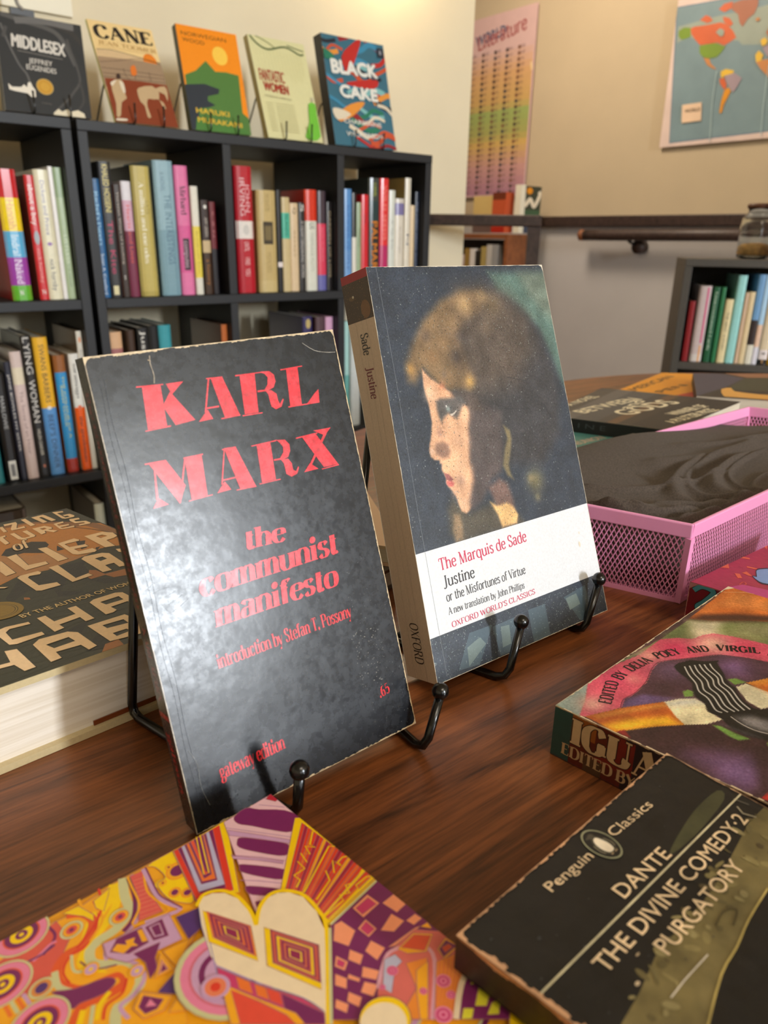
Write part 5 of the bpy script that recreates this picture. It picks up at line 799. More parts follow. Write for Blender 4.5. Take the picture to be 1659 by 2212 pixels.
    for c_, r in (((189.3,89.3),3.9),((187.8,93.3),2.4),((182.3,95.7),4.6),((181.8,78.3),3),((183.4,87.9),2),((176.6,80.1),1.6)): RG(*c_, ((r, PI), (r * .78, MG), (r * .5, PI), (r * .25, MG)))
    P(((184,98.9),(191.9,93.8),(200,90.4),(200.2,95.1),(199.6,103.7),(193.3,107.5)), P_); S.stroke(((183.7,98.6),(191.9,93.1),(199.8,90.6)), 3.0 * .5, (240, 214, 180), 3)
    for q in (((199.3,91.9),(200.1,95.1),(196.1,96.4),(193.5,94.7)),((195,96.3),(197,99),(191.9,101.4),(189.8,99.4)),((195.9,102.6),(193.7,101.6),(190.2,103),(192.4,104.9)),((200,97.7),(199.2,99.1),(197.7,98.9),(198.6,97.9)),((199.1,101.8),(199.3,103.4),(197.7,103.2)),((187.2,97.9),(189.1,99.7),(186.6,101.2),(184.7,99.5))): P(q, (232, 222, 60))
    P(((199.1,103.2),(200.5,115),(192.6,120.5),(185,113.5)), YE)
    # eye forms
    cx, cy = (150.5,50.2); RG(cx, cy, ((27, (190, 180, 140)), (26.4, GR), (24, PI), (20, (216, 110, 130)), (18.6, LI), (15, P_), (12, LI)), rot=-20, asp=1.05)
    cr = ((155.8,26.8),(157.2,24.9),(158.9,24.2),(161.5,24.7),(164.1,26.9),(165.7,31.1),(165.5,37.4),(164.2,42.4),(168,38.6),(172.2,36.8),(175.4,37.3),(178,39.4),(179.9,43.4),(179.4,50.2),(176.9,56.9),(159.5,78.4),(158.3,77.3),(161.4,75.2),(160,68.8),(154.4,57.9),(149.4,46.4),(149.7,42.7),(153.1,32.6))
    S.poly(cr, CR); S.stroke(cr[-2:] + cr[:1], .4 * .5, (150, 140, 180))
    S.stroke(((155.7,25.8),(158.8,23.7),(161.8,24.1),(164.6,26.4),(166.2,30.9),(165.9,37.4),(164.2,42.6)), 2.2 * .5, YE, 4); S.stroke(((164.2,42.6),(168.4,38.3),(172.5,36.4),(175.7,36.8),(178.4,39),(180.5,43.3),(180,50.3),(177.4,57),(159.9,78.8)), 2.4 * .5, YE, 4)
    S.stroke(((178.6,57),(160.4,79.2)), 1.6 * .5, GR); S.stroke(((155.7,29.6),(147.9,48.6)), .5 * .5, (150, 140, 190)); S.stroke(((149.2,46.6),(154.2,58.1),(159.9,68.9),(161.4,75.3)), .5 * .5, (150, 140, 190), 3)
    for q, c in ((((156.1,28.3),(163,41.9),(157.9,52.6),(151.7,38.6)),'YE'),(((156.7,29.2),(162.9,41.6),(158.4,51.1),(153.3,38.2)),'OR'),(((156.9,30.3),(162.4,41.5),(158.4,50.1),(153.7,38.4)),'P_'),(((157,31.7),(161.7,41.3),(158.3,48.8),(154.2,38.7)),'OR2'),(((157.1,32.8),(161.2,41.2),(158.2,47.7),(154.7,38.9)),'P_'),(((157.2,34.1),(160.6,41),(158.2,46.4),(155.3,39.1)),'OR'),(((157.3,35.1),(160.2,40.9),(158.1,45.4),(155.7,39.3)),'P_'),(((157.5,36.5),(159.5,40.7),(158,44),(156.3,39.5)),'YE'),(((157.6,37.5),(159.1,40.6),(158,43),(156.7,39.7)),'P_'),(((165.4,44.7),(172.8,59.4),(164.7,70.3),(158.8,55.3)),'YE'),(((166.2,46.3),(172.6,59.3),(165.8,68.7),(160.4,55.6)),'P_'),(((166.2,47.1),(172.2,59.2),(165.8,67.9),(160.8,55.7)),'OR2'),(((166.2,48.4),(171.5,59),(165.9,66.7),(161.4,56)),'P_'),(((166.2,49.2),(171,58.9),(165.9,66),(161.8,56.1)),'YE'),(((166.2,50.5),(170.3,58.7),(165.9,64.8),(162.5,56.3)),'OR2'),(((166.2,51.3),(169.9,58.6),(166,64),(162.9,56.5)),'P_'),(((166.2,52.5),(169.2,58.4),(166,62.8),(163.5,56.7)),'OR'),(((166.2,53.2),(168.8,58.3),(166,62.2),(163.9,56.8)),'P_'),(((166.2,54.6),(168,58.1),(166.1,60.8),(164.6,57.1)),'YE'),(((166.2,55.4),(167.5,58),(166.1,59.9),(165,57.2)),'P_')): P(q, {'YE': YE, 'OR': OR, 'P_': (150, 44, 84), 'OR2': (214, 92, 66)}[c])
    P(((148.9,47.1),(153.9,58.5),(159.7,69.2),(161.2,75.8),(159.4,78.3),(150.9,70.5),(147.3,50.8)), MG)
    for q, c in ((((151,52.5),(152.7,56.2),(151.3,59.8),(149.6,56.2)),0),(((153.2,57.5),(154.7,60.5),(153.3,63.8),(151.8,60.8)),0),(((154.7,60.5),(156.5,63.9),(154.9,67.3),(153.3,64.1)),1),(((156.7,64.5),(161,75.7),(159.4,78.3),(154.2,73.5),(154.7,68.2)),2),(((147.1,51.6),(151.6,61.8),(156,71.1),(155.8,75),(142.7,62.9)),3),(((147.9,55),(151.2,62.4),(154,70),(154.2,73.5),(144.4,64.4)),1)): P(q, (OR, (232, 80, 60), P_, OY)[c])
    c_ = (145.5,51.7); RG(*c_, ((7.4, LI), (5.4, (236, 130, 90)), (2.6, RD)))
    c_ = (170.2,87.1); RG(c_[0] + .6, c_[1], ((13.0, (130, 90, 110)), (12.6, YE)), asp=.95); RG(c_[0] - .4, c_[1] + .5, ((11.6, CR),), asp=.95)
GLOSS = mat('glossy_cover', .2, noise=.03, nscale=300, coat=.25)
paperback('picture_book', 'glossy book in the nearest corner covered in pink, orange and yellow swirls', ((-0.0999,0.17645,0.021),(0.09973,0.18857,0.021),(0.1263,-0.00966,0.021),(-0.07333,-0.02177,0.021)), (0, 0, -.0207), OY, spine=P_, art=psy_art, m=mat('waxy_colour_cover', .38, noise=.03, nscale=300, spec=.45), edge=(240, 230, 220), board=.0012)
# ------------------------------------------------------------------ stack at the right
def igu_art(S):
    S.lay = .000003; W, H = S.W, S.H
    def P(s_, c, sm=0): S.poly(s_, c, smooth=sm)
    picture(S, 0, 0, W, H, 200, 290, (76, 50, 54), 5, (('p',((-0.1,-0.1),(21.1,-0.4),(41.3,-0.4),(73.4,2.5),(97,2.4),(123.3,40.7),(91.5,54.5),(-1,11.4)),0.3,(122,130,78),1),('p',((93.9,2.8),(103.7,14.2),(95.1,16),(86.2,20.8),(80.1,13.8),(87.4,7.1)),4,(212,200,168),0.95),('p',((106,20.8),(120.9,41.8),(106.8,47.9),(96.7,25.4)),6,(170,160,120),0.6),('p',((40.8,-0.1),(58.6,2),(48.4,4.3),(41.2,3.7)),1,(84,104,84),0.9),('p',((75.5,1.2),(86.6,4.2),(79.6,9.5),(72.8,5.5)),3,(90,104,60),0.8),('p',((0.1,-0.2),(21,-0.2),(14.8,3.3),(8.6,6.6),(0,10.4)),0.3,(150,164,156),1),('p',((95.5,2.2),(137.4,-0.2),(138,8.2),(144.9,49.8),(132.2,54.8),(110.3,21.8),(100.6,10.5)),0.3,(206,108,40),1),('p',((129.9,4.4),(134.5,8.6),(135.7,20),(134.6,35.8),(130.8,37.5),(114.8,6.4),(105,3.5)),5,(228,142,72),0.8),('p',((95,2.5),(103.2,4.4),(112.3,14.4),(120.8,26.9),(125.8,39.6),(120.9,41.8),(115.5,29.4),(99.8,11)),3,(70,38,28),0.95),('p',((0,10.4),(9.6,6.3),(20.9,-0.3),(40.8,-0.1),(54,2.9),(71,2.5),(76.7,7.2),(80.1,12.5),(85.8,13.9),(90.3,16.6),(93.1,24.1),(96.2,38.5),(98.6,62.6),(88.2,66.8),(82.8,44.7),(80.3,36.6),(75.3,27.1),(69.3,22.8),(63.1,18.8),(57.2,13.9),(53,12),(46.1,13.3),(37.5,16.3),(27.6,17.4),(22.1,17.2),(15.4,19),(1.2,12.4)),0.3,(212,84,106),1),('b',((81.8,21.2),),13,(244,196,170),0.9),('b',((55.7,5.8),),9,(236,170,150),0.8),('b',((10,9.5),),9,(240,180,162),0.9),('b',((68,10.9),),9,(222,50,100),0.8),('b',((32.1,5.6),),10,(216,60,104),0.7),('b',((86.8,32.2),),10,(220,60,96),0.7),('b',((35.6,11.1),),6,(232,150,140),0.6),('p',((15.4,19),(21,16.7),(27.4,17.5),(37.3,16.4),(46.1,13.3),(53,12),(57.2,13.9),(69.3,22.8),(75.3,27.1),(80.3,36.6),(82.8,44.7),(83.2,58.1),(71.5,63.2),(59.5,46.9),(40,39.9),(38.9,36.5),(28.7,28.9)),0.3,(80,50,62),1),('b',((51.4,19.2),),11,(112,82,112),0.85),('b',((69.4,36.2),),12,(124,88,134),0.9),('p',((15.4,19),(21.3,17.1),(28.9,20.3),(33.8,29.4),(28.7,28.9),(19.7,22.4)),1.5,(104,80,122),0.95),('b',((37.3,23.8),),7,(66,42,48),0.8),('p',((40.3,30.3),(42.9,30.8),(43.1,33.2),(40,34.9),(37.6,32.6)),0.4,(118,152,70),1),('p',((59.9,38.6),(62.7,40.7),(62.6,45.1),(58,42.5)),0.4,(118,152,70),1),('p',((1,12.2),(15.1,19.2),(29.7,28.9),(28,35.1),(21.1,42.5),(13.2,35.2),(7.2,30.2),(0.4,26.4)),0.3,(196,96,34),1),('p',((1.2,20.5),(10.1,24.9),(21.6,34.8),(20.6,41.7),(13.2,35.2),(0.6,26.3)),3,(250,190,44),1),('p',((3.7,14.5),(14.2,19.8),(28.3,29.1),(27.7,31.2),(13.8,22.5),(3.6,16.4)),2,(222,150,62),0.9),('p',((29.5,28.9),(34.9,31.8),(39.3,36.3),(38.1,40.7),(34.6,43.7),(33.1,50.4),(26.7,47.7),(20.9,42.3),(23.5,36.9)),0.3,(240,226,182),1),('p',((29.8,29.7),(34.4,32),(38.9,36.5),(37.7,39.5),(32.3,35.6),(28.4,32)),3,(196,194,184),0.9),('p',((56.8,43.7),(61.5,45.1),(62,51.2),(61.8,56.8),(54.1,60.4),(48.8,57.5),(50.4,51.4)),0.3,(238,226,188),1),('p',((62.1,45),(71.5,50),(85.2,57.2),(64,66.4),(61.5,54.8)),0.3,(220,140,50),1),('p',((62.5,48.8),(68.3,53.8),(63.6,56),(61.5,54.8)),3,(180,80,30),0.8),('p',((0.4,26.4),(13.2,35.2),(21.1,42.2),(28,49.2),(36.8,68.4),(43.3,85.1),(-10.7,107),(-35.7,80.8)),0.5,(62,38,40),1),('p',((0.9,26),(3.7,27.8),(0.8,32.2),(0.4,28.7)),0.4,(150,44,40),1),('b',((8.4,54.4),),12,(84,54,68),0.7),('p',((5.4,52.4),(14.3,59),(19.5,67.6),(15.5,73.4),(6.2,77.4),(1.5,74.5),(2,65.5)),7,(112,80,116),0.9),('b',((8,69.8),),11,(134,98,144),0.95),('p',((26,66.4),(27.7,70.6),(4.3,81.5),(2.5,79.6)),3,(60,38,40),0.9),('p',((0.7,80.3),(5.3,81.1),(5.2,87.5),(-1.2,90.4),(1,83.1)),0.5,(190,50,40),1),('p',((27.6,49.4),(29,51.9),(28.3,57.6),(28.5,63.2),(25.1,60.7),(25.1,57.1)),0.6,(116,156,72),1),('p',((30.2,68.5),(32.2,70.5),(31.2,72),(28.9,69.5)),0.5,(116,156,72),1),('p',((54.7,18.1),(56.3,17.9),(58.5,18.2),(59.8,18.8),(61,19.4),(63.6,20.4),(66.1,24.6),(70.9,29.4),(68.7,29.7),(62.6,35.8),(60.1,37.7),(57.1,41.5),(56.8,43.7),(53.9,45.4),(49.8,50),(47.5,55.2),(48.5,57.7),(52.6,61.1),(56.8,69.5),(38.5,77.5),(31.9,68.6),(29.5,61.6),(30.2,55),(34.2,48.6),(34.4,43.8),(38.6,40.4),(40.2,35.8),(43.8,32.5),(48.2,29.9),(50.3,26),(52.4,21.1)),0.4,(24,22,20),1),('p',((37.8,53.3),(42,56.6),(44.2,64.9),(44.1,75.1),(41.7,76.1),(35.2,64),(35.3,57.8)),3,(150,144,144),0.8),('p',((30.1,50.8),(31,55.7),(32,65.6),(29.9,61.4)),2,(84,78,84),0.8)), 0)
    S.stroke(((15.4,19),(21,16.7),(27.4,17.5),(37.3,16.4),(46.1,13.3),(53,12),(57.2,13.9),(69.3,22.8),(75.3,27.1),(80.3,36.6),(82.8,44.7)), .3, (110, 40, 60), 3); S.stroke(((37.2,52),(35.3,57.8),(35.2,64),(38.5,72.6)), .35, (200, 190, 180), 3)
    for q in (((57.9,21.7),(53.3,26.2),(49.5,31.3),(45,35.2),(42.8,40.1),(37.7,45.7),(37.5,48.5)),((59.7,22.9),(55.5,27.1),(51.9,32.4),(47.1,36.1),(45.3,40.8),(40.3,46.5),(39.2,49.9)),((61.5,24.1),(57.7,27.9),(54.2,33.4),(49.9,37),(47.5,41.7),(42.6,47),(41.1,51.6)),((63.3,25.2),(60,28.9),(56.6,34.5),(52.5,37.6),(49.7,42.8),(44.8,48.1),(42.6,52.5)),((64.5,26.7),(61.7,30),(58.8,35.4),(54.6,38.5),(51.9,43.6),(47.1,49.1),(44.3,53.8)),((66.5,28.1),(63.9,30.8),(60.6,35.9),(56.6,39.2),(54.4,43.5),(49,49.8),(46.2,55.1))):
        S.stroke(q, .75, (150, 144, 136), 4); S.stroke(q, .3, (206, 200, 190), 4)
    S.lay = .000004
    for t_, a, b_ in (('EDITED',(14.7,15.2),(30.3,8.6)),('BY',(32,8.7),(38,8.3)),('DELIA',(40.4,8.2),(53.3,10.2)),('POEY',(56.1,10.6),(66.4,15.7)),('AND',(68.7,17.4),(75.7,23.5)),('VIRGIL',(78.1,25),(87.4,39.5)),('SUAREZ',(87.9,41.8),(89.4,58.7))): S.text(t_, a, b_, 3.89 * 1.25, (24, 16, 18), font=serif, thick=2.6, thin=1.0, ser=.3)
    S.wear((0, 0), (W, 0), .8, (226, 208, 176), 70, (0, 1), 21, .3); S.wear((0, 0), (0, H), .7, (220, 196, 160), 110, (1, 0), 22, .2); S.poly([(W, 0), (W - 5, 0), (W - 2.4, 1.8), (W, 3)], (232, 216, 186)); S.stroke(((129.7,1.4),(136,9.2),(138.3,18.7)), .3, (238, 190, 140)); S.ell(W * .55, H * .3, .35, .25, (240, 230, 220))
def igu_spine(S):
    W, H = S.W, S.H; S.rect(0, 0, W, 8.3, (40, 76, 72)); y = (8.3,19.1,27.4,35.5)
    S.rect(W * .0, y[0], W, y[3] + 14, (96, 34, 22)); S.rect(W * .62, y[0], W, y[1], (150, 84, 30)); S.rect(0, y[1] - 4, W * .3, y[1] + 4, (84, 60, 40)); S.rect(0, y[3] - 4, W, H, (40, 30, 34)); S.poly([(W * .3, y[1]), (W * .95, y[2]), (W * .95, y[3]), (W * .3, y[3])], (120, 34, 26))
    a = ((9.9,8.3),(15.2,45)); S.text('IGUANA', (W * .42, a[0][1]), (W * .42, a[0][1] + (a[1][1] - a[0][1]) * 1.62), W * .5, (206, 176, 134), font=serif, thick=3.6, thin=.7, ser=.5, out=(40, 20, 16), ow=.4)
    a = ((3.1,4.8),(6.1,37.3)); S.text('EDITED BY', (W * .13, a[0][1]), (W * .13, a[1][1]), W * .22, (196, 164, 122), font=serif, thick=2.4, thin=.7, ser=.6)
    S.wear((W, 0), (W, H), .5, (214, 180, 140), 100, (-1, 0), 23, .3)
KI = [Vector(k) for k in ((0.21993,0.16097,0.0245),(0.35588,0.16199,0.04),(0.39062,-0.04005,0.04),(0.25466,-0.04106,0.0245))]
pf = inset([Vector((v.x, v.y, .0238)) for v in KI], .001, .002, .006, .002)
paperback('paperback_book', 'paperback with a pink ribbon on its bright cover, lying under the black paperback', KI, (0, 0, -.0243), (74, 48, 58), spine=(58, 40, 36), art=igu_art, sart=igu_spine, m=mat('worn_cover', .4, noise=.08, nscale=250, bump=.08, bscale=300), pages=PAGES_Y, pflat=pf, edge=(226, 208, 176), board=.0005)
def dan_art(S):
    S.lay = .000003; W, H = S.W, S.H; G_ = (112, 100, 62)
    S.poly(((5.3,41.7),(19.1,40.2),(31.6,37.8),(44.5,37.7),(58.5,38.1),(71.4,37.4),(99.4,33.8),(113.4,34.3),(149.6,36.5),(103.7,51.9),(76.7,48.3),(61.4,49.1),(50.1,50.6),(38.9,51.4),(20.6,55.6)), G_); S.poly(((68.1,23.3),(77.3,21.5),(92.2,19.9),(106.2,20.6),(103.8,24),(85.3,25.1),(71.2,24.5)), (66, 66, 42), smooth=3)
    rr = random.Random(4)
    for i in range(60):
        t = rr.random(); a, b = ((13.8,42.9),(103.8,37.5)); x = a[0] + (b[0] - a[0]) * t + rr.uniform(-4, 11); y = a[1] + (b[1] - a[1]) * t + rr.uniform(-6, 6)
        S.ell(x, y, rr.uniform(.6, 2.4), rr.uniform(.3, 1.2), rr.choice(((128, 116, 74), (94, 84, 52), (140, 128, 86), (84, 72, 46), (104, 94, 60))), rr.uniform(0, 180), 10)
    S.stroke(((20.6,55.6),(38.9,51.4),(50.1,50.6),(61.4,49.1),(76.7,48.3)), .5, (176, 156, 90), 3); S.stroke(((52.6,44),(58.7,43.4),(62.3,45.6),(56.2,47.1)), .5, (78, 68, 40), 4)
    S.flecks(90, .5, (70, 68, 66), 31); S.flecks(26, .9, (56, 56, 58), 32); S.stroke(((23.2,46),(30.3,46),(42,46.6)), .35, (206, 196, 180)); S.stroke(((106.1,25.9),(107.4,30.5)), .3, (120, 114, 100)); S.stroke(((103.5,28.3),(101.8,30.9),(103.5,34.5)), .6, (160, 150, 124)); S.ell(*(20.8,38.7), .9, .5, (190, 170, 140)); S.ell(*(28.6,34.6), .8, .3, (170, 150, 120))
    S.stroke(((-0.4,24.4),(112.8,26.7)), .55, (206, 196, 160)); S.lay = .000004; T = (232, 204, 164)
    S.text('Penguin', *((29.7,8.6),(49.7,9.3)), 3.22, T, bold=.004); S.text('Classics', *((61.2,9.1),(82.9,10.2)), 3.22, T, bold=.004)
    S.text('DANTE', *((42.5,23.3),(67.6,24.4)), 4.39, T, bold=.006)
    S.text('THE DIVINE COMEDY·2', *((17.7,32.3),(100.1,33.5)), 4.5, T, bold=.006); S.text('PURGATORY', *((34.2,40.1),(79.5,40.9)), 4.5, T, bold=.006)
    c_ = (55.7,8); S.rings(*c_, ((4.7, (150, 150, 118)), (4.3, (18, 17, 16))), rot=0, asp=1.38)
    q = lambda s_: [(c_[0] + x * .46, c_[1] + y * .5) for x, y in s_]
    S.poly(q([(-2, -9), (1, -9.5), (3, -8), (2.5, -6.5), (4.5, -3), (5.5, 2), (4.5, 7), (3, 8), (-3, 8), (-5, 5), (-5.5, 0), (-4, -4), (-2, -6.5), (-5, -7.8)]), (70, 66, 54), smooth=3)
    S.poly(q([(-1, -5), (2, -5), (3.6, -1), (4, 3), (2.5, 7), (-2, 7), (-4, 3), (-3.4, -2)]), (240, 226, 200), smooth=3); S.stroke(q([(-3, 8.6), (-.6, 8.4)]), .5, (150, 130, 100)); S.stroke(q([(1, 8.6), (3.6, 8.4)]), .5, (150, 130, 100)); S.stroke(q([(-5.6, -2), (-6.4, 3), (-5.2, 6)]), .5, (110, 104, 86)); S.stroke(q([(5.2, -2), (6.6, 3), (5.6, 6)]), .5, (110, 104, 86))
    c = (206, 158, 118); S.wear((0, 0), (W, 0), .8, c, 90, (0, 1), 41, .35); S.wear((0, 0), (0, H), 1.7, c, 120, (1, 0), 42, .1); S.wear((W, 0), (W, H), .7, (190, 150, 116), 100, (-1, 0), 43, .3); S.poly([(0, 0), (3, 0), (1.4, 1.2), (0, 4)], c); S.poly([(W, 0), (W - 2.4, 0), (W - 1, 1), (W, 2.5)], (230, 190, 150))
def dan_spine(S): S.wear((S.W, 0), (S.W, S.H), 1.6, (190, 138, 98), 120, (-1, 0), 45, .05)
paperback('paperback_book', 'worn black paperback with cream capitals and a bird emblem, lying on the pink-ribboned one', ((0.10438,0.09923,0.0365),(0.21456,0.10763,0.0365),(0.22288,-0.07018,0.0365),(0.13407,-0.07628,0.0365)), (0, 0, -.0115), (20, 18, 17), spine=(26, 20, 17), art=dan_art, sart=dan_spine, m=mat('scuffed_cover', .45, noise=.35, nscale=90, bump=.15, bscale=200, mottle=.08), pages=PAGES_Y, edge=(206, 158, 118), board=.0006)
def crim_art(S):
    S.lay = .000003; W, H = S.W, S.H
    for i in range(520):
        r = random.Random(i); x, y = W * r.random(), H * .55 * r.random(); S.stroke([(x, y), (x + r.uniform(-1, 1), y + 1.3), (x + r.uniform(-.6, .8), y + 2.7)], .32, r.choice(((140, 24, 50), (196, 70, 88), (128, 20, 46), (206, 84, 96)))); S.l = .00003
    S.l = .0001
    for q in (((33.1,-0.4),(43.2,-3.3),(43.3,-0.8),(35.3,3.8)),((59.7,-2.2),(60.5,3.4),(58.2,4.4),(56.6,0)),((45.9,8.5),(46.8,13.9),(45,14.6),(44,9.7)),((33.8,11.6),(37.5,12.5),(33.2,17.6),(32.2,16.2)),((30.1,9.4),(31.3,11.6),(26,15.6),(24.2,14.1)),((92.7,-4.4),(93.1,-1.4),(83,2.9),(86.6,-0.4))): S.poly(q, (226, 104, 64))
    S.stroke(((18.3,21.6),(15.5,19.2),(20.9,18.7),(18.9,21.1),(13,20.1),(9.5,24.1)), .35, (226, 110, 70), 3)
    S.poly(((33.5,17.3),(34.7,18.9),(41.2,15.8),(47.5,14.5),(54.8,20.8),(55.2,32.4),(32.5,39.2),(26,29.4),(26.2,24.4)), (26, 30, 50), smooth=2); S.poly(((33.1,18.1),(33.5,20.1),(40.7,16.4),(46,15.5),(53.1,21.6),(53.5,33.2),(34.9,38.2),(28,28.5),(28,23.8)), (124, 160, 214), smooth=2)
    S.poly(((6,16),(17,20.5),(19.1,32.6),(18.9,42.3),(4.4,48.6),(5.7,28.8)), (190, 66, 128))
def crim_spine(S):
    W, H = S.W, S.H; q = [(p[0], p[1]) for p in ((21.4,2.7),(24.8,6.4),(24.7,11.4),(22.7,13.2),(16.2,9.3),(12.4,6),(10.4,7.9),(12.4,11.1))]
    S.stroke(q, 3.6, (16, 24, 30), 4); S.stroke(q, 2.7, (70, 140, 150), 4); S.wear((W, 0), (W, H), .4, (190, 120, 110), 80, (-1, 0), 51); S.poly([(W, 0), (W, 5), (W - 4, 0)], (180, 120, 120)); S.wear((0, 0), (W, 0), .4, (180, 130, 120), 12, (0, 1), 53)
paperback('paperback_book', 'crimson paperback with a blue splash, between the pink tray and the ribboned book', ((0.37377,0.19167,0.026),(0.49877,0.19179,0.026),(0.53675,0.00562,0.026),(0.41175,0.0055,0.026)), (0, 0, -.0257), (168, 44, 72), spine=(112, 12, 30), art=crim_art, sart=crim_spine, m=mat('worn_cover'), pages=PAGES)
# ------------------------------------------------------------------ flat books further back
def gods_art(S):
    W, H = S.W, S.H; S.lay = .000004; T = (232, 222, 192)
    for k, c in ((.0, (64, 62, 62)), (.12, (92, 90, 90)), (.24, (70, 72, 76)), (.42, (58, 56, 58)), (.5, (96, 70, 48)), (.58, (48, 42, 40)), (.68, (34, 32, 34))): S.rect(0, H * k, W, H, c)
    for s_, a, b_, cp in (('BETWEEN',(30,30.2),(138.8,51.5),14.18),('GODS',(46,68.8),(144.6,85.4),20.45),('and',(76,57.9),(130.2,56.4),10.82),('WINNER OF',(72.5,103.4),(141.4,112.2),11.65),('A PULITZER PRIZE',(33,115.6),(125.8,124.9),10.82),('A NOVEL',(59.3,6.4),(129.5,13),9.41)): S.text(s_, a, b_, cp, T if cp > 6 else (170, 160, 142), bold=.02, out=(30, 26, 24), ow=.8)
paperback('paperback_book', 'black and grey paperback lying on the teal one behind the pink tray', ((0.60259,0.4948,0.036),(0.77893,0.55481,0.036),(0.84566,0.41053,0.036),(0.65273,0.3789,0.036)), (0, 0, -.0142), (58, 56, 58), spine=(18, 22, 24), art=gods_art, sart=lambda S: S.text('S H I N E', (S.W * .35, S.H * .08), (S.W * .35, S.H * .5), S.W * .35, (60, 66, 70)), m=mat('printed_satin'))
def teal_art(S):
    S.lay = .000004; S.text('REUNION', *((30.3,31.9),(82.3,41.2)), 9, (206, 176, 160), bold=.02)
paperback('paperback_book', 'teal paperback at the bottom, under the black and grey one', ((0.54245,0.45791,0.0215),(0.65577,0.48415,0.0215),(0.65204,0.38208,0.0215),(0.55209,0.3693,0.0215)), (0, 0, -.0213), (84, 142, 138), spine=(40, 96, 96), art=teal_art, m=mat('printed_satin'))
def orng_art(S):
    S.lay = .00004; S.poly(((-330,-27.4),(0.4,107.1),(67.6,88.2),(-3.6,64.3)), (190, 56, 34))
    S.text('AMERICAN', *((14.4,19.6),(183.6,28.2)), 13, (60, 40, 12), bold=.02); S.text('PEN', *((37.7,55),(110.8,66.9)), 12, (60, 40, 12), bold=.02)
paperback('paperback_book', 'orange paperback with black lettering near the far table edge', ((0.84631,0.58864,0.016),(1.05757,0.64596,0.016),(1.15743,0.54213,0.016),(0.91184,0.46685,0.016)), (0, 0, -.0157), (232, 158, 30), spine=(200, 130, 20), art=orng_art, m=mat('printed_satin'))
def dark_art(S):
    S.lay = .00004; W, H = S.W, S.H
    S.poly(((-1.6,0.5),(40.2,4.5),(79.1,41.7),(53.2,110.8),(-1.7,185)), (66, 64, 84)); S.poly(((79.1,41.7),(163.3,20.3),(188.5,128.6),(54.4,129.6)), (56, 62, 44)); S.poly(((31.9,-13.3),(78.5,-18.5),(158.8,-6.3),(165.2,30.6),(82.8,36)), (150, 104, 74)); S.poly(((118.9,186.8),(195.7,151.3),(223.1,216.3),(110.7,221.9)), (112, 44, 32))
    S.poly(((47,126),(64,114.2),(72.2,138),(121.2,150.4),(172.1,154.8),(179.2,176.3),(74,174.9),(53.6,170.1)), (222, 166, 80), smooth=2)
    x, y = (68.4,206.7); S.ell(x, y, 17, 8, (214, 160, 80), 60)
paperback('paperback_book', 'dark multicoloured paperback with gold shapes, resting on the orange one', ((1.01569,0.571,0.03),(1.164,0.46601,0.03),(0.92234,0.39351,0.03),(0.86064,0.47419,0.03)), (0, 0, -.0137), (40, 34, 32), spine=(30, 26, 26), art=dark_art, m=mat('printed_satin'))
def crem_art(S): S.lay = .000004; S.text('FIRST', *((44.6,47.6),(67.7,31.4)), 6, (110, 112, 96), bold=.01)
paperback('hardcover_book', 'cream book lying behind the gap between the two easels', ((0.30466,0.50467,0.028),(0.33345,0.45992,0.028),(0.26844,0.32057,0.028),(0.23964,0.36533,0.028)), (0, 0, -.0135), (226, 190, 158), art=crem_art, m=mat('printed_satin'), edge=(206, 184, 150), board=.002)
paperback('hardcover_book', 'grey-brown book at the bottom, under the cream one', ((0.24511,0.3739,0.014),(0.33957,0.39154,0.014),(0.29072,0.33157,0.014),(0.19626,0.31394,0.014)), (0, 0, -.0137), (108, 100, 92), m=mat('printed_satin'), edge=(110, 80, 58), board=.002)
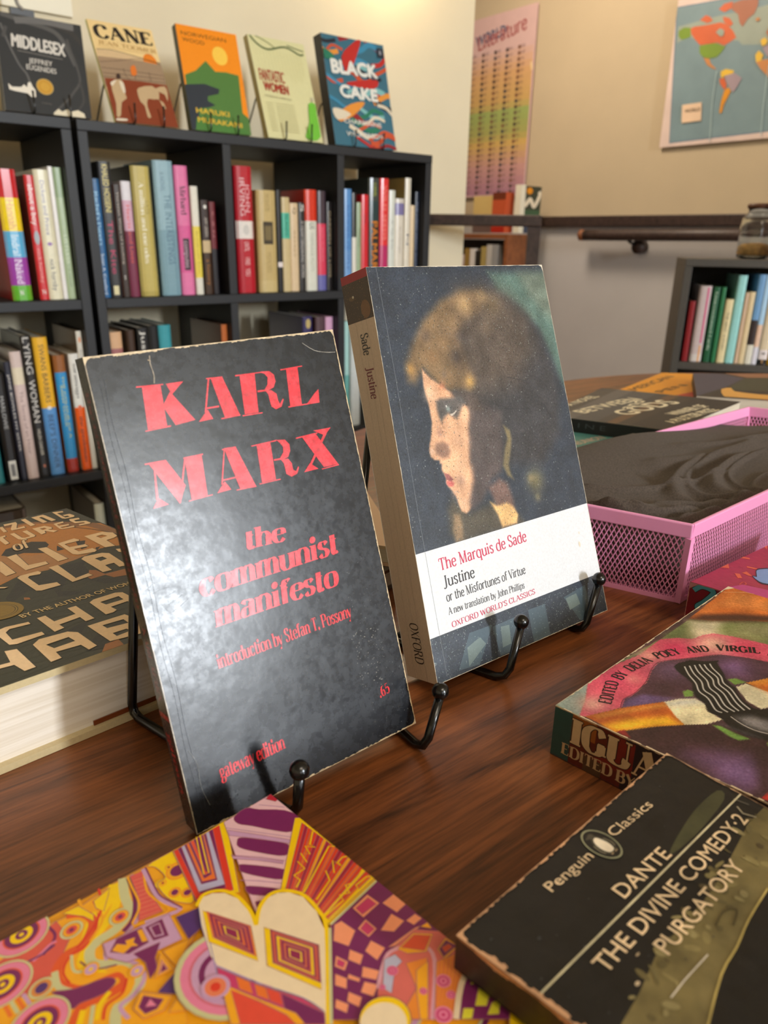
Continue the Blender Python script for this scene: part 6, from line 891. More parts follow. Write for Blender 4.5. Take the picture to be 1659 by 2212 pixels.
# ------------------------------------------------------------------ books displayed on top of the bookcase
DC = mat('display_cover', .4, noise=.02, nscale=200)
def fix(K):
    """square the picked corners on to the bookcase top"""
    K = [Vector(k) for k in K]; K[2].z = K[3].z = ZT + .004; K[1] = K[0] + K[2] - K[3]; return K
def midd(S):
    W, H = S.W, S.H; f = S.lay = .00006; T = (216, 212, 204)
    for q, w_, c in ((((10.7,-4),(55.1,1.6),(100.6,9.8),(127.5,19.5),(150.7,48.7)),'9','60'),(((9.9,3.2),(44.8,9.7),(94.1,19.8),(113.2,44.5),(126,77)),'8','90'),(((31.1,10.9),(77.9,4.5),(129.9,7.4)),'12','110'),(((115.9,30),(121,53.5),(127.9,79.2),(130,105.4),(117.1,125.6),(105.4,140.9),(79.3,166.9)),'4','80'),(((7.9,20),(17.1,52.6),(30.1,87.2),(41,103),(44.5,117)),'3.4','100'),(((130,105.4),(133,138.8),(120.2,158.9)),'4','70'),(((16.2,24.1),(9.5,43.7)),'6','80')): S.stroke(q, float(w_), (int(c),) * 3, 5)
    S.text('MIDDLESEX', *((22.6,57.4),(109.6,62)), 21.5, T, bold=.03); S.stroke(((30.9,63.8),(104.3,68.4)), .8, (160, 156, 150))
    S.text('JEFFREY', *((46.9,82.9),(85.7,83.8)), 8.6, T, bold=.01); S.text('EUGENIDES', *((41.7,94.6),(90.8,96.5)), 8.6, T, bold=.01)
    c = (68.6,122.2); S.rings(*c, ((14.2, (196, 170, 110)), (13, (206, 156, 60)), (9, (196, 146, 50)), (8, (210, 162, 66))))
    S.poly(((9,123.6),(14.6,129.1),(29.4,127.8),(34.2,122.7),(39,127),(41.1,118.5),(45.6,116.9),(47.9,123.9),(52.3,130.7),(51.7,142.7),(44.3,143.3),(38.6,137.8),(18,135.9),(9.9,134.2)), (236, 230, 216)); S.poly(((78.3,166.9),(87,159.1),(92.9,163.4),(102.6,157.9),(106.3,162.4),(120.5,157.7),(130.8,163),(133.1,174.8),(78.2,174.1)), (232, 222, 196)); S.text('A NOVEL', *((59.9,152.8),(77,153.9)), 3, (120, 116, 110))
def cane(S):
    S.lay = .00006; D = (60, 44, 36)
    S.poly(((3,51.4),(32.1,48.6),(83.4,55.1),(123.6,59),(166.8,57.8),(123.7,207.2),(-31.6,215.9)), (214, 184, 140)); S.poly(((1.5,65),(54.3,62.7),(137.4,60.4),(152.6,107.5),(-15.2,120.5)), (166, 138, 108))
    c = (101.2,59.7); S.ell(*c, 13, 13, (232, 130, 30)); S.stroke(((2.7,52.6),(31.8,49.9),(83,56.3),(122.9,61.6)), .8, D, 3); S.stroke(((1.1,74.8),(39.6,67.7),(82.3,58.9),(125,64)), .7, D, 3); S.poly(((2.1,76),(39.3,68.5),(81.3,62.2),(127.5,65),(124.7,104.6),(-5.8,114.8)), (160, 134, 106))
    for q in (((1.9,85.1),(42.7,84),(121.9,84.5)),((0.3,94.6),(45.4,92.8),(123,90.7)),((-0.3,100.8),(56.7,99.8),(123.9,97.5)),((43.6,81),(44.5,95.8),(55.2,105)),((92,81.9),(91,99.6)),((65.4,84.1),(60.9,99.5))): S.stroke(q, .9, (86, 66, 54), 2)
    S.poly(((2.7,103.7),(69.9,101.3),(154.1,102.3),(184.9,203.9),(-2.3,189.2)), (134, 56, 24)); S.text('CANE', *((7.2,30.7),(115.9,29.5)), 22.29, (34, 28, 26), font=serif, thick=2.6, thin=.9, ser=1.0)
    S.text('JEAN TOOMER', *((8.3,42.3),(118.2,43.9)), 6.92, (190, 150, 90), font=serif, thick=1.6, thin=.6, ser=.6); S.stroke(((7.1,46.3),(110.3,47.1)), .5, (200, 164, 110))
    for q, c_ in ((((58,77.3),(67.4,72.7),(66.7,89),(56.2,92.4)),0),(((26.2,94.9),(32.4,91.9),(33,100.5),(25.2,102.9)),1),(((20.5,105.3),(31.7,103.1),(35.8,111.5),(31.4,121.8),(33.7,136.6),(21.8,145),(13.5,168.1),(7.8,173.5),(4.5,171.2),(10.2,148.3),(9.8,123.5),(13.6,110.8)),2),(((10.9,111),(23.3,104.5),(16.9,113),(11.7,117.1)),3),(((27.8,107.1),(35.2,109),(34.4,125.3),(29.9,126.9)),3),(((61.9,114.5),(90.1,107.2),(100.6,119.1),(96.8,132),(104,136.6),(106,149.2),(99.5,142),(96.8,132),(85.4,132.9),(74,133.7),(69.4,149.2),(71.1,166.8),(64.1,167.3),(64.6,147),(58.4,139.9),(57.4,124.8)),2),(((97.5,110.5),(115.9,105.2),(118,117.8),(113.4,133.4),(111.4,120.8),(98.5,116.7)),2),(((3,176.3),(22.1,175.1),(20.9,178.9),(3.2,180)),3)): S.poly(q, ((226, 120, 40), (60, 40, 34), (196, 168, 128), (226, 214, 190))[c_], smooth=2)
def norw(S):
    S.lay = .00006; W, H = S.W, S.H
    S.poly(((3.6,95.4),(27.7,84.5),(52.6,62.6),(70.2,81),(94.2,78.8),(121.5,81.6),(117.7,156.1),(194,216.4),(104.1,261.8),(-1.4,233.7)), (82, 126, 60), smooth=0); S.poly(((6,113.4),(42.2,107.9),(73.3,114.6),(69.5,124.2),(45.4,131.2),(43.7,140.3),(59.4,147.1),(45.2,152.6),(20.3,157.5),(20.3,178.7),(5.6,201.4),(-34.5,222.7),(-18.1,117)), (44, 52, 62)); S.poly(((13.5,176),(44,179.5),(119.5,185.7),(135.7,221.6),(4.5,219.1)), (76, 128, 58))
    c = (85.8,48.5); S.ell(*c, 16.5, 18, (252, 206, 80)); T = (110, 70, 20)
    S.text('NORWEGIAN', *((8.7,19.6),(104.6,19.7)), 7.5, T); S.text('WOOD', *((9.2,31.2),(55.7,32.7)), 7.5, T); S.text('HARUKI', *((15.2,165.9),(86.1,167.3)), 9.5, (232, 190, 60), bold=.02); S.text('MURAKAMI', *((15.8,183.4),(111.4,186.5)), 9.5, (232, 190, 60), bold=.02)
def fant(S):
    S.lay = .00006; T = (170, 60, 44); W, H = S.W, S.H
    for x in range(14): S.stroke([(W * (.1 + x * .06), H * .12), (W * (.1 + x * .06) + 1, H * (.3 + .2 * random.Random(x).random()))], .8, (212, 206, 150))
    S.stroke(((5.9,1.6),(19.4,16),(43.6,23.9),(86.2,13.3),(120.2,24.1),(130.2,21)), 3.6, (88, 104, 62), 4); S.stroke(((19.1,-0.1),(46.8,10.8),(62.2,19.9)), 1.6, (110, 120, 70), 3); S.stroke(((91.8,8.9),(122.5,14.5),(131.6,15.3)), 2, (88, 104, 62), 3)
    S.text('FANTASTIC', *((9.3,88.5),(68.4,89.8)), 22.5, T, bold=.01); S.text('WOMEN', *((14,108.4),(72.2,111.8)), 17.43, T, bold=.03)
    for k in range(11):
        a, b = ((10,133.3),(73.8,123.9)); y = k * 5.6; S.stroke([(a[0] + 1, a[1] + y), (a[0] + 18, a[1] + y)], .9, (176, 168, 120)); S.stroke([(a[0] + 24, a[1] + y), (b[0] + 6, a[1] + y)], .9, (176, 168, 120))
    S.text('STORIES BY AMERICAN', *((11.7,121.1),(75.2,123.8)), 3, (120, 112, 80)); S.poly(((116.7,125.7),(133.7,124.3),(132.9,147.2),(131.4,193.2),(109.9,202.3),(92.4,195.9),(109.7,164.2)), (116, 196, 62), smooth=2); S.ell(*(128.7,115.2), 3.4, 5, (196, 190, 160))
def blck(S):
    S.lay = .00006; W, H = S.W, S.H; cs = ((194, 44, 40), (60, 140, 176), (40, 124, 96), (232, 150, 60), (226, 214, 190), (34, 40, 52), (206, 84, 50), (130, 190, 190), (150, 36, 44))
    R = random.Random(12)
    for k in range(34):
        x, y = R.uniform(-.1, .9) * W, (k / 34 * 1.1 - .05) * H; d_ = R.choice((-1, 1)); S.stroke([(x - 20, y + 10 * d_), (x + 5, y + R.uniform(-6, 6)), (x + 28, y - 12 * d_), (x + 55, y - 6 * d_)], R.uniform(5, 13), cs[R.randrange(9)], 5)
    for q, c in ((((47.6,42.7),(84.5,9.1),(107.2,-0.4),(87.8,39.3),(59.5,80)),0),(((1.7,31.6),(27.9,44.4),(12,53.4),(-5.7,47.4)),2),(((15.2,168.3),(56.7,142),(96.2,135.2),(61.6,165),(21.7,183.4)),3),(((56.3,95.6),(138.4,81.5),(128.5,101.6),(64.5,102.7)),0),(((3.5,157.5),(26.4,155.9),(52.2,165.6),(13.3,180.1)),4)): S.poly(q, cs[c], smooth=3)
    T = (232, 232, 224)
    S.text('BLACK', *((16.8,79.7),(142.2,76.5)), 26.7, T, bold=.05); S.text('CAKE', *((31.3,128.4),(134.5,128.5)), 24.14, T, bold=.05); S.text('CHARMAINE', *((30.4,184.7),(135.9,185.5)), 9.5, T, bold=.01); S.text('WILKERSON', *((32.5,211.9),(139.6,211.9)), 9.5, T, bold=.01)
    S.rect(W * .87, H * .04, W * .98, H * .13, (44, 54, 66)); S.ell(W * .92, H * .085, 3, 5, (150, 150, 160))
D = [('MIDDLESEX', 'dark smoky cover with white capitals and a gold coin, on the bookcase', (52, 55, 58), midd, .024, (34, 30, 28)), ('CANE', 'tan and rust cover with a ploughman and mule, displayed on the bookcase', (238, 208, 146), cane, .008, (226, 230, 150)), ('N', 'orange and green cover with a yellow sun, displayed on the bookcase', (248, 146, 22), norw, .018, (58, 62, 20)), ('F', 'pale yellow cover with a branch and red title, displayed on the bookcase', (222, 218, 166), fant, .018, (190, 176, 118)), ('B', 'swirling multicoloured cover with bold white capitals, last on the bookcase', (58, 110, 130), blck, .032, (30, 30, 34))]
KD = [((0.37671,1.568,0.55803),(0.50783,1.568,0.56954),(0.50183,1.507,0.4029),(0.3584,1.507,0.39963)), ((0.53144,1.568,0.57044),(0.65638,1.568,0.57815),(0.66609,1.507,0.4035),(0.54496,1.507,0.40021)), ((0.70175,1.568,0.58972),(0.82163,1.568,0.58581),(0.82409,1.507,0.39984),(0.69433,1.507,0.39957)), ((0.8567,1.568,0.59507),(0.9951,1.568,0.59933),(1.00052,1.507,0.40089),(0.8641,1.507,0.39884)), ((1.03723,1.568,0.62453),(1.18933,1.568,0.6345),(1.20637,1.507,0.4073),(1.03372,1.507,0.40351))]
names = ['behind the dark smoky cover at the left', 'behind the tan and rust cover', 'behind the orange and green cover', 'behind the pale yellow cover', 'behind the swirling multicoloured cover']
for (nm, lb, base, fn, th, sp), K, en in zip(D, KD, names):
    K = fix(K); paperback('paperback_book', lb, K, (0, th * .93, -min(.0035, th * .2)), base, spine=sp, art=fn, m=DC, group='books displayed on the bookcase')
    xl, xr = K[3].x, K[2].x; w_ = xr - xl; y = K[3].y; a, b = xl + w_ * .28, xl + w_ * .74; yb = y + th + .066
    if nm == 'MIDDLESEX': a, b = xl + .045, xl + .105
    easel('small_easel', 'black wire display easel ' + en, [(a, y - .011, ZT + .034), (b, y - .011, ZT + .034)], 0, .0018, [(a, y - .009), (b, y - .009)], [(xl - .012, yb), (xr - .02, yb)], [(xl + .006, y + .035 + th, ZT + .088), (xr - .03, y + .035 + th, ZT + .088)], r=.0017, rb=.0021, group='wire easels on the bookcase', z0=ZT)
# paper pinned to the wall above the left book, with its black binder clip and cord
o = boxm('wall_chart', (.02, 1.790, .62), (0.5804, 1.796, 1.15), mat('ivory_paper', .6, (250, 244, 222))); tag(o, 'ivory sheet on the wall above the smoky dark cover', 'chart')
pm = PM(); x, y, z = (0.467,1.72,0.5978); pm.box(x - .024, y, z - .006, x + .018, y + .012, z + .005, (24, 24, 26)); pm.build('binder_clip', mat('display_cover')); tag(bpy.data.objects['binder_clip'], 'black binder clip over the smoky dark cover', 'clip')
V_, F_ = tube(_curve([(0.4527,1.72,0.6441), (0.4561,1.72,0.6124), (0.4629,1.72,0.6031), (x, y + .005, z + .004)], 6), .0035, 8); tag(obj('cord', V_, F_, mat('grey_cord', .5, (150, 146, 138))), 'grey cord rising from the black binder clip', 'cord')
# ------------------------------------------------------------------ pink mesh tray and the cloth in it
PINK = mat('pink_powder_coat', .34, (240, 160, 205), spec=.5)
C1, C2, C3, C4 = (Vector(v) for v in ((.3843, .2015, .055), (.780, .222, .055), (.7314, .3467, .055), (.335, .333, .055)))
B1, B2, B3, B4 = (Vector(v) for v in ((.3945, .2073, .001), (.772, .227, .001), (.724, .340, .001), (.346, .328, .001)))
tray = thing('mesh_tray', 'pink wire mesh letter tray holding the black cloth', 'tray')
def bar(p, q, w_, t_, up=None):
    p, q = Vector(p), Vector(q); d = (q - p).normalized(); u = Vector(up) if up else Vector((0, 0, 1)); s = d.cross(u).normalized() * t_ / 2; u = s.cross(d).normalized() * w_ / 2
    a = [p + s + u, p - s + u, p - s - u, p + s - u]; b = [v + (q - p) for v in a]; V = a + b; return V, [(0, 1, 2, 3), (7, 6, 5, 4), (0, 4, 5, 1), (1, 5, 6, 2), (2, 6, 7, 3), (3, 7, 4, 0)]
TOP = [C1, C2, C3, C4]; BOT = [B1, B2, B3, B4]; ctr = sum(TOP, Vector()) / 4
for k in range(4):
    a, b, c, d = TOP[k], TOP[(k + 1) % 4], BOT[(k + 1) % 4], BOT[k]; dn = (d - a).normalized()
    V_, F_ = bar(a + dn * .004, b + dn * .004, .0095, .0024, -dn); o = obj('rim', V_, F_, PINK, tray, False); bv = o.modifiers.new('b', 'BEVEL'); bv.width = .0008; bv.segments = 2
    V_, F_ = bar(d, c, .004, .002); obj('bottom_rail', V_, F_, PINK, tray, False)
    V_, F_ = bar(a + dn * .0085, d, .0042, .0036, (b - a).normalized()); obj('corner_post', V_, F_, PINK, tray, False)
    # expanded metal: two families of diagonal strands
    L = (b - a).length; Hh = (d - a).length; pw = .0031; ph = .0064; rows = Hh / ph; parts = []; n = int(L / pw)
    def P2(s, t): s = max(0, min(1, s)); return a * (1 - s) * (1 - t) + b * s * (1 - t) + c * s * t + d * (1 - s) * t
    for sg in (1, -1):
        for i in range(-int(rows) - 1, n + int(rows) + 2):
            s0 = i * pw / L; s1 = s0 + sg * rows * pw / L; t0, t1 = .12, 1.
            def S_(t): return s0 + (s1 - s0) * (t - 0)
            lo, hi = S_(t0), S_(t1)
            if (lo < 0 and hi < 0) or (lo > 1 and hi > 1): continue
            ts = [t0, t1]
            for lim in (0, 1):
                if (lo - lim) * (hi - lim) < 0:
                    tt = (lim - s0) / (s1 - s0)
                    if (lo < lim) == (lim == 0): ts[0] = max(ts[0], tt)
                    else: ts[1] = min(ts[1], tt)
            if ts[1] - ts[0] > .02: parts.append(bar(P2(S_(ts[0]), ts[0]), P2(S_(ts[1]), ts[1]), .0006, .0005, (b - a).cross(d - a).normalized().cross((c - a)).normalized()))
    V_, F_ = join(parts); o = obj('mesh_panel', V_, F_, PINK, tray, False); o['kind'] = 'stuff'
parts = [bar(B1.lerp(B2, i / 120), B4.lerp(B3, i / 120), .0006, .0008) for i in range(1, 120)] + [bar(B1.lerp(B4, i / 40), B2.lerp(B3, i / 40), .0006, .0008) for i in range(1, 40)]
V_, F_ = join(parts); o = obj('mesh_floor', V_, F_, PINK, tray, False); o['kind'] = 'stuff'; reloc(tray)
def cloth_z(s, t):
    z = .046 + .014 * math.exp(-((s - .40) / .26) ** 2 - ((t - .93) / .42) ** 2) + .009 * math.exp(-((s - .08) / .2) ** 2 - ((t - .85) / .4) ** 2)
    z += .008 * math.exp(-((s - .75) / .2) ** 2 - ((t - .5) / .3) ** 2)
    # folds running in towards the near corner
    def ridge(p, q, w_, h, bend=0):
        nonlocal z
        dx, dy = q[0] - p[0], q[1] - p[1]; L2 = dx * dx + dy * dy; u = ((s - p[0]) * dx + (t - p[1]) * dy) / L2
        if -.15 < u < 1.15:
            v = ((s - p[0]) * -dy + (t - p[1]) * dx) / math.sqrt(L2) + bend * (u * (1 - u)); z += h * math.exp(-(v / w_) ** 2) * math.exp(-(max(0, abs(u - .5) - .42) / .12) ** 2)
    ridge((.02, .42), (.16, .03), .022, .006, .1); ridge((.0, .62), (.24, .10), .03, .0055, .3); ridge((.0, .22), (.12, .02), .018, .004); ridge((.20, .12), (.36, .50), .024, .006, -.35); ridge((.26, .06), (.50, .42), .028, .006, -.4); ridge((.30, .03), (.44, .2), .016, .003, -.2); ridge((.30, .62), (.62, .50), .05, .004, .2); ridge((.04, .30), (.20, .10), .010, .0035, .2); ridge((.24, .16), (.46, .50), .010, .003, -.4); ridge((.30, .10), (.56, .40), .010, .003, -.35); ridge((.10, .62), (.34, .34), .016, .003, .25); ridge((.45, .7), (.9, .45), .02, .003, .2); ridge((.05, .12), (.22, .03), .012, .003); ridge((.1, .3), (.2, .06), .016, .004)
    z -= .012 * math.exp(-((s - .19) / .07) ** 2 - ((t - .16) / .14) ** 2) * .6
    z += .0008 * math.sin(s * 11 + t * 5) * math.sin(t * 7 + 2 + s * 3)
    e = min(t / .07, 1); z -= (1 - e) * .014; e = max(0, (s - .86) / .14); z -= e * .02; e = max(0, (t - 1.0) / .12); z -= e * e * .018; e = max(0, -s / .1); z -= e * e * .02
    k = min(1, max(0, (t - .02) / .035)) * min(1, max(0, (s - .012) / .012)); z = .006 + (z - .006) * k ** .35
    return max(z, .006)
V_ = []; F_ = []; nx, ny = 230, 150
for j in range(ny + 1):
    for i in range(nx + 1):
        s = .012 + (.95 - .012) * (i / nx) ** 1.25; t = .02 + (1.06 - .02) * (j / ny) ** 1.3
        if s < .1 and t > .3: s = .012 + (s - .012) - (t - .3) * .09 * (1 - (s - .012) / .09)
        z = cloth_z(s, t); f_ = lambda a, b, c, d: a * (1 - s) * (1 - t) + b * s * (1 - t) + c * s * t + d * (1 - s) * t
        p = f_(B1, B2, B3, B4).lerp(f_(C1, C2, C3, C4), min(1, z / .055)); p.y += .0035 * max(0, 1 - t / .1); p.x += .003 * max(0, 1 - s / .08)
        V_.append((p.x, p.y, max(z, .0585 if (t > .96 and t < 1.03 and s < .50) else .0)))
for j in range(ny):
    for i in range(nx): a = j * (nx + 1) + i; F_.append((a, a + 1, a + nx + 2, a + nx + 1))
CL = mat('charcoal_knit', .92, (80, 71, 64), noise=.3, nscale=900, bump=.4, bscale=1500, sheen=.06, spec=.15)
o = obj('folded_cloth', V_, F_, CL); sl = o.modifiers.new('solid', 'SOLIDIFY'); sl.thickness = .0016; sl.offset = -1; tag(o, 'charcoal knit cloth bunched in the pink mesh tray', 'cloth')
# ------------------------------------------------------------------ rail, far bookcase, poster, map, handrail
zr_, zl_ = 0.2739, 0.2434
p0 = Vector((1.5174,1.783,0.2731)); p1 = Vector((1.7469,1.5142,0.274)); p1 = Vector((1.7553, 1.5214, zr_)); d_ = (p1 - Vector((1.36, 1.985, zr_))).normalized()
rail = thing('guard_rail', 'dark wooden stair rail and post at the end of the cream wall', 'railing'); q0 = Vector((p0.x, 1.765, (zr_ + zl_) / 2)); q1 = Vector((p1.x, p1.y, (zr_ + zl_) / 2))
V_, F_ = bar(q0, q1, zr_ - zl_, .05); o = obj('rail', V_, F_, DARKWOOD, rail, False); o.modifiers.new('b', 'BEVEL').width = .003
u = (q1 - q0).normalized(); e = q1 - u * .018
V_, F_ = bar((e.x, e.y, -.75), (e.x, e.y, zl_), .036, .036, u); obj('post', V_, F_, DARKWOOD, rail, False)
reloc(rail)
BW = wood('brown_pine', (104, 58, 30), (150, 90, 50), .5, scale=.4); yb = 2.5317; zb = .2372
bookcase('bookcase', 'brown wooden bookcase beyond the stair rail', 0, .95, 0, .15, [0, -.33, -.66], [], -.98, BW, .022)
bc = bpy.data.objects['bookcase.002']; bc.rotation_euler.z = -math.pi / 2; bc.location = (2.7 + .075, yb + .475, -.75 + .002)
def block_book(label, x0, y0, z0, dx, dy, dz, col, group, rz=0, lean=0, bands=(), art=None, cat='book'):
    """book facing the room (towards -X), spine dy wide"""
    r = thing('book', label, cat, (x0, y0, z0), group); r.rotation_euler = (math.radians(lean), 0, rz); pm = PM()
    b = .003; pm.box(0, 0, 0, dx, b, dz, col); pm.box(0, dy - b, 0, dx, dy, dz, col); pm.box(0, b, 0, b, dy - b, dz, col)
    S = Sheet([(-.0003, dy, dz), (-.0003, 0, dz), (-.0003, 0, 0), (-.0003, dy, 0)], pm); S.lay = .0001
    for a, c, cc in bands: S.rect(0, S.H * a, S.W, S.H * c, cc)
    if art: art(S)
    pm.build('cover', SPM, r); pp = PM(); pp.box(b, b, .003, dx - .004, dy - b, dz - .004, (214, 204, 180)); pp.build('page_block', PAGES, r); return r
g = 'books standing on the brown bookcase'; ztb = 0.2374
def Yx(px, X=2.72): return None
ys = (2.8108,2.6841,2.6413,2.5579,2.5346,2.4973,2.4831,2.3617)
h = lambda n: n
block_book('cream book with a red foot on the brown bookcase', 2.74, ys[1], ztb, .12, ys[0] - ys[1], .165, (214, 186, 120), g, bands=((.55, .72, (176, 104, 92)), (.72, 1, (104, 84, 80))))
block_book('orange-red book leaning on the brown bookcase', 2.705, ys[3] + .008, ztb, .055, ys[2] - ys[3], .175, (190, 84, 50), g, lean=0, bands=((0, .18, (110, 50, 30)), (.85, 1, (170, 34, 20))))
block_book('white book beside the orange-red one', 2.73, ys[5], ztb, .03, .035, .205, (226, 220, 200), g)
def wavy(S):
    W, H = S.W, S.H; S.stroke([(W * .05, H * .12), (W * .25, H * .4), (W * .5, H * .28), (W * .7, H * .42), (W * .92, H * .2), (W * .9, H * .1)], W * .14, (226, 214, 190), 5)
    S.rect(0, H * .5, W, H * .62, (54, 88, 62)); S.rect(0, H * .62, W * .85, H * .76, (176, 122, 14)); S.rect(0, H * .84, W, H, (70, 78, 96)); S.ell(W * .45, H * .1, W * .14, H * .07, (220, 140, 20))
xa, xb_ = 2.7666, 2.9154; r = thing('book', 'dark book with a white wave and orange spot on the brown bookcase', 'book', (xa, yb + .008, ztb), g); pm = PM(); w_ = xb_ - xa
pm.box(0, 0, 0, w_, .003, .205, (46, 54, 44)); pm.box(0, .022, 0, w_, .025, .205, (46, 54, 44)); pm.box(0, .003, 0, .003, .022, .205, (46, 54, 44))
S = Sheet([(0, -.0003, .205), (w_, -.0003, .205), (w_, -.0003, 0), (0, -.0003, 0)], pm); S.lay = .0001; wavy(S); pm.build('cover', SPM, r); pp = PM(); pp.box(.003, .003, .002, w_ - .004, .022, .202, (214, 204, 180)); pp.build('page_block', PAGES, r)
lamp = thing('wall_lamp', 'small frosted wall lamp above the bookcase', 'lamp', (1.38, 1.80, .93)); boxm('bracket', (-.02, -.05, -.01), (.02, 0, .01), BLACKWIRE, lamp)
fr = bpy.data.materials.new('frosted_glow'); fr.use_nodes = True; fb = fr.node_tree.nodes['Principled BSDF']; fb.inputs['Emission Color'].default_value = (1, .72, .38, 1); fb.inputs['Emission Strength'].default_value = 75
V_, F_ = ball((0, -.075, .02), .035); obj('globe', V_, F_, fr, lamp)
g = 'books inside the brown bookcase'; zin = -.33 + .2322
cols = [((206, 190, 190), .17), ((150, 120, 60), .2), ((222, 216, 210), .2), ((34, 32, 30), .19), ((170, 150, 90), .21), ((190, 186, 180), .22), ((150, 150, 150), .22), ((60, 54, 56), .2), ((76, 66, 68), .19), ((70, 60, 52), .2)]
nm_ = ['pinkish', 'ochre', 'white', 'black', 'olive', 'pale grey', 'mid grey', 'dark slate', 'plum grey', 'brown']
zsh = bc.location.z + .98 - .33
boxm('back_panel', (-.452, .068, .3), (.452, .0735, .955), mat('dark_back_panel', .7, (40, 36, 32)), bc)
for i, (c, hh) in enumerate(cols[:7]):
    block_book(nm_[i] + ' spine inside the brown bookcase, under its top shelf', 2.705, yb + .292 - .038 * i, zsh + .0005, .135, .034, hh + .062, c, g)
# poster of literature
K = ((2.985,3.27156,1.2268),(2.985,2.71156,1.2268),(2.985,2.71156,0.415),(2.985,3.27156,0.415)); pm = PM(); S = Sheet(K, pm); S.lay = .0002; W, H = S.W, S.H; F = S.K; pm.hexa([F[0], F[3], F[2], F[1]], [v + Vector((.004, 0, 0)) for v in (F[0], F[3], F[2], F[1])], (196, 160, 160), {0: (206, 172, 168)})
for k in range(24):
    t = k / 24; stops = [(0, (206, 172, 168)), (.16, (206, 160, 112)), (.36, (196, 160, 96)), (.42, (150, 168, 96)), (.56, (164, 160, 92)), (.62, (204, 168, 96)), (.78, (196, 148, 140)), (1, (168, 120, 144))]
    for (a, c), (b, e) in zip(stops, stops[1:]):
        if a <= t <= b: u_ = (t - a) / (b - a); col = tuple(int(c[i] + (e[i] - c[i]) * u_) for i in range(3)); break
    S.rect(W * .02, H * (.17 + .82 * t), W * .985, H * (.17 + .82 * (t + 1 / 24)), col); S.l = .0002
S.l = .0006
S.text('WORLD', (W * .30, H * .145), (W * .66, H * .118), 42, (84, 92, 118), bold=.03); S.text('Literature', (W * .33, H * .17), (W * .90, H * .115), 60, (160, 84, 84), font=serif, thick=1.6, thin=1.2, ser=.2)
r_ = random.Random(3)
for cx in (.12, .26, .41, .56, .70, .84):
    for k in range(26):
        y = H * (.19 + .031 * k); x = W * cx; S.rect(x - W * .028, y, x + W * .004, y + H * .019, r_.choice(((70, 52, 48), (96, 70, 60), (60, 60, 70), (120, 80, 60)))); S.l = .0006
        for q in range(3): S.rect(x + W * .01, y + H * .006 * q, x + W * (.04 + .02 * r_.random()), y + H * (.006 * q + .002), (110, 84, 80)); S.l = .0006
S.stroke([(W * .97, H * .29), (W * .985, H * .33)], 12, (226, 200, 150))
o = pm.build('poster', mat('poster_paper', .5, noise=.03, nscale=30)); tag(o, 'tall world literature chart with columns of small pictures', 'poster')
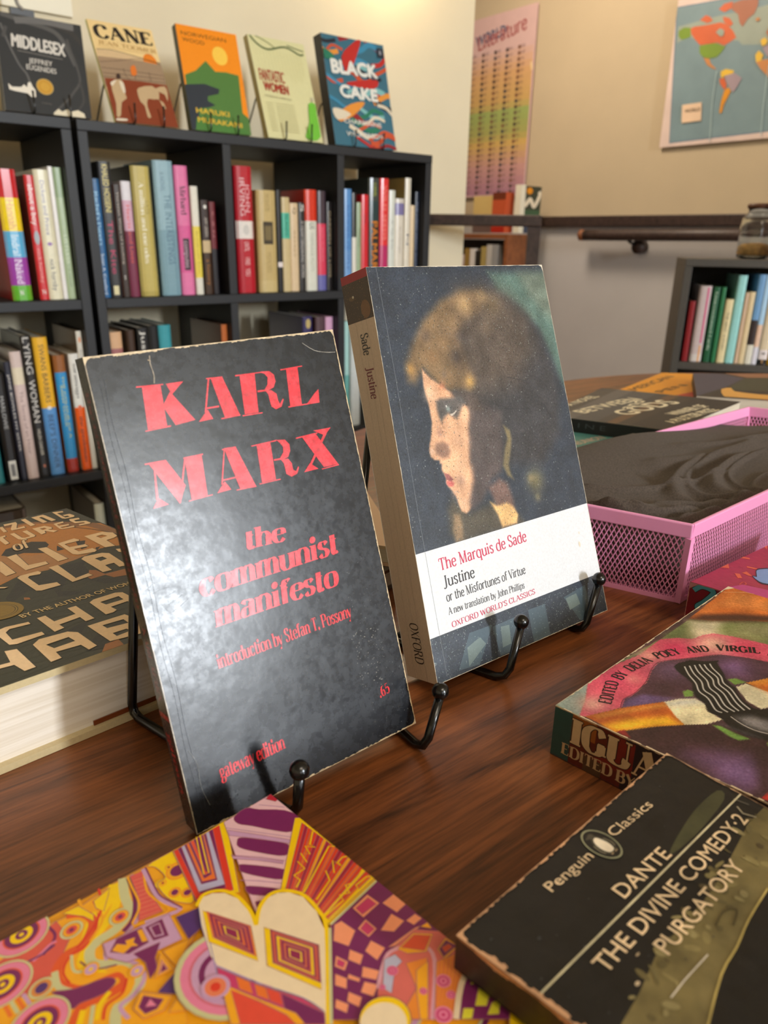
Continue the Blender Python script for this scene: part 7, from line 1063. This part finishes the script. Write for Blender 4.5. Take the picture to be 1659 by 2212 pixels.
# world map
K = ((2.985,1.98448,1.09504),(2.985,0.83448,1.09504),(2.985,0.83448,0.57442),(2.985,1.98448,0.57442)); pm = PM(); S = Sheet(K, pm); S.lay = .0002; W, H = S.W, S.H; F = S.K; pm.hexa([F[0], F[3], F[2], F[1]], [v + Vector((.005, 0, 0)) for v in (F[0], F[3], F[2], F[1])], (214, 190, 180), {0: (216, 194, 184)})
MP = ((((-4.1,23.9),(542.1,51),(633.9,487.6),(432.5,499.9),(43.2,507.9)),0),(((1.2,27.3),(542.5,53.2),(633.4,485.3),(431.8,496.3),(45.9,504.1)),1),(((15.4,92.8),(159,87),(377.8,86.5),(552.1,98.6),(581.6,239.1),(292.6,197.8),(275.7,181.3),(105.8,153.9),(65.6,132.9),(18.7,149.8)),2),(((19.5,108.2),(41.4,99.7),(70.1,105.8),(75.5,136.9),(54.7,140.8),(36,140.7),(20.9,125.5)),3),(((70.8,109.6),(85.1,104.8),(133.6,108.4),(191.9,109.1),(216.3,118),(249.8,146.9),(265.3,170.3),(239.5,182.4),(220.8,188.9),(192.3,174.9),(121,172),(99.6,152.9),(76.9,127.5)),4),(((106,87),(127.5,74.3),(146.5,82.4),(161.2,99.1),(138.4,102.1)),4),(((178.1,64.9),(198.1,50.3),(231.6,49.8),(229.8,69.9),(203.4,78.8)),4),(((200.1,92),(227.3,101.5),(245.3,123.1),(232.6,130.1),(206.2,109.3)),4),(((227.4,71.7),(235.4,55.1),(265,51.7),(328.1,59.4),(329.9,81.9),(321,104.8),(299.1,116.6),(284.3,139),(270.7,125.2),(259.6,95.9)),5),(((119.9,174.3),(174.8,174.5),(192.8,177.4),(221.2,191.3),(229.6,190.3),(215.9,209.4),(198.2,223.4),(169,223.9),(140.6,214.9),(124.1,197.9)),3),(((144.1,217.9),(169,223.9),(178.2,242.1),(205.8,265.3),(190.4,260.8),(163.9,245)),6),(((225.1,275.2),(244.2,269.4),(277.2,278.7),(276.3,289.3),(242.6,291.9),(238.3,299.8),(228.2,292.4)),7),(((242.6,291.9),(281.6,287.6),(313.5,308.4),(303.8,330.9),(288.2,353),(274.3,339.3),(258.9,318.1)),8),(((223.7,299.1),(244,299.3),(256.9,322.7),(257.1,339.6),(244.4,333.2),(229.8,316.8)),4),(((251.7,341.4),(267.5,333.6),(278.6,347),(268.5,370),(257.9,390.8),(256.1,412.8),(249,421.9),(244.2,411.5),(245.8,372.3)),9),(((180.2,139.9),(195.4,128.4),(214.4,138.6),(214.6,155),(203.6,157.9)),2),(((329.6,122),(342.5,119.9),(349.3,127.8),(337,132.3)),6),(((362.4,195.2),(377,188.5),(389.6,199.6),(387,212.7),(371.5,214.8)),7),(((352.3,239.3),(363.3,227.2),(382.5,243.8),(378.4,263.8),(359.6,263.4)),7),(((375.2,219.9),(402.2,210.6),(457.1,228.2),(464.5,265),(397,250.5)),8),(((359.6,263.4),(385.7,260.2),(438.1,261.1),(493.2,282.5),(487.9,381.3),(466.1,401.8),(425.3,327.6),(380.3,287)),6),(((379.2,173.2),(401.9,143.7),(516.4,155.3),(563.1,150.9),(582.6,243.5),(456.1,223.6),(400.4,201.3)),5),(((481.2,223.1),(579.8,230.2),(600.4,328.4),(533.5,297.1)),7),(((81.9,373),(165.4,372),(173.9,437.1),(89.9,438.2)),10))
MC = [(96, 116, 140), (122, 144, 150), (150, 160, 148), (120, 148, 52), (204, 100, 60), (170, 108, 82), (196, 132, 76), (222, 182, 64), (160, 142, 150), (214, 144, 40), (226, 196, 166)]
for q, i in MP: S.poly(q, MC[i])
for q in (((209.7,270.7),(210.7,373.3),(224.2,515.2)),((410.6,279.8),(416.9,419.9),(426.6,511.5))): S.stroke(q, 3, (170, 190, 190))
S.text('WORLD', *((98.1,402.9),(163.1,401.9)), 12, (96, 80, 66), bold=.02)
o = pm.build('world_map', mat('map_paper', .42, noise=.06, nscale=12, bump=.2, bscale=14)); tag(o, 'large world map with a pale border on the tan wall', 'map')
hr = thing('handrail', 'dark wooden handrail on the grey wall below the map', 'handrail'); X = 2.93
V_, F_ = tube([(2.93,2.278,0.2321), (2.93,2.1817,0.2328), (2.93,1.8171,0.2353), (2.93,1.0659,0.2434)], .024, 12); obj('rail', V_, F_, DARKWOOD, hr)
a = (2.93,2.278,0.2321); V_, F_ = tube([(a[0], a[1] + .02, a[2]), (a[0], a[1] - .002, a[2])], .0245, 12); obj('end_cap', V_, F_, BW, hr)
a = (2.93,2.0119,0.1872); V_, F_ = tube([(2.93, a[1] + .04, a[2] + .04), (2.94, a[1] + .03, a[2] + .02), (2.97, a[1], a[2])], .006, 8); obj('bracket', V_, F_, BLACKWIRE, hr)
V_, F_ = tube([(2.955, a[1], a[2]), (3.0, a[1], a[2])], .028, 18); obj('wall_plate', V_, F_, DARKWOOD, hr); reloc(hr)
# ------------------------------------------------------------------ grey-brown bookcase at the right with its books
GB = mat('grey_brown_laminate', .5, (70, 66, 60), noise=.1, nscale=200)
A0 = Vector((1.7515, 1.0495, 0)); yaw = -math.radians(52)
dx = Vector((math.cos(yaw), math.sin(yaw), 0)); dy = Vector((-math.sin(yaw), math.cos(yaw), 0))
ztp = .171; zsf = -.078
boxm_back = None
r = bookcase('bookcase', 'low grey-brown bookcase at the right, under the map', 0, .78, 0, .19, [ztp, zsf, -.33, -.58], [], -.75, GB, .018)
r.rotation_euler.z = yaw; c0 = A0 + dx * .39 + dy * .095; r.location = (c0.x, c0.y, -.75)
boxm('back_panel', (-.375, .089, .1), (.375, .094, .90), mat('dark_back_panel', .7, (40, 36, 32)), r)
def rb(label, x, w_, h_, col, bands=(), texts=(), marks=(), lean=0, side=None):
    b_ = book((0, w_, h_, 0), zsf, label, 'books in the low bookcase at the right', col, bands, texts, side=side, marks=marks); p = A0 + dx * x + dy * .02; b_.location = (p.x, p.y, zsf + .0005); b_.rotation_euler = (0, math.radians(lean), yaw); return b_
k_ = .00113
TX = ((1460,0.0143),(1500,0.0591),(1540,0.1035),(1580,0.1474),(1620,0.1908),(1660,0.2338),(1700,0.2763))
def bx(px): return float(np.interp(px, [a for a, b in TX], [b for a, b in TX]))
rb('dark red spine, first in the low right bookcase', bx(1471), .014, .148, (140, 24, 34), side=(80, 10, 20))
rb('grey-pink spine with a hot pink edge in the low right bookcase', bx(1488), .028, .185, (206, 190, 190), [(.9, (222, 214, 210))], marks=[('r', .78, .02, 1.2, .75, (214, 60, 130)), ('r', .78, .78, 1.2, 1, (240, 170, 90))])
rb('dark green spine with white script in the low right bookcase', bx(1517), .0155, .183, (26, 92, 60), [], [('Unaccustomed Earth', .06, .84, (190, 214, 196), .6, .5, serif)])
rb('second green spine, right of the lettered one', bx(1534), .010, .183, (40, 120, 76))
rb('low cream spine with black lettering in the low right bookcase', bx(1546), .018, .155, (232, 216, 170), [], [('THE HERO', .2, .5, (90, 80, 60), .6), ('A STORY', .55, .8, (90, 80, 60), .5)])
rb('tall mint spine in the low right bookcase', bx(1564), .021, .212, (156, 218, 216))
rb('thin beige spine between mint and cream', bx(1584), .009, .172, (214, 184, 156))
rb('thin cream spine right of the beige one', bx(1593), .013, .174, (228, 206, 164))
rb('tall blue hardcover with a white foot in the low right bookcase', bx(1606), .016, .215, (112, 160, 206), [(.5, (52, 42, 44)), (.78, (226, 222, 206))])
rb('thin pale blue spine edge beside the blue hardcover', bx(1621), .012, .215, (176, 214, 244), [(.55, (236, 200, 176)), (.8, (226, 224, 236))])
rb('wide beige spine with a ship mark in the low right bookcase', bx(1634), .022, .182, (224, 208, 178), [(.8, (236, 226, 226)), (.93, BK)], marks=[('r', .2, .84, .8, .86, (70, 60, 60)), ('r', .4, .93, .6, .98, (206, 160, 110))])
rb('mustard spine at the right edge of the low bookcase', bx(1656), .03, .2, (196, 158, 40))
# jar and red book on its top
ja = thing('glass_jar', 'glass jar with a wooden lid and tan filling on the low bookcase', 'jar'); pj = A0 + dx * bx(1603) + dy * .125
gl = bpy.data.materials.new('clear_glass'); gl.use_nodes = True; gb = gl.node_tree.nodes['Principled BSDF']; gb.inputs['Transmission Weight'].default_value = 1; gb.inputs['Roughness'].default_value = .05; gb.inputs['IOR'].default_value = 1.3; gb.inputs['Base Color'].default_value = (.9, .93, .92, 1)
PT = (pj.x, pj.y, ztp + .0005)
lathe('jar_glass', [(.034, 0), (.038, .004), (.040, .02), (.040, .078), (.037, .094), (.030, .104), (.027, .108), (.027, .118), (.0255, .118), (.0255, .108), (.035, .092), (.0385, .078), (.0385, .02), (.034, .005)], gl, ja, PT)
lathe('lid', [(.029, .118), (.031, .120), (.031, .126), (.028, .129)], mat('dark_brown_wood', .5, (84, 48, 26)), ja, PT)
lathe('filling', [(.030, .006), (.037, .012), (.0375, .026), (.031, .034), (.012, .037)], mat('tan_beans', .8, (190, 150, 90), noise=.4, nscale=90), ja, PT); reloc(ja)
def sunset(S):
    W, H = S.W, S.H; S.lay = .0001
    for k, c in ((0, (120, 40, 60)), (.12, (170, 60, 70)), (.3, (196, 84, 76)), (.45, (206, 120, 80)), (.62, (190, 80, 70)), (.76, (120, 40, 60)), (.88, (76, 30, 60))): S.rect(0, H * k, W, H, c)
    for k in range(7): S.stroke([(W * (.05 + k * .13), H), (W * (.05 + k * .13), H * (.84 + .02 * (k % 3)))], W * .05, (60, 24, 54))
pj = A0 + dx * bx(1642) + dy * .015; K = [pj + Vector((0, 0, ztp + .172)) + dy * .075 + dx * .022, pj + dx * .12 + Vector((0, 0, ztp + .172)) + dy * .075, pj + dx * .11 + Vector((0, 0, ztp + .002)), pj + Vector((0, 0, ztp + .002))]
K[0] = pj + dx * .004 + dy * .05 + Vector((0, 0, ztp + .175)); K[1] = K[0] + dx * .115; K[2] = pj + dx * .115 + Vector((0, 0, ztp + .004)); K[3] = pj + Vector((0, 0, ztp + .004))
paperback('paperback_book', 'sunset red cover standing beside the glass jar', K, tuple(dy * .015 + Vector((0, 0, -.003))), (170, 60, 70), art=sunset, m=DC)
